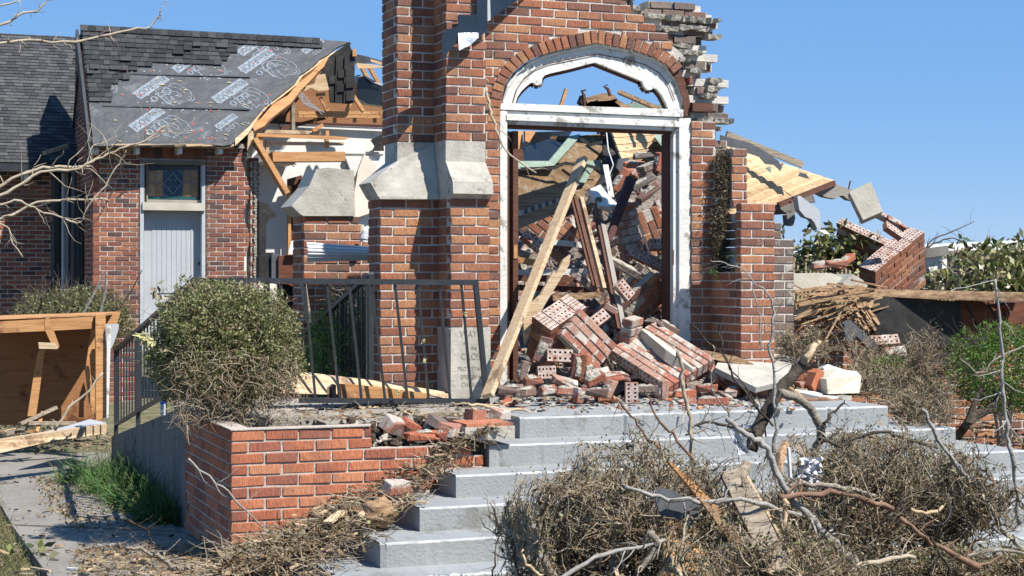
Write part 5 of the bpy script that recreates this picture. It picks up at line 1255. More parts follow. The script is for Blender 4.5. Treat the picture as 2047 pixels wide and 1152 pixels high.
for (p, q, w, m, Y, lb) in (((1036,478),(1180,492),14,WHITE,14.0,'white painted board in the dark gap behind the plank'), ((1034,545),(1182,543),9,WHITE,13.2,'long level white board low behind the plank'), ((1034,556),(1182,560),10,WOOD_DK,13.1,'dark level beam below the long white board'), ((1036,520),(1085,528),10,PINE_O,12.9,'orange splinter at the left of the dark gap'), ((1036,575),(1180,580),22,WOOD_DK,13.3,'wide dark beam low in the gap'), ((1036,612),(1060,600),8,PINE,12.4,'pale wood scrap behind the foot of the plank'), ((1105,596),(1200,590),8,WOOD_ROT,12.3,'dark reddish strip lying on the bricks above the tilted chunk'), ((1038,505),(1080,518),9,WOOD_W,13.4,'grey lath slanting in the dark gap'), ((1210,330),(1222,395),4,WHITE,14.0,'thin white cable cover hanging over the heap')):
    b = MB(); b.bar(W(*p, Y), W(*q, Y-.1), .05, w*.0042, up=(0,1,0)); solo('fallen_board', b, m, lb, 'board')
wr = MB(); wr.tube([W(1212,262,14.2), W(1216,300,14.1), W(1226,330,14.0), W(1218,350,14.0), W(1220,378,13.9)], .006, 5); solo('hanging_cable', wr, WHITE, 'thin white cable hanging down behind the door head onto the heap', 'cable')

# ------------------------------------------------------------------ collapsed roof behind the doorway
YC = 15.6
cr = thing('collapsed_roof', 'collapsed rusty moss-stained shingle roof with pale green metal edging behind the doorway', 'roof', W(1130, 420, YC))
def rpoly(pts, m, name, d=(0, .06, 0), label=None):
    b = MB(); b.prism([W(x, y, YC+k) for x, y, k in pts], d); return part(name, b, m, cr, label)
rpoly([(1030,330,0),(1110,326,.1),(1165,322,.2),(1195,330,.25),(1190,345,.2),(1150,372,.1),(1120,385,0),(1030,405,-.2)], RUSTY, 'shingle_slope')
rpoly([(1112,326,.1),(1152,272,.7),(1200,268,.8),(1204,300,.5),(1186,326,.25)], RUSTY, 'shingle_slope')
rpoly([(1178,330,.25),(1202,318,.4),(1212,345,.1),(1185,375,-.1),(1170,380,-.2),(1160,372,-.1)], RUSTY, 'shingle_slope')
rpoly([(1130,372,-.1),(1168,372,-.1),(1172,400,-.4),(1030,440,-.6),(1030,405,-.3)], RUSTY, 'shingle_slope')
rpoly([(1030,322,-.06),(1098,322,0),(1140,272,.6),(1160,268,.7),(1154,280,.55),(1108,331,-.02),(1030,338,-.1)], GREENM, 'green_edging', (0,.03,0))
rpoly([(1170,322,.1),(1202,320,.3),(1201,334,.2),(1172,334,.05)], GREENM, 'green_edging', (0,.03,0))
rpoly([(1175,334,.0),(1188,334,.1),(1170,366,-.2),(1158,364,-.25)], GREENM, 'green_edging', (0,.03,0))
rpoly([(1033,400,-.35),(1050,390,-.3),(1046,412,-.5),(1033,425,-.5)], GREENM, 'green_edging', (0,.03,0))
rpoly([(1300,262,.6),(1345,262,.6),(1345,300,.5),(1322,292,.5)], GREENM, 'green_edging', (0,.03,0))
for (pts) in ([(1030,338),(1110,336),(1130,326),(1150,330),(1165,329),(1200,338)], [(1030,385),(1080,383),(1118,372),(1150,374)], [(1160,278),(1180,290),(1204,284)]):
    b = MB()
    for i in range(len(pts)-1): b.bar(W(*pts[i], YC-.08), W(*pts[i+1], YC-.08), .03, .014, up=(0,1,0))
    part('lifted_shingle_edge', b, CHAR, cr)
rpoly([(1030,300,.4),(1070,264,.6),(1145,262,.9),(1100,322,.3),(1030,322,.2)], BLACKHOLE, 'black_felt_area', (0,.05,0))
rpoly([(1030,262,.2),(1045,262,.3),(1045,312,.2),(1030,312,.1)], PINE_O, 'orange_stud', (0,.05,0))
rpoly([(1050,262,.2),(1072,262,.3),(1058,285,.2),(1050,282,.1)], PINE_O, 'orange_stud', (0,.05,0))
rpoly([(1030,296,.0),(1046,300,.0),(1047,322,.0),(1030,322,.0)], WOOD_DK, 'brown_block', (0,.05,0))
rpoly([(1196,262,.9),(1228,262,.5),(1244,318,.2),(1228,345,-.1),(1200,398,-.5),(1172,410,-.6),(1192,372,-.2),(1212,340,.1)], CHAR, 'curled_felt', (0,.05,0))
# decking seen through the door
dk = thing('decking_scrap', 'pale knotty roof decking boards with black felt shreds seen through the doorway', 'roof decking', W(1270, 330, 15.5))
bs_ = [(1222,262),(1228,262)]
for k in range(5):
    y0 = 262+k*14; b = MB(); b.prism([W(1222+k*5, y0, 15.6-k*.05), W(1312-max(0, k-1)*7, y0-6, 15.9-k*.05), W(1310-max(0, k)*8, y0+7, 15.85-k*.05), W(1228+k*5, y0+13, 15.55-k*.05)], (0,.04,0)); part('deck_board', b, PLY, dk)
b = MB(); b.prism([W(x, y, 15.2) for x, y in [(1236,318),(1255,315),(1268,330),(1250,340),(1240,345),(1232,335)]], (0,.03,0)); part('felt_shred', b, SLATE, dk)
# what stands above the transom
tp_ = thing('roof_peak_rubble', 'pile of broken roof boards and rusty iron straps poking up in the fanlight', 'rubble', W(1200, 215, 16))
for (pts, m) in (([(1165,212),(1170,196),(1205,186),(1228,190),(1235,200),(1215,215)], WOOD_ROT), ([(1162,214),(1180,203),(1225,201),(1240,212),(1240,232),(1165,232)], WOOD_DK), ([(1200,205),(1232,198),(1250,208),(1262,214),(1262,235),(1205,235)], WOOD_ROT), ([(1160,205),(1166,190),(1174,205),(1172,215)], CHAR)):
    b = MB(); b.prism([W(x, y, 16) for x, y in pts], (0, .1, 0)); part('broken_board', b, m, tp_)
b = MB(); b.tube([W(1168,212,15.9), W(1167,190,15.9), W(1163,182,15.9), W(1171,180,15.9)], [.02,.02,.015,.01], 6); b.tube([W(1220,192,15.9), W(1215,178,15.9), W(1207,173,15.9), W(1214,170,15.9)], [.018,.018,.012,.008], 6); part('iron_strap', b, WOOD_DK, tp_)
b = MB(); b.prism([W(x, y, 16.1) for x, y in [(1250,210),(1265,204),(1310,216),(1320,226),(1320,240),(1240,240)]], (0,.08,0)); part('green_edging', b, GREENM, tp_)
b = MB(); b.prism([W(x, y, 15.5) for x, y in [(1308,218),(1326,205),(1336,220),(1336,232)]], (0,.08,0)); part('green_edging', b, GREENM, tp_)
b = MB(); b.bar(W(1237,184,15.8), W(1316,218,15.4), .04, .04, up=(0,1,0)); solo('stray_lath', b, WOOD_ROT, 'weathered lath slanting down to the right inside the fanlight', 'lath')
b = MB(); b.bar(W(1121,212,15.8), W(1132,178,15.8), .03, .035, up=(0,1,0)); solo('orange_lath', b, PINE_O, 'short upright orange lath sticking up alone in the fanlight', 'lath')
b = MB(); b.bar(W(1262,208,15.8), W(1268,192,15.8), .008, .008, up=(0,1,0)); solo('nail', b, WOOD_DK, 'long thin nail sticking out under the slanting lath', 'nail')

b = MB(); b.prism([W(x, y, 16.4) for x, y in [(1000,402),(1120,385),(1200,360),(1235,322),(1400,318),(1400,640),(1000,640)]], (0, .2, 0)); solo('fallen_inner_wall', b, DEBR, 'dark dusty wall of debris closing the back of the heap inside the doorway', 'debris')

# crumbs of brick and mortar over heap and landing
cb = MB()
for k in range(1500):
    if k % 3: 
        v = random.random()*.8; u = random.random(); p = Vector((4.65+(1.55+v*1.1)*u, 11.95+v*3.4, heapz(u, v)+.02+random.random()*.03))
    else:
        p = G(random.uniform(985, 1600), random.uniform(784, 822)-abs(random.gauss(0, 6)), LZ+.006)
    s_ = random.uniform(.006, .028); vs, fs = brick_geo(s_*1.6, s_, s_*.8, ch=s_*.1, jit=s_*.22)
    cb.add(vs, fs, Matrix.Translation(p) @ Matrix.Rotation(random.uniform(0, 6.3), 4, 'Z') @ Matrix.Rotation(random.uniform(-.6, .6), 4, 'X'), random.choice([0, 0, 1, 2, 3]))
solo('masonry_crumbs', cb, [MORTAR_L, B_GREY, B_PLANT, STONE], kind='stuff')

b = MB(); b.prism([W(x, y, 16.3) for x, y in [(1060,300),(1105,272),(1345,268),(1345,335),(1060,335)]], (0, .1, 0)); solo('roof_underside', b, RUSTY, 'dull stained roof piece behind the decking at the top of the doorway', 'roof')

# ------------------------------------------------------------------ right side: hanging decking, brackets, leaning walls
YH = 14.6
hd = thing('hanging_roof_decking', 'slab of tongue-and-groove roof decking hanging out past the right buttress', 'roof decking', W(1570, 340, YH))
T0, T1, Bq1, Bq0 = (1440,285), (1668,362), (1556,406), (1430,418)
for k in range(9):
    def yl(x, q): return 408-.39*(x-1556)-q*17.5
    def xr(q): return (408+.39*1556-q*17.5-285+.338*1440)/(.338+.39)
    x1, x2 = xr(k), xr(k+1); xl = 1440
    if x2 < xl+8: break
    mb = MB(); ya = YH+random.uniform(-.012, .012); mb.prism([W(xl, yl(xl, k)-.5, ya), W(x1-1, yl(x1-1, k)-.5, ya+.5), W(x2-1, yl(x2-1, k+1)+.5, ya+.45), W(xl, yl(xl, k+1)+.5, ya)], (0, .03, .015)); part('deck_board', mb, PLY, hd)
for pts in ([(1440,270),(1468,278),(1500,286),(1535,306),(1556,322),(1564,334),(1560,342),(1548,330),(1530,328),(1518,314),(1494,306),(1470,296),(1440,290)], [(1600,345),(1612,348),(1618,358),(1596,352)], [(1566,380),(1572,384),(1586,394),(1578,390)]):
    b = MB(); b.prism([W(x, y, YH-.2) for x, y in pts], (0, .01, 0)); part('felt_shred', b, SLATE, hd)
b = MB(); b.prism([W(x, y, YH-.22) for x, y in [(1530,336),(1540,333),(1542,346)]], (0,.01,0)); part('green_scrap', b, GREENM, hd)
b = MB(); b.bar(W(1452, 268, YH+.1), W(1604, 330, YH+.1), .06, .03, up=(0,1,0)); b.bar(W(1470,282,YH+.12), W(1600,327,YH+.12), .04, .02, up=(0,1,0)); solo('edge_batten', b, WOOD_W, 'long grey-brown batten along the top edge of the hanging decking', 'batten')
b = MB(); b.bar(W(1556, 410, YH-.1), W(1668, 366, YH+.1), .05, .03, up=(0,1,0)); part('edge_board', b, WOOD_DK, hd)
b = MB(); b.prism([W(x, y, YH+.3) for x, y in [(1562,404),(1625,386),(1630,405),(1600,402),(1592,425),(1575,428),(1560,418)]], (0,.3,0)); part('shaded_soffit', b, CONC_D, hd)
bk1 = MB(); bk1.prism([W(x, y, 14.4) for x, y in [(1594,392),(1600,392),(1636,418),(1639,422),(1641,458),(1634,458),(1628,445),(1622,438),(1610,434),(1598,420)]], (0, .09, 0))
solo('bracket', bk1, GREYP, 'grey painted roof bracket with a scalloped edge hanging under the decking', 'bracket')
bk2 = MB(); bk2.prism([W(x, y, 14.7) for x, y in [(1630,384),(1662,368),(1676,370),(1704,380),(1710,402),(1698,400),(1685,391),(1678,392),(1672,398),(1650,394)]], (0, .09, 0))
solo('bracket', bk2, CONC, 'grey scalloped roof bracket lying level toward the pale corner stone', 'bracket')
bk3 = MB(); bk3.prism([W(x, y, 14.8) for x, y in [(1573,430),(1588,425),(1590,436),(1586,452),(1575,450)]], (0, .09, 0)); solo('bracket', bk3, CONC_D, 'small shaded bracket end beside the set-back brick pier', 'bracket')
b = MB(); b.tube([W(1696,378,14.6), W(1700,362,14.6)], .008, 5); solo('nail', b, WOOD_DK, 'long nail sticking up from the level bracket', 'nail')
# leaning wall chunks
chunk(1726, 505, 14.7, 3, 1, 8, (.87, -.49, -.75), (-.20, .98, -.72), B_TOWER, 'shaded dark brick wall chunk leaning behind, holed top sloping down to the right', core=MORTAR)
chunk(1785, 550, 14.0, 4, 2, 9, (.81, .55, .62), (-.18, .98, -.62), B_TOWER, 'big leaning brick wall chunk with white holed bricks along its upper edge', core=MORTAR)
b = MB(); b.bar(W(1716, 380, 13.9), W(1743, 436, 13.8), .2, .185, up=(.35, 1, .1))
for q in (0, 3, 4): b.v[q] = tuple(Vector(b.v[q])+Vector((random.uniform(-.03, .03), 0, random.uniform(-.03, .02))))
solo('pale_corner_stone', b, STONE_P, 'pale whitish mortar-covered block standing on the leaning walls', 'stone')
for it in [(1790,447,13.6,(.85,-.45,.2),(.4,.8,-.4),B_WHITE,'small mortared brick perched above the holed brick on the leaning walls',None,1),
           (1784,462,13.45,(.8,-.5,.3),(.35,.7,-.65),B_PINK,'loose holed brick lying between the two leaning walls','holed',1),
           (1770,437,13.9,(.85,-.4,.2),(.4,.8,-.4),B_WHITE,'whitened holed brick behind the pale block','holed',1.1),
           (1672,527,13.3,(.9,.1,.3),(-.1,.95,-.2),B_PINK,'pale orange block standing on the stone sill, left one',None,1.0),
           (1688,525,13.5,(.6,.5,.4),(-.1,.9,-.2),B_PLANT,'orange brick leaning behind the pale block on the sill',None,1.2),
           (1640,530,13.6,(.9,.1,.3),(-.1,.95,-.2),B_WHITE,'whitened reddish brick behind the stone sill',None,1),
           (1768,682,12.6,(.95,.05,.2),(0,.5,-.8),B_WHITE,'holed brick lying on the low wall among the dry shrubs','holed',1.3),
           (1790,704,12.3,(.95,.05,.2),(0,.8,-.5),B_WHITE,'whitish brick in front of the low wall',None,1)]: rbrick(*it)
b = MB(); b.prism([W(x, y, 13.0) for x, y in [(1585,548),(1662,546),(1692,560),(1690,566),(1668,576),(1585,580)]], (0,.3,0)); solo('stone_sill', b, STONE_P, 'pale limestone sill lying right of the set-back pier', 'stone')
b = MB(); b.prism([W(x, y, 12.9) for x, y in [(1686,566),(1705,548),(1725,560),(1735,572),(1712,590),(1690,585)]], (0,.3,0)); solo('plaster_lump', b, STONE, 'rough grey plaster lump at the foot of the leaning wall', 'lump')
# rotten sill beam and burnt boards under it
bm_ = thing('splintered_beam', 'long splintered roof beam with dark felt hanging below, lying across the right side', 'beam', W(1800, 640, 12.9))
b = MB(); b.prism([W(1690,574,12.8), W(1760,578,12.7), W(2060,585,12.3), W(2060,602,12.3), W(1900,600,12.5), W(1745,592,12.7), W(1640,606,12.85)], (0,.35,0)); part('beam_top', b, WOOD_ROT, bm_)
for (pts, m, nm) in (([(1748,592),(1920,603),(1925,690),(1760,690),(1745,655),(1740,640)], CHAR, 'felt_sheet'), ([(1918,600),(1985,603),(2010,640),(2020,665),(1940,668),(1920,640)], RED_MASS, 'stained_board'), ([(1640,610),(1740,605),(1738,640),(1725,660),(1680,650),(1600,632)], WOOD_ROT, 'splintered_end'), ([(2010,610),(2060,615),(2060,660),(2018,662)], RED_MASS, 'stained_board')):
    b = MB(); b.prism([W(x, y, 12.75 if m is not CHAR else 12.65) for x, y in pts], (0,.08,0)); part(nm, b, m, bm_)
b = MB(); b.bar(W(1930,604,12.6), W(1962,668,12.6), .01, .02, up=(0,1,0)); b.bar(W(1975,606,12.6), W(2004,660,12.6), .01, .02, up=(0,1,0)); part('board_gap', b, CHAR, bm_)  # dark strips laid on the boards, painting the shade of gaps
random.seed(21); b = MB()
for k in range(85):
    p = (random.uniform(1640,1780), random.uniform(570,618)); l = random.uniform(15, 110); a = random.gauss(.25, .28)
    if k > 45: p = (random.uniform(1690,1740), random.uniform(612,640)); a = random.uniform(-.9,-.5); l = random.uniform(20,50)
    q = (p[0]-l*math.cos(a), p[1]+l*math.sin(a)) if k <= 45 else (p[0]+l*math.cos(a)*.6, p[1]-l*math.sin(a))
    if q[0] < 1588: q = (1588, q[1])
    Yq = random.uniform(12.4, 12.75); b.bar(W(*p, Yq), W(*q, Yq-.1), random.uniform(.008, .03), random.uniform(.006, .02), up=(0,1,0))
part('splinters', b, WOOD_ROT, bm_, stuff=True)
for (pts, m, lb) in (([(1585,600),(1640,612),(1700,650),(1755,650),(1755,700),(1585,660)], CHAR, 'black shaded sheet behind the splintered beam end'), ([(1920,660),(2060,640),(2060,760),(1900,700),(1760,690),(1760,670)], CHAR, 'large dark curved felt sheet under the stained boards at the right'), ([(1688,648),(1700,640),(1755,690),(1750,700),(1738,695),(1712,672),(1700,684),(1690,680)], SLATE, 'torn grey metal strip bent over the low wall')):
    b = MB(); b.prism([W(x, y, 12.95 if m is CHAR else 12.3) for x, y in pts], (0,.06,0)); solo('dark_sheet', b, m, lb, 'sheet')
b = MB(); b.prism([W(x, y, 12.5) for x, y in [(2000,610),(2060,600),(2060,612),(2025,622)]], (0,.2,0)); solo('red_brown_board', b, RED_MASS, 'red-brown board end sticking in at the right edge', 'board')
# low brick wall remains behind the shrubs
lw = thing('low_brick_wall', 'broken low red brick wall behind the dry shrubs right of the church front', 'wall', (8.3, 13.0, 0))
bw = Brickwork(lw, cap=200)
bw.face(FR(12.75), (1,0,0), (0,-1,0), .1, .1+CO*19, lambda z: [(7.1, 7.1+ (1.1 if z > 1.25 else 2.9) - (.3 if z > 1.32 else 0))], B_TOWER, bond=7.1, depth=.25)
bw.finish()
p0 = MB(); p0.box((7.1, 12.72, .1+CO*19), (8.1, 13.0, .1+CO*19+.015)); part('mortar_bed', p0, MORTAR_L, lw)
# distant shed
ds = thing('distant_metal_shed', 'distant low tan ribbed metal shed with a bright white roof', 'shed', (0, 0, 0))
sx = [W(1560, 500, 60), W(2200, 470, 52)]
b = MB(); b.prism([W(1570,506,60), W(1840,496,60), W(1960,489,60), W(2047,484,60), W(2200,476,60), W(2200,495,60), W(2047,500,60), W(1570,512,60)], (0, 8, 0)); part('roof', b, PLAS_W, ds)
b = MB(); b.prism([W(1570,508,60.2), W(2200,490,60.2), W(2200,640,60.2), W(1570,640,60.2)], (0, 6, 0)); part('wall', b, TAN_W, ds)
b = MB()
for i in range(80):
    x = 1574+i*8; b.box((W(x,520,60).x-.03, 60.1, 0), (W(x,520,60).x+.03, 60.2, 2.4))
part('wall_ribs', b, TAN_W, ds, stuff=True)
wb = thing('tilted_window_box', 'tilted peeling white wooden box lying behind the leaning wall', 'box', W(1870, 520, 16))
b = MB(); b.prism([W(x, y, 16) for x, y in [(1848,508),(1885,505),(1882,536),(1860,544),(1850,520)]], (0,.2,0)); part('face', b, WHITE, wb)
b = MB(); b.bar(W(1846,507,15.95), W(1893,500,15.95), .1, .06, up=(0,1,0)); part('top_rail', b, CONC_D, wb)
b = MB(); b.prism([W(x, y, 15.95) for x, y in [(1884,520),(1893,518),(1893,535),(1883,538)]], (0,.2,0)); part('end_piece', b, WHITE, wb)
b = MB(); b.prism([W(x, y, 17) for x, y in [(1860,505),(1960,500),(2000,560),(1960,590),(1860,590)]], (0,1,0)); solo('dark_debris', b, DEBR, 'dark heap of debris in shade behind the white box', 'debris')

# ------------------------------------------------------------------ vegetation
def ell(n, c, r, shell=.35, zmin=-1):
    d = unit(rng.normal(size=(n, 3))); rad = (1-shell*rng.random((n, 1))**1.5)
    P = d*rad; P = P[P[:, 2] > zmin]; return P*np.array(r)+np.array(c), P
def lump(P, amp, f, seed=0):
    out = P.copy()
    for i in range(len(P)):
        out[i] *= 1+amp*noise.noise(Vector((P[i, 0]*f+seed, P[i, 1]*f, P[i, 2]*f)))
    return out
def bush(name, label, cat, c, r, nleaf, ntwig, lm, tm, lsize=.022, stems=7, floor=0, zsplit=None, lm2=None, seed=0, box=0, twl=.16, amp=.22, twr=.0022):
    t = thing(name, label, cat, (c[0], c[1], floor))
    d = unit(rng.normal(size=(nleaf, 3)))
    if box: d = d/(np.sum(np.abs(d)**box, axis=1, keepdims=True)**(1/box))
    rad = 1-.42*rng.random((nleaf, 1))**1.7; P = d*rad
    k = np.array([1+amp*noise.noise(Vector((p[0]*2.6+seed, p[1]*2.6, p[2]*2.6)))+amp*.5*noise.noise(Vector((p[0]*8+seed, p[1]*8, p[2]*8))) for p in d])[:, None]
    P = P*k; 
    keep = np.array([noise.noise(Vector((p[0]*6+seed, p[1]*6, p[2]*6+9))) > -.28 for p in P]); P = P[keep]
    C = P*np.array(r)+np.array(c)
    if zsplit is not None:
        s_ = (P[:, 2]+.25*rng.normal(size=len(P))) > zsplit; V, F = leaves(C[s_], lsize); np_obj('foliage', V, F, lm, t, kind='stuff')
        V, F = leaves(C[~s_][::2], lsize*1.0, aspect=.35); np_obj('dry_foliage', V, F, lm2 or LEAF_DRY, t, kind='stuff')
    else:
        V, F = leaves(C, lsize); np_obj('foliage', V, F, lm, t, kind='stuff')
    d2 = unit(rng.normal(size=(ntwig, 3)))
    if box: d2 = d2/(np.sum(np.abs(d2)**box, axis=1, keepdims=True)**(1/box))
    k2 = np.array([1+amp*noise.noise(Vector((p[0]*2.6+seed, p[1]*2.6, p[2]*2.6))) for p in d2])[:, None]
    S = d2*(.55+.4*rng.random((ntwig, 1)))*k2*np.array(r)+np.array(c); dr_ = d2*np.array([1, 1, 1])+np.array([0, 0, .35])+rng.normal(size=(ntwig, 3))*.5
    PA = paths(S, dr_, twl*(.5+rng.random(ntwig)), 4, .35); V, F = twigs(PA, np.full(ntwig, twr), np.full(ntwig, twr*.4)); np_obj('twigs', V, F, tm, t, kind='stuff')
    m = MB()
    for i in range(stems):
        a = random.uniform(0, 6.28); q = Vector((c[0]+math.cos(a)*r[0]*.15, c[1]+math.sin(a)*r[1]*.15, floor)); e = Vector((c[0]+math.cos(a)*r[0]*.6, c[1]+math.sin(a)*r[1]*.6, c[2]+r[2]*.3))
        mid = q.lerp(e, .5)+Vector((random.uniform(-.06, .06), random.uniform(-.06, .06), 0)); m.tube([q, q.lerp(mid, .5)+Vector((.01, .01, 0)), mid, e], [.018, .014, .011, .004], 5)
    part('stem', m, BARK, t)
    return t
# clipped round bush in the left planter
c = W(452, 700, 10.85)
bush('round_bush', 'large rounded clipped evergreen bush in the brick planter, with bare grey twigs below', 'bush', (c.x, c.y, 1.27), (.43, .42, .40), 56000, 1500, LEAF, TWIG, .022, floor=.75, zsplit=-.42, seed=3, twl=.12, amp=.26, box=3.0)
# sprigs and dead fringe at the bush foot
S = np.array([tuple(W(random.uniform(345, 600), random.uniform(700, 850), random.uniform(10.2, 10.7))) for _ in range(800)])
PA = paths(S, rng.normal(size=(800, 3))+np.array([0, -.4, -.2]), .05+.12*rng.random(800), 4, .4, .1); V, F = twigs(PA, np.full(800, .0025), np.full(800, .001)); np_obj('dead_twig_fringe', V, F, TWIG, kind='stuff', label='grey tangle of dead twigs at the foot of the round bush', category='twigs')
YB2 = 10.7
for (x, y, s, m, lb) in ((285, 676, 1.0, YELLOW, 'larger tuft of yellow insulation caught left of the round bush'), ((296), 686, .7, YELLOW, 'smaller tuft of yellow insulation below the larger one'), (316, 573, .0, None, None)):
    if not m: continue
    mb = MB(); c = W(x, y, YB2)
    for k in range(26):
        a = Vector((random.gauss(0, .02), random.gauss(0, .02), random.gauss(0, .014)))*s; mb.prism([c+a+Vector((random.gauss(0, .018), random.gauss(0, .01), random.gauss(0, .014)))*s for _ in range(4)], (0, .014, .003))
    solo('insulation_tuft', mb, m, lb, 'insulation')
# shrub on the far left in front of the annex
c = W(150, 605, 18.5); bush('left_shrub', 'low green shrub with bare sticks behind the overturned roof section', 'shrub', (c.x, c.y, 1.25), (.62, .5, .36), 12000, 900, LEAF, TWIG_D, .03, floor=.2, seed=8, twl=.25, amp=.3, twr=.003)
for (x0,y0,x1,y1,r) in ((168,625,207,542,.014),(200,625,213,545,.016),(240,615,284,540,.008),(75,628,83,595,.01)):
    m = MB(); a, b_ = W(x0,y0,17.9), W(x1,y1,17.8); m.tube([a, a.lerp(b_, .5)+Vector((.02,0,.01)), b_], [r, r*.9, r*.6], 6)
    solo('bare_stick', m, BARK_S if r > .012 else BARK_D, 'bare broken stick rising %s from the annex shrub' % {168:'aslant at the left of a pair', 200:'upright at the right of a pair', 240:'thin and dark at the right end', 75:'short and pale at the left end'}[x0], 'stick')
# dark bush in the pit behind the railing
c = W(690, 700, 13.2); bush('pit_bush', 'dark green feathery bush in the shaded gap behind the landing railing', 'bush', (c.x, c.y, 1.02), (.36, .5, .5), 12000, 500, LEAF_G, TWIG_D, .025, floor=.2, seed=5, amp=.35)
c = W(645, 610, 14.0); bush('twiggy_bush', 'thin twiggy bush above the sloping railing by the broken pillar', 'bush', (c.x+.25, 13.6, 1.45), (.28, .3, .3), 900, 500, LEAF, TWIG, .02, floor=.2, seed=15, amp=.4)
# green grass clump along the ramp wall
n = 4200; X0 = rng.random(n); Y0 = rng.random(n)
gx = 2.02-.03-(rng.random(n)**1.5)*(.10+.30*Y0)*(1+.4*np.sin(Y0*23)); gy = 11.95+Y0*3.0
S = np.stack([gx, gy, np.zeros(n)], 1); PA = paths(S, rng.normal(size=(n, 3))*.55+np.array([-.25, -.2, 1]), (.10+.26*rng.random(n))*(1+.3*np.sin(Y0*31)), 5, .28, .16)
V, F = twigs(PA, np.full(n, .0045), np.full(n, .001)); gc = np_obj('tall_grass', V, F, [GRASS], kind='stuff', label='bright green tall grass growing along the foot of the ramp wall', category='grass')
n = 1500; S = np.stack([2.0-.12-rng.random(n)*.85, 11.85+rng.random(n)*3.2, np.full(n, .02)], 1); S[:, 0] = np.maximum(S[:, 0], 1.35)
V, F = leaves(S+rng.normal(size=(n, 3))*np.array([.05, .05, .012]), .032); np_obj('leaf_litter', V, F, LEAF_B, kind='stuff')
# mown grass, bottom left corner
n = 9000; S = np.array([tuple(G(random.uniform(-120, 60), random.uniform(960, 1300), 0)) for _ in range(n)])
S = S[[i for i in range(n) if (proj(S[i])[0] < 2+(proj(S[i])[1]-985)*.36)]]; n = len(S)
PA = paths(S-np.array([0, 0, .03]), rng.normal(size=(n, 3))*.45+np.array([0, 0, 1]), .05+.05*rng.random(n), 3, .3, .1); V, F = twigs(PA, np.full(n, .003), np.full(n, .001)); np_obj('lawn_grass', V, F, GRASS_D, kind='stuff')
# straw grass all along the bottom edge
n = 9000; S = np.array([tuple(G(random.uniform(40, 1500), random.uniform(1118, 1330), 0)) for _ in range(n)])
PA = paths(S-np.array([0, 0, .03]), rng.normal(size=(n, 3))*.7+np.array([0, 0, 1]), .03+.06*rng.random(n), 3, .3, .1); V, F = twigs(PA, np.full(n, .0025), np.full(n, .001)); np_obj('verge_grass', V, F, GRASS_D, kind='stuff')

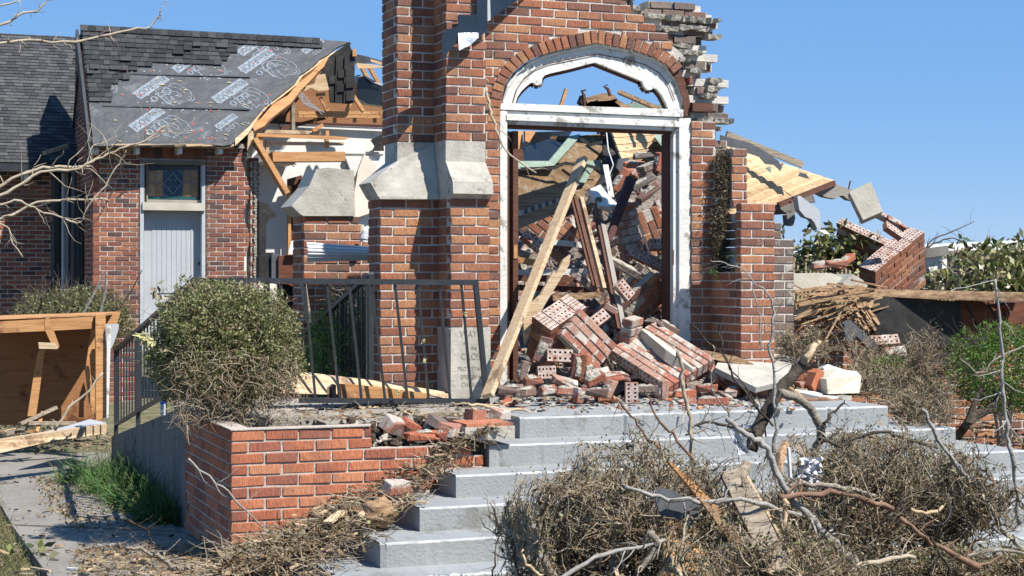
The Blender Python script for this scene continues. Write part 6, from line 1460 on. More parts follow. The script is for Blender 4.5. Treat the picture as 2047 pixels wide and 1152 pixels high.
# hedges in front of the steps: woody, brown, thinly leaved
def grow(P, D, nchild, L, r, spread, upw, k=5, wob=.22, lo=.25, hi=1.0):
    """children forking off the paths P (n,k0,3): start along the parent, leave it at an angle, taper"""
    n, k0, _ = P.shape; idx = np.repeat(np.arange(n), nchild); m = len(idx); t = lo+(hi-lo)*rng.random(m); f_ = t*(k0-1); i0 = np.minimum(f_.astype(int), k0-2); w = (f_-i0)[:, None]
    S = P[idx, i0]*(1-w)+P[idx, i0+1]*w; T = unit(P[idx, i0+1]-P[idx, i0]); D2 = T+rng.normal(size=(m, 3))*spread+np.array([0, 0, upw])
    Q = paths(S, D2, L*(.45+.9*rng.random(m)), k, wob); return Q, D2, np.full(m, r)*(.6+.8*rng.random(m))
def hedge(name, label, x0, x1, ytop, Y, depth, seed, nst=26, kids=(6, 5, 4), green=LEAF_DRY, nlf=6000, floor=0, leafsize=.02):
    c0 = W(x0, ytop, Y); c1 = W(x1, ytop, Y); H = c0.z-floor; t = thing(name, label, 'hedge', ((c0.x+c1.x)/2, Y, floor)); Wd = c1.x-c0.x; cx = (c0.x+c1.x)/2
    n = nst; S = np.stack([cx+Wd*.36*(2*rng.random(n)-1), Y+depth*.5*(rng.random(n)-.5), np.full(n, floor)], 1)
    D = np.stack([(S[:, 0]-cx)/Wd*1.1+rng.normal(size=n)*.2, rng.normal(size=n)*.22, np.full(n, 1.)], 1)
    P0 = paths(S, D, H*(.5+.35*rng.random(n)), 7, .16)
    P1, D1, r1 = grow(P0, D, kids[0], H*.36, .0068, .62, .40, 6, .17); P2, D2, r2 = grow(P1, D1, kids[1], H*.24, .0040, .70, .35, 5, .19); P3, D3, r3 = grow(P2, D2, kids[2], H*.15, .0025, .75, .30, 4, .22)
    def clip(P):
        u = (P[..., 0]-c0.x)/Wd; top = c0.z+H*(.10*np.sin(u*9+seed)+.06*np.sin(u*23+seed*2)+.04*np.sin(u*51+seed*5)); e = np.clip((np.abs(u-.5)-.36)/.2, 0, 1); top = top-H*.45*e**2
        z = P[..., 2]; ov = np.maximum(0, z-top*.9); P[..., 2] = np.where(z > top*.9, top*.9+ov*.25, z); P[..., 0] = cx+np.clip(P[..., 0]-cx, -Wd*.62, Wd*.62); return P
    for P in (P0, P1, P2, P3): clip(P)
    V, F = twigs(P0, .010+.009*rng.random(n), np.full(n, .005), 6); np_obj('stems', V, F, BARK_T, t, kind='stuff')
    V, F = twigs(P1, r1, r1*.5, 4); np_obj('branches', V, F, BARK_T, t, kind='stuff')
    h = int(len(P2)*.68); V, F = twigs(P2[:h], r2[:h]*1.15, r2[:h]*.5); np_obj('twigs', V, F, TWIG, t, kind='stuff'); V, F = twigs(P2[h:], r2[h:], r2[h:]*.45); np_obj('dark_twigs', V, F, TWIG_D, t, kind='stuff')
    V, F = twigs(P3, r3, r3*.4); np_obj('fine_twigs', V, F, TWIG, t, kind='stuff')
    E_ = P3[:, -1]; zz = E_[:, 2]; pr = np.clip((zz-floor)/H, 0, 1.2)**2.2; pr /= pr.sum(); ii = rng.choice(len(E_), nlf, p=pr); L_ = E_[ii]+rng.normal(size=(nlf, 3))*.018
    V, F = leaves(L_, leafsize); np_obj('foliage', V, F, green, t, kind='stuff')
    q = nlf//5; V, F = leaves(E_[rng.integers(0, len(E_), q)]+rng.normal(size=(q, 3))*.02-np.array([0, 0, .05]), .032); np_obj('dead_leaves', V, F, LEAF_B, t, kind='stuff')
    return t
hedge('twiggy_hedge', 'leggy brown hedge with few olive leaves in front of the steps, left one', 1095, 1445, 892, 7.85, .45, 4, 30, (7, 6, 4), nlf=3600, leafsize=.016)
hedge('twiggy_hedge', 'dense brown dying hedge in front of the steps at the right, behind the steel strap', 1590, 1905, 868, 8.0, .45, 9, 28, (8, 6, 5), nlf=5000, leafsize=.017)
hedge('debris_thicket', 'tangle of dead twigs between the two hedges at the bottom', 1340, 1700, 1040, 7.15, .3, 13, 20, (6, 5, 3), nlf=1500)
hedge('low_thicket', 'low tangle of dry twigs at the bottom right corner', 1700, 2080, 1105, 7.6, .6, 17, 18, (6, 5, 4), nlf=1800)
# dry shrubs behind the landing on the right
def dryshrub(label, bx, by, Y, L, fan, seed, nst=10, kids=(7, 6, 5), nl=1200, lm=LEAF_DRY, wd=60, r0=.009):
    """bx,by: foot of the shrub in the photograph; fan: main sweep of its limbs (right, up, away)"""
    n = nst; S = np.array([tuple(W(bx+random.uniform(-wd, wd), by+random.uniform(-8, 8), Y+random.uniform(-.15, .15))) for _ in range(n)]); fv = np.array(cv(*fan))
    D = rng.normal(size=(n, 3))*.33+fv; t = thing('dry_shrub', label, 'shrub', tuple(W(bx, by, Y)))
    P0 = paths(S, D, L*(.6+.6*rng.random(n)), 7, .17); P1, D1, r1 = grow(P0, D, kids[0], L*.42, .0042, .55, .12, 6, .18); P2, D2, r2 = grow(P1, D1, kids[1], L*.26, .0028, .65, .12, 5, .22); P3, D3, r3 = grow(P2, D2, kids[2], L*.15, .002, .75, .12, 4, .26)
    V, F = twigs(P0, np.full(n, r0), np.full(n, .004), 5); np_obj('stems', V, F, BARK_T, t, kind='stuff'); V, F = twigs(P1, r1, r1*.5, 4); np_obj('branches', V, F, BARK, t, kind='stuff')
    V, F = twigs(P2, r2, r2*.5); np_obj('twigs', V, F, TWIG, t, kind='stuff'); V, F = twigs(P3, r3, r3*.5); np_obj('fine_twigs', V, F, TWIG, t, kind='stuff')
    E_ = P3[:, -1]; V, F = leaves(E_[rng.integers(0, len(E_), nl)]+rng.normal(size=(nl, 3))*.02, .02); np_obj('foliage', V, F, lm, t, kind='stuff'); return t
dryshrub('grey dry shrub standing against the low brick wall beside the set-back pier', 1610, 735, 11.9, .26, (0, 1, 0), 1, 10, wd=32, nl=500)
dryshrub('fan of dead grey branches sweeping up to the right over the low wall', 1730, 775, 11.7, .62, (1.25, .5, 0), 2, 11, (8, 5, 4), nl=1300, wd=45)
dryshrub('ragged dry shrub on the right end of the landing by the beige stone', 1760, 790, 11.5, .30, (.5, .5, -.2), 3, 12, wd=50, nl=1600)
dryshrub('dry grey brush spilling over the right corner of the top step', 1840, 860, 10.4, .26, (.0, .8, -.2), 4, 10, wd=40, nl=900)
c = W(1775, 735, 11.6); bush('green_tuft', 'small bright green leafy tuft among the dead branches', 'plant', (c.x, c.y, c.z), (.16, .15, .09), 900, 60, LEAF_G, TWIG, .022, floor=.8, seed=4, stems=2)
c = W(2000, 800, 11.2); bush('green_shrub', 'bright green leafy shrub at the right edge', 'shrub', (c.x+.1, c.y, 1.0), (.52, .45, .36), 15000, 900, LEAF_G, TWIG_D, .026, floor=0, seed=6, amp=.3)
m = MB(); m.tube([G(1905,885,.1), W(1935,845,11), W(1975,820,11), W(2000,790,11)], [.045,.035,.028,.02], 8); m.tube([W(1935,845,11), W(1950,800,11), W(1965,770,11)], [.03,.02,.014], 7); solo('shrub_trunk', m, BARK_D, 'dark crooked trunk under the bright green shrub', 'trunk')
# magnolia foliage
def leafspray(label, x0, x1, y0, y1, Y, n, size, nb, lm=LEAF_M, name='fallen_magnolia'):
    a, b_ = W(x0, y1, Y), W(x1, y0, Y); t = thing(name, label, 'tree', ((a.x+b_.x)/2, Y, a.z))
    cen = np.stack([a.x+(b_.x-a.x)*rng.random(nb), Y+(rng.random(nb)-.5)*1.2, a.z+(b_.z-a.z)*rng.random(nb)], 1); k = rng.integers(0, nb, n)
    C = cen[k]+rng.normal(size=(n, 3))*np.array([.11, .11, .07]); V, F = leaves(C, size, .42, .1, .3); np_obj('crown', V, F, lm, t, kind='stuff')
    PA = paths(cen-np.array([0, 0, .25]), rng.normal(size=(nb, 3))*.5+np.array([0, 0, 1]), np.full(nb, .35), 4, .2); V, F = twigs(PA, np.full(nb, .008), np.full(nb, .003)); np_obj('branches', V, F, BARK_D, t, kind='stuff')
    return t
leafspray('drooping cluster of glossy green leaves behind the set-back pier', 1592, 1640, 465, 545, 15.2, 330, .10, 14)
leafspray('glossy leafy branch in front of the dark leaning wall', 1650, 1695, 488, 530, 15.0, 260, .10, 9)
leafspray('large fallen magnolia crown of glossy green and yellow leaves at the right', 1945, 2090, 500, 590, 16.5, 1500, .12, 46)
leafspray('smaller fallen magnolia branches beside the white box', 1885, 1960, 505, 590, 16.2, 420, .11, 18)

# ------------------------------------------------------------------ branches: traced limb by limb
def crook(P, amp=.012, sub=4):
    out = []
    for i in range(len(P)-1):
        for k in range(sub):
            t = k/sub; p = P[max(i-1, 0)]; a, b_ = P[i], P[i+1]; d = P[min(i+2, len(P)-1)]
            q = .5*((2*a)+(-p+b_)*t+(2*p-5*a+4*b_-d)*t*t+(-p+3*a-3*b_+d)*t**3)
            out.append(q+Vector((random.gauss(0, amp), random.gauss(0, amp), random.gauss(0, amp))))
    return out+[P[-1]]
def branch(pts, Y, r0, r1, m, label, n=7, sidetw=0, cat='branch', amp=.006, name='branch', knob=.2, group=None, part_of=None, twl=.22, Y2=None):
    k = len(pts); P = [W(p[0], p[1], p[2] if len(p) > 2 else Y+((Y2 or Y)-Y)*i/max(1, k-1)) for i, p in enumerate(pts)]
    Q = crook(P, amp); N_ = len(Q); rad = [(r0+(r1-r0)*i/(N_-1))*(1+random.uniform(-knob, knob)) for i in range(N_)]
    mb = MB(); mb.tube(Q, rad, n)
    if sidetw:
        for _ in range(int(sidetw*1.7)+1):
            i = random.randrange(1, N_-1); d = (Q[i+1]-Q[i-1]).normalized(); s_ = Vector((random.gauss(0, 1), random.gauss(0, .6), random.gauss(0, 1))); s_ = (s_-d*s_.dot(d)).normalized()
            L = twl*random.uniform(.3, 1); q = Q[i]; T = [q]; dd = (d*.7+s_).normalized()
            for _k in range(4): dd = (dd+Vector((random.gauss(0, .25), random.gauss(0, .25), random.gauss(0, .25)))).normalized(); q = q+dd*L/4; T.append(q)
            mb.tube(T, [rad[i]*.45, rad[i]*.38, rad[i]*.3, rad[i]*.22, rad[i]*.1], 4)
    if part_of: return part(name, mb, m, part_of, smooth=True)
    return solo(name, mb, m, label, cat, group, smooth=True)
random.seed(33)
YT = 13.5
branch([(-20,86),(60,82),(150,84),(240,66),(300,54)], YT, .013, .008, BARK_T, 'long pale bare branch crossing the sky and roof corner at the upper left', sidetw=10)
branch([(300,54),(318,34),(322,18),(335,2)], YT, .007, .002, BARK_T, 'dark forked tip rising at the end of the long upper branch', sidetw=7, twl=.12)
branch([(-20,62),(8,48),(40,30),(72,20),(96,-5)], YT, .012, .006, BARK_T, 'bare branch slanting up in the top left corner', sidetw=6)
branch([(-20,14),(15,9),(40,0)], YT, .009, .005, BARK_T, 'short bare branch in the very top left corner')
branch([(-20,384),(40,350),(100,336),(180,332)], YT, .015, .011, BARK_T, 'thick pale branch at the left, upper of two lying side by side', sidetw=4)
branch([(-20,402),(30,376),(80,346),(150,338),(195,318),(240,298),(290,282),(330,252)], YT-.1, .015, .006, BARK_T, 'thick pale branch rising from the left edge past the annex eave', sidetw=12, twl=.35)
branch([(-20,412),(30,402),(55,408),(90,424),(155,446),(170,420),(210,370),(240,325),(252,300)], YT-.2, .011, .004, BARK_T, 'pale branch dipping then hooking up in front of the annex wall', sidetw=12, twl=.3)
branch([(-20,446),(40,420),(90,404),(150,398),(218,401)], YT-.1, .012, .007, BARK_T, 'pale level branch in front of the brick corner', sidetw=6)
branch([(-20,438),(18,458),(22,480),(46,515)], YT-.3, .007, .004, BARK_T, 'thin hanging twig at the left edge in front of the brick wing', sidetw=2)
branch([(185,330),(178,300),(205,285),(235,272)], YT, .006, .003, BARK_T, 'small forked branch reaching the annex eave corner', sidetw=4)
branch([(290,282),(330,268),(372,262),(390,235)], YT, .005, .002, BARK_T, 'fine twig lying over the printed felt at the eave', sidetw=4, twl=.1)
branch([(225,300),(240,345),(205,420),(175,470)], YT-.1, .005, .003, BARK_D, 'thin dark twig hanging in front of the annex brickwork', sidetw=6)
branch([(235,395),(262,372),(250,350)], YT, .005, .002, BARK_D, 'small dark forked twig against the annex bricks', sidetw=4, twl=.12)
# vine and dead roots on the broken wall right of the door
vt = thing('dead_vine', 'dead brown ivy clump with root hairs climbing the torn edge of the wall', 'vine', W(1450, 600, 12.25))
S = []; 
for k in range(2600):
    t = random.random(); x = [1447,1452,1442,1440,1436,1440][min(5, int(t*6))]+random.gauss(0, 8*(1-.5*t)); y = 305+t*235+random.gauss(0, 6); S.append(tuple(W(x, y, 12.27+random.uniform(-.03, .04))))
S = np.array(S); n = len(S); PA = paths(S, rng.normal(size=(n, 3))+np.array([0, 0, -.5]), .03+.07*rng.random(n), 4, .45); V, F = twigs(PA, np.full(n, .0028), np.full(n, .001)); np_obj('roots', V, F, TWIG_D, vt, kind='stuff')
V, F = leaves(S[::3]+rng.normal(size=S[::3].shape)*.015, .03); np_obj('dead_leaves', V, F, LEAF_B, vt, kind='stuff')
for (x, y) in ((1477, 548), (1460, 510), (1428, 545)):
    c = np.array(W(x, y, 12.0)); V, F = leaves(c+rng.normal(size=(22, 3))*.02, .03); np_obj('green_sprig', V, F, LEAF_G, vt, kind='stuff')
# the thin branch hanging at the left of the door head
branch([(972,178),(980,215),(990,250),(1005,290),(1030,318),(1072,346)], 12.2, .012, .005, BARK_T, 'pale bare branch hanging down over the left door jamb', Y2=11.9, sidetw=4, twl=.25)
branch([(968,130),(971,160),(974,182)], 12.28, .005, .008, BARK_T, 'thin upper end of the bare branch against the bricks above the arch spring')
# long thin saplings right of the door
branch([(1525,700),(1520,640),(1510,600),(1500,550),(1460,530),(1420,520)], 10.6, .006, .003, BARK_S, 'thin grey sapling twig crossing the right buttress', sidetw=3)
branch([(1548,905),(1552,840),(1548,760),(1540,690),(1545,640),(1538,590),(1490,545)], 8.4, .012, .004, BARK_S, 'upright silvery twig in front of the right buttress', sidetw=6)
branch([(1545,850),(1500,800),(1460,740),(1445,690),(1440,650)], 8.5, .008, .003, BARK_D, 'dark thin branch rising left of the upright silvery twig', sidetw=5)
branch([(1470,850),(1430,790),(1422,740),(1425,690)], 8.4, .005, .003, BARK, 'short bare shoot with a knobbly tip in front of the landing', sidetw=4, twl=.1)
branch([(1530,870),(1500,790),(1450,720),(1385,650)], 8.6, .006, .003, BARK_D, 'long fine dark twig slanting up across the rubble', sidetw=3)
# the big fallen limb
lb_ = thing('fallen_limb', 'thick dark broken tree limb with a pale splintered top standing before the steps', 'branch', W(1530, 900, 8.6))
branch([(1500,900),(1512,865),(1528,832),(1545,800),(1562,775),(1590,745),(1615,712)], 8.55, .044, .030, BARK_D, '', n=10, part_of=lb_, name='trunk', knob=.08, amp=.002)
branch([(1608,722),(1622,700),(1637,682)], 8.5, .027, .014, PINE, '', n=8, part_of=lb_, name='splintered_end', knob=.15)
branch([(1560,785),(1590,795),(1618,815),(1638,850),(1640,880),(1622,905),(1600,920),(1602,955),(1600,985),(1578,1012),(1566,1030)], 8.45, .026, .016, BARK, '', n=9, part_of=lb_, name='curved_bough', knob=.08, amp=.002)
branch([(1640,885),(1645,860),(1652,845),(1670,820),(1688,800)], 8.4, .013, .006, BARK_D, '', n=6, part_of=lb_, name='side_branch', sidetw=3, twl=.12)
L_ = [
 ([(1455,845),(1490,868),(1525,890),(1545,925),(1562,965),(1590,1005),(1640,1060),(1690,1108),(1740,1165)], 7.6, .014, .022, BARK_S, 'long silvery branch running down to the bottom edge between the hedges', 5),
 ([(1355,700),(1362,740),(1368,790),(1382,850),(1382,900),(1392,960)], 8.3, .010, .012, BARK_T, 'olive brown wavy branch standing over the left hedge', 4),
 ([(1235,800),(1262,835),(1290,870),(1325,915)], 8.2, .006, .009, BARK_R, 'thin reddish branch sticking out left above the left hedge', 2),
 ([(1285,775),(1310,830),(1345,870),(1390,930)], 8.2, .005, .009, BARK_R, 'second thin reddish branch right of the first above the left hedge', 3),
 ([(1370,870),(1400,845),(1450,850),(1500,860)], 8.4, .006, .010, BARK_D, 'crooked dark branch reaching left from the big limb', 6),
 ([(1252,975),(1320,995),(1380,1002),(1450,998),(1510,1005),(1600,1030)], 7.3, .009, .013, BARK_S, 'long thin level branch across the bottom in front of the left hedge', 4),
 ([(1580,972),(1640,968),(1700,978),(1748,992)], 7.6, .014, .012, BARK, 'upper of two brown branches lying right of the weathered board', 2),
 ([(1560,995),(1640,985),(1710,992),(1785,1018)], 7.55, .016, .013, BARK_R, 'lower of two brown branches lying right of the weathered board', 2),
 ([(1650,880),(1680,890),(1720,872),(1775,866),(1830,882),(1872,895)], 7.9, .010, .008, BARK_D, 'arching grey branch lying over the right hedge', 3),
 ([(1845,815),(1870,870),(1905,925),(1950,970),(1982,1020),(2010,1065),(2060,1105)], 7.7, .009, .018, BARK_S, 'long silvery branch running down to the right edge', 5),
 ([(1990,560),(1998,640),(2004,720),(2006,800),(2012,870),(2025,930),(2036,1045)], 8.3, .007, .014, BARK_S, 'tall thin grey sapling at the right edge', 8),
 ([(1920,720),(1960,745),(2000,710),(2060,690)], 8.6, .005, .007, BARK, 'thin twig crossing the dark sheet at the right edge', 3),
 ([(1800,1035),(1850,1075),(1900,1105),(1958,1135)], 7.3, .010, .017, BARK_R, 'reddish brown broken branch lying below the steel strap', 2),
 ([(1820,1020),(1850,1025),(1885,1012)], 7.4, .010, .009, PINE, 'pale peeled stick poking through the steel strap', 0),
 ([(1572,1000),(1570,1030),(1566,1062)], 7.2, .013, .008, PINE, 'pale splintered stick hanging in the middle of the thicket', 3),
 ([(1250,925),(1245,960),(1240,1010),(1228,1060),(1222,1160)], 7.6, .012, .016, BARK, 'main crooked stem rising inside the left hedge', 4),
 ([(1065,1050),(1078,1080),(1088,1120),(1110,1165)], 7.7, .014, .022, BARK, 'thick forked stem at the left foot of the left hedge', 5),
 ([(1095,1075),(1092,1095),(1090,1120)], 7.7, .009, .012, BARK, 'short fork beside the thick stem at the left foot of the hedge', 2),
 ([(1330,1080),(1270,1095),(1190,1115),(1120,1160)], 7.2, .009, .012, BARK_S, 'grey branch sloping down to the left under the left hedge', 4),
 ([(1300,1060),(1310,1100),(1280,1140)], 7.2, .018, .014, BARK, 'thick short curved branch at the foot of the left hedge', 1),
 ([(1045,1100),(1052,1125),(1085,1150)], 7.6, .007, .008, PINE, 'pale bent stick on the lowest step', 0),
 ([(1000,1060),(992,1100),(985,1155)], 7.9, .003, .005, BARK_D, 'left one of two thin upright shoots on the lowest steps', 1),
 ([(1022,1065),(1030,1110),(1040,1155)], 7.9, .003, .005, BARK_D, 'right one of two thin upright shoots on the lowest steps', 1),
 ([(1063,1015),(1066,1060),(1072,1155)], 7.9, .003, .005, BARK_D, 'third thin upright shoot just left of the left hedge', 1),
 ([(1690,1145),(1760,1120),(1830,1115)], 7.1, .014, .010, BARK_T, 'pale curved branch lying along the bottom edge right of centre', 2),
 ([(1860,1075),(1880,1110),(1905,1160)], 7.1, .008, .009, BARK_D, 'dark bent branch at the bottom right', 2),
 ([(1965,1060),(1950,1030),(2000,1000),(2060,960)], 7.9, .008, .012, BARK, 'bent grey branch at the right edge below the steps', 3),
 ([(1930,1115),(1985,1100),(2060,1110)], 7.4, .008, .010, BARK, 'low branch at the bottom right corner', 3),
 ([(378,918),(430,962),(480,1010),(535,1065)], 9.8, .007, .005, BARK_S, 'thin bare branch leaning across the corner of the brick planter', 2),
 ([(110,857),(140,815),(175,785),(205,745)], 14.8, .014, .009, BARK_T, 'bare branch leaning on the mouth of the overturned roof section', 2),
 ([(250,1093),(290,1102),(335,1125),(365,1138)], 9.6, .010, .012, BARK, 'brown branch lying on the walk near the bottom edge', 2),
 ([(255,1040),(290,1058),(300,1075)], 10.8, .010, .006, BARK_D, 'short dark stick lying on the joint of the walk', 2),
]
for pts, Y, r0, r1, m, lb, st in L_: branch(pts, Y, r0, r1, m, lb, sidetw=st)
for (pts, Y, r0, r1, m, lb, st) in [
 ([(1840,520),(1855,495),(1880,482),(1910,478),(1945,498)], 16.2, .012, .006, BARK_D, 'arched bare branch against the sky right of the leaning wall', 6),
 ([(1845,505),(1865,478),(1900,465),(1948,443)], 16, .010, .004, BARK_D, 'bare branch pointing up right against the sky', 4),
 ([(1935,497),(1965,490),(1988,472)], 16, .008, .003, BARK_D, 'small bare branch tip above the shed roof', 3),
 ([(1880,520),(1900,540),(1915,552)], 15.8, .008, .005, BARK_S, 'pale stick below the tilted white box', 2),
 ([(1870,590),(1930,575),(1990,560)], 15.6, .008, .005, BARK_S, 'pale level stick under the fallen magnolia', 6)]: branch(pts, Y, r0, r1, m, lb, sidetw=st)
# logs and sticks on the landing and among the litter
branch([(935,808),(975,812),(1010,818),(1050,822),(1080,826)], 10.75, .010, .008, PINE, 'pale peeled crooked stick lying on the left edge of the landing', sidetw=1, name='peeled_stick')
branch([(905,806),(960,812),(1005,808),(1035,798)], 10.9, .006, .004, PINE, 'second thin peeled stick beside the first', name='peeled_stick')
branch([(1575,775),(1600,790),(1612,798)], 11.0, .016, .022, WOOD_ROT, 'splintered root end lying at the right of the landing', name='broken_log')
branch([(1600,800),(1640,800),(1678,803)], 10.95, .018, .018, BARK_R, 'reddish barked log lying on the landing right of the trunk', name='broken_log')
# weathered board, plywood, plates
def slab(pts, Y, d, m, label, name='board', cat='board'):
    mb = MB(); mb.prism([W(p[0], p[1], p[2] if len(p) > 2 else Y) for p in pts], d); return solo(name, mb, m, label, cat)
wb_ = MB(); wb_.bar(W(1462, 945, 7.6), W(1562, 1145, 7.0), .04, .115, up=(-.3, 1, .5)); solo('weathered_board', wb_, WOOD_W, 'weathered grey-brown board with a pale cut edge sticking up in the thicket', 'board')
b = MB(); b.bar(W(1483, 937, 7.62), W(1586, 1125, 7.02), .042, .012, up=(-.3, 1, .5)); solo('board_edge_strip', b, PINE, 'pale sawn strip along the right edge of the weathered board', 'strip')
slab([(1338,1042,7.7),(1402,1048,7.7),(1440,1165,7.4),(1326,1165,7.4)], 7.3, (0,.03,0), PLY_O, 'orange plywood sheet standing at the bottom edge', 'plywood_sheet', 'plywood')
slab([(1308,990),(1322,976),(1345,980),(1378,1000),(1402,1012),(1395,1032),(1378,1058),(1360,1038),(1320,1030)], 7.35, (0,.012,0), SLATE, 'flat dark grey torn sheet lying in the twigs above the plywood', 'grey_sheet', 'sheet')
slab([(1336,923),(1345,926),(1425,1002),(1468,1058),(1455,1062),(1400,1000)], 7.5, (0,.03,0), PINE_O, 'long orange splinter slanting through the left hedge', 'orange_splinter', 'splinter')
slab([(1400,1000),(1412,1002),(1478,1075),(1480,1088),(1455,1075)], 7.25, (0,.02,0), WOOD_ROT, 'brown splinter below the long orange one', 'brown_splinter', 'splinter')
slab([(1475,960,7.8),(1490,920,8.0),(1505,925,8.0),(1480,990,7.8)], 7.9, (0,.03,0), WOOD_W, 'short greyish splinter left of the big limb foot', 'grey_splinter', 'splinter')
slab([(1560,905,8.0),(1572,880,8.1),(1578,888,8.1),(1562,945,7.9),(1550,960,7.9)], 8, (0,.04,0), WOOD_ROT, 'split stake standing beside the curved bough', 'split_stake', 'stake')
def crumple(pts_c, rx, rz, Y, m, label, name='torn_cloth', n=9):
    c = W(*pts_c, Y); mb = MB()
    for j in range(n):
        for i in range(n):
            u, v = i/(n-1)-.5, j/(n-1)-.5; mb.v.append(tuple(c+Vector((u*rx+random.gauss(0, rx*.05), random.gauss(0, .02), v*rz+random.gauss(0, rz*.05)))))
    for j in range(n-1):
        for i in range(n-1): a = j*n+i; mb.f.append((a, a+1, a+n+1, a+n)); mb.mi.append(0)
    return solo(name, mb, m, label, 'cloth')
crumple((1622, 940), .14, .14, 8.0, CLOTH, 'crumpled white torn cloth caught right of the curved bough')
crumple((1482, 878), .06, .16, 8.35, CLOTH, 'striped white torn bag hanging left of the big limb')
b = MB(); b.tube([W(1677,905,7.9), W(1675,935,7.9), W(1679,958,7.9)], .008, 6)
b = MB(); b.bar(W(1576, 895, 7.8), W(1580, 955, 7.8), .012, .02, up=(0,1,0)); solo('white_strip', b, WHITE, 'narrow white strip standing right of the big limb', 'strip')
# steel strap ring
m = MB(); c = W(1853, 1013, 7.35); n = 40; vs = []; fs = []
for i in range(n):
    a = 2*math.pi*i/n; q = c+cv(math.cos(a)*.122*(1+.04*math.sin(3*a)), math.sin(a)*.082, math.sin(a)*.10); ax_ = cv(.15, .35, -1).normalized()*.0085
    vs += [q-ax_, q+ax_, q+ax_*1.0+cv(0,0,.0015), q-ax_+cv(0,0,.0015)]
for i in range(n):
    j = (i+1) % n
    for k in range(4): fs.append((4*i+k, 4*j+k, 4*j+(k+1) % 4, 4*i+(k+1) % 4))
m.add(vs, fs); solo('steel_strap', m, STRAP, 'bright ring of steel banding strap lying on the right hedge', 'strap')
# lumber behind the railing on the landing
b = MB(); b.prism([W(558,744,11.6), W(590,742,11.7), W(760,762,11.8), W(903,786,11.9), W(898,796,11.7), W(560,786,11.5)], (0,.06,0)); solo('fallen_beam', b, PINE, 'long pale beam lying behind the landing railing, split at its right end', 'beam')
b = MB(); b.prism([W(x, y, 11.5) for x, y in [(682,768),(700,768),(790,778),(862,788),(850,797),(682,796)]], (0,.05,0)); solo('short_beam', b, PINE_O, 'shorter orange board lying in front of the long pale beam', 'board')
b = MB(); b.prism([W(x, y, 11.45) for x, y in [(658,775),(668,768),(672,770),(672,797),(658,797)]], (0,.06,0)); solo('dark_block', b, BLACKHOLE, 'small dark block at the end of the orange board', 'block')
# loose bricks on the planter
def lay(px, py, Y, rot, m, label, kind=None, s=(1, 1, 1)):
    k = kind if kind is not None else random.randrange(10, 14); o = bpy.data.objects.new('loose_brick', brick_mesh(m, k)); col.objects.link(o)
    o.location = W(px, py, Y); o.rotation_euler = rot; o.scale = s; o['label'] = label; o['category'] = 'brick'; return o
lay(845, 872, 10.1, (0, 0, .0), B_PLANT, 'clean orange brick still bedded on top of the planter wall', s=(1.15, 1, 1.05))
lay(878, 873, 10.1, (0, 0, .0), B_PLANT, 'half orange brick next to the bedded one on the planter wall', s=(.35, 1, 1.05))
lay(790, 852, 10.2, (.5, .3, .5), B_WHITE, 'whitened brick tipped on its corner on the planter edge', 'broken', (1.2, 1, 1.6))
lay(824, 851, 10.2, (.3, .6, .2), B_PLANT, 'red wedge-shaped brick fragment on the planter', 'broken', (1.1, .8, .8))
lay(905, 861, 10.1, (.1, .15, .6), B_WHITE, 'white-faced red brick lying turned on the planter wall', 'broken', (1.1, 1.2, 1.5))
lay(875, 845, 10.35, (.5, .2, .8), B_GREY, 'grey stone-like fragment behind the white-faced brick', 'broken', (1, 1, 1.1))
lay(950, 830, 10.3, (0, .1, .3), B_PINK, 'holed pink brick lying on the grey block by the top step', 'holed', (.55, 1, 1.3))
lay(975, 835, 10.35, (.2, .3, .9), B_GREY, 'small grey fragment behind the holed pink brick', 'broken', (1, 1, 1))
lay(1002, 828, 10.4, (.2, .1, .5), B_WHITE, 'mortared fragment touching the top step', 'broken', (.9, 1, 1))
lay(795, 975, 9.75, (.15, .1, .2), B_WHITE, 'broken brick with a white stripe lying in the litter beside the steps', 'broken', (1.3, 1, 1.4))
b = MB(); p = W(928, 880, 10.0); q = W(1027, 851, 10.0); b.box((p.x, 9.98, p.z), (q.x, 10.3, q.z)); b.box((p.x+.01, 9.985, q.z), (q.x-.01, 10.29, q.z+.02), None, 1); solo('grey_capping_block', b, [STONE, B_PLANT], 'grey concrete block capped with thin red brick between planter and top step', 'block')

# ------------------------------------------------------------------ litter: leaves, chips and twigs on walk, steps and verge
def litter(name, pts, nch, ntw, nlf, label=None, cat=None, sc=1.0, tm=TWIG, up=.35):
    """pts: function -> world point; chips, short twigs and dead leaves lie there"""
    S = np.array([tuple(pts()) for _ in range(ntw)]); D = rng.normal(size=(ntw, 3))*np.array([1, 1, up*.5]); PA = paths(S+np.array([0, 0, .006]), D, (.04+.16*rng.random(ntw))*sc, 4, .25)
    V, F = twigs(PA, .0016+.003*rng.random(ntw)*sc, np.full(ntw, .001)); kw = dict(kind='stuff')
    if label: kw.update(label=label, category=cat)
    a = np_obj(name, V, F, tm, **kw)
    S = np.array([tuple(pts()) for _ in range(nlf)]); V, F = leaves(S+np.array([0, 0, .006]), .035*sc, up=0); np_obj('leaf_litter', V, F, LEAF_B, kind='stuff')
    b = MB()
    for _ in range(nch):
        c = Vector(pts())+Vector((0, 0, .01)); a_ = random.random()*6.28; d = Vector((math.cos(a_), math.sin(a_), random.uniform(-.15, .15)))*random.uniform(.01, .07)*sc; s_ = Vector((-d.y, d.x, 0)).normalized()*random.uniform(.004, .016)*sc
        b.prism([c-d-s_, c+d-s_*.5, c+d*.8+s_, c-d*.9+s_], (0, 0, random.uniform(.004, .012)), random.randrange(4))
    if nch: solo('wood_chips', b, [PINE, WOOD_ROT, WOOD_W, CHAR], kind='stuff')
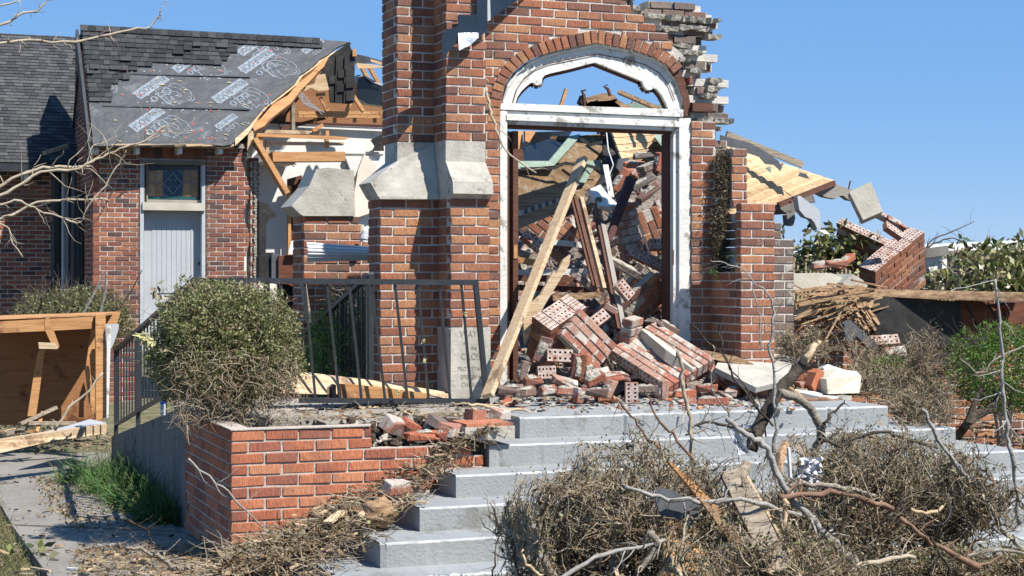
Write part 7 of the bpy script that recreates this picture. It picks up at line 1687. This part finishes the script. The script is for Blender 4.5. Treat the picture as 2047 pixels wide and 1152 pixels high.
# triangle of litter between planter and steps
def slopept():
    i = random.choice([1, 2, 3, 3, 4, 4, 5, 5, 6]); xs_ = SX0-TR*i; z = LZ-RI*i
    x = xs_+random.uniform(-.36, .02)+(.15*random.random() if random.random() < .12 else 0); y = random.uniform(SY0-TR*i-.0, 10.02); 
    if x < xs_: z -= RI*.9*min(1, (xs_-x)/.33)
    return (x, min(y, 9.98), max(.01, z)+random.random()*.05+max(0, (y-9.7)*.25))
litter('twig_litter', slopept, 130, 1200, 1100, 'heap of twigs, bark and dead leaves banked between the planter and the steps', 'litter')
def vergept():
    x = random.uniform(150, 760); p = G(x, random.uniform(1100, 1260)+max(0, x-560)*.15, 0); return (p.x, p.y, .02+random.random()*.02)
litter('verge_litter', vergept, 420, 1800, 2400)
def vergept2():
    x = random.uniform(430, 720); y = 1140-(x-430)*.36+random.gauss(0, 15); p = W(x, y, 9.7-(y-1000)*.004); return p
litter('banked_twigs', vergept2, 110, 1200, 1000, 'long drift of twigs and leaves along the foot of the brick planter', 'litter', 1.3)
def walkpt():
    p = G(random.uniform(0, 420), 905+250*random.random(), .022); return p
litter('walk_litter', walkpt, 130, 120, 160, sc=.6)
def landpt():
    p = G(random.uniform(600, 1000), random.uniform(806, 838), LZ); return (p.x, max(p.y, 10.7), .812)
litter('landing_litter', landpt, 120, 420, 260, sc=.8)
def land2(): p = G(random.uniform(1000, 1600), random.uniform(797, 830), LZ+.004); return p
litter('step_litter', land2, 70, 40, 50, sc=.45)
def boxpt(): p = G(random.uniform(-20, 220), random.uniform(858, 908), .03); return (p.x, p.y, .03+random.random()*.1)
litter('box_litter', boxpt, 160, 160, 300, sc=1.4)
def ramppt(): Y = random.uniform(11.9, 15); return (2.2+random.uniform(-.1, .5), Y, .83-(Y-11.9)*.145)
litter('ramp_litter', ramppt, 60, 300, 500, sc=1.0)
def rightpt(): p = W(random.uniform(1860, 2060), 0, random.uniform(9.9, 12)); return (p.x, p.y, .1+random.random()*.5*max(0, (p.y-10))/2)
litter('right_debris', rightpt, 260, 300, 600, sc=1.6)
def lowright(): p = W(random.uniform(1660, 2060), 0, random.uniform(6.5, 8.4)); return (p.x, p.y, .02+random.random()*.12)
litter('low_debris', lowright, 260, 900, 1200, sc=1.4)
def mid(): p = W(random.uniform(1050, 1700), 0, random.uniform(6.6, 8.3)); return (p.x, p.y, .02+random.random()*.3)
litter('hedge_floor_litter', mid, 200, 1600, 1600, sc=1.2, tm=TWIG_D)
def stonept(): p = W(random.uniform(1570, 1880), 0, random.uniform(11.3, 12.4)); return (p.x, p.y, LZ-.03+random.random()*.08)
litter('rubble_litter', stonept, 200, 200, 300, sc=1.2)
# a few larger pieces: rotten log lumps, pale boards, white bits
for (x, y, Y, rx, m, lb) in ((758, 1027, 9.5, .085, WOOD_ROT, 'round crumbling rotten wood lump in the litter beside the steps'), (722, 1032, 9.5, .03, PINE, 'small pale wood nub left of the rotten lump')):
    mb = MB(); c = W(x, y, Y); n = 12
    for j in range(n+1):
        for i in range(n): 
            th = math.pi*j/n; ph = 2*math.pi*i/n; d = Vector((math.sin(th)*math.cos(ph)*1.2, math.sin(th)*math.sin(ph), math.cos(th))); mb.v.append(tuple(c+d*rx*(1+.45*noise.noise(d*2.5+Vector((x, 0, 0))))))
    for j in range(n):
        for i in range(n): a = j*n+i; b_ = j*n+(i+1) % n; mb.f.append((a, b_, b_+n, a+n)); mb.mi.append(0)
    solo('rotten_wood', mb, m, lb, 'wood', smooth=True)
for (p, q, w, m, lb) in (((455,1138),(585,1086),14,PINE,'long pale narrow board lying in the drift at the planter corner'), ((135,1136),(195,1141),6,WHITE,'thin white stick on the walk near the bottom edge'), ((195,1090),(235,1088),7,WHITE,'white strip lying in shade on the walk'), ((265,1114),(318,1112),9,WOOD_ROT,'brown board scrap on the walk by the bottom edge'), ((245,1145),(290,1148),6,WHITE,'second thin white stick at the bottom edge'), ((60,1135),(100,1142),5,PINE,'short straw coloured stick at the bottom left'), ((655,1045),(685,1022),18,PINE,'pale slanted wood chunk in the drift beside the steps'), ((635,1070),(690,1050),22,CHAR,'black felt scrap in the drift'), ((498,1112),(515,1122),12,WHITE,'small white paint chip in the drift')):
    y_ = max(p[1], q[1]); mb = MB(); a, b_ = G(*p, .03), G(*q, .03)
    if p[0] > 440: a, b_ = W(*p, 9.4), W(*q, 9.55)
    mb.bar(a, b_, w*.0032, .012, up=(0,0,1)); solo('scrap_board', mb, m, lb, 'scrap')
c = G(70, 1102, .06); V, F = leaves(np.array(c)+rng.normal(size=(26, 3))*np.array([.08, .06, .02]), .08); np_obj('fallen_leafy_sprig', V, F, LEAF_M, label='dark green fallen leafy sprig on the walk at the bottom left', category='sprig')
c = W(316, 580, 10.6); V, F = leaves(np.array(c)+rng.normal(size=(16, 3))*np.array([.015, .015, .03]), .05, up=-.5); np_obj('dead_leaf_sprig', V, F, LEAF_B, label='small sprig of drooping dead leaves sticking up left of the round bush', category='sprig')
cup = MB(); cup.tube([W(326,830,11.9), W(326,808,11.9)], [.018,.02], 10); cup.tube([W(326,808,11.9), W(326,803,11.9)], [.02,.021], 10, mi=1)
solo('small_cup', cup, [GREYP, mat('blue_plastic', [(.03,.12,.5),(.05,.16,.6)], bump=0, rough=.4)], 'small grey cup with a blue rim standing on the ramp wall', 'cup')
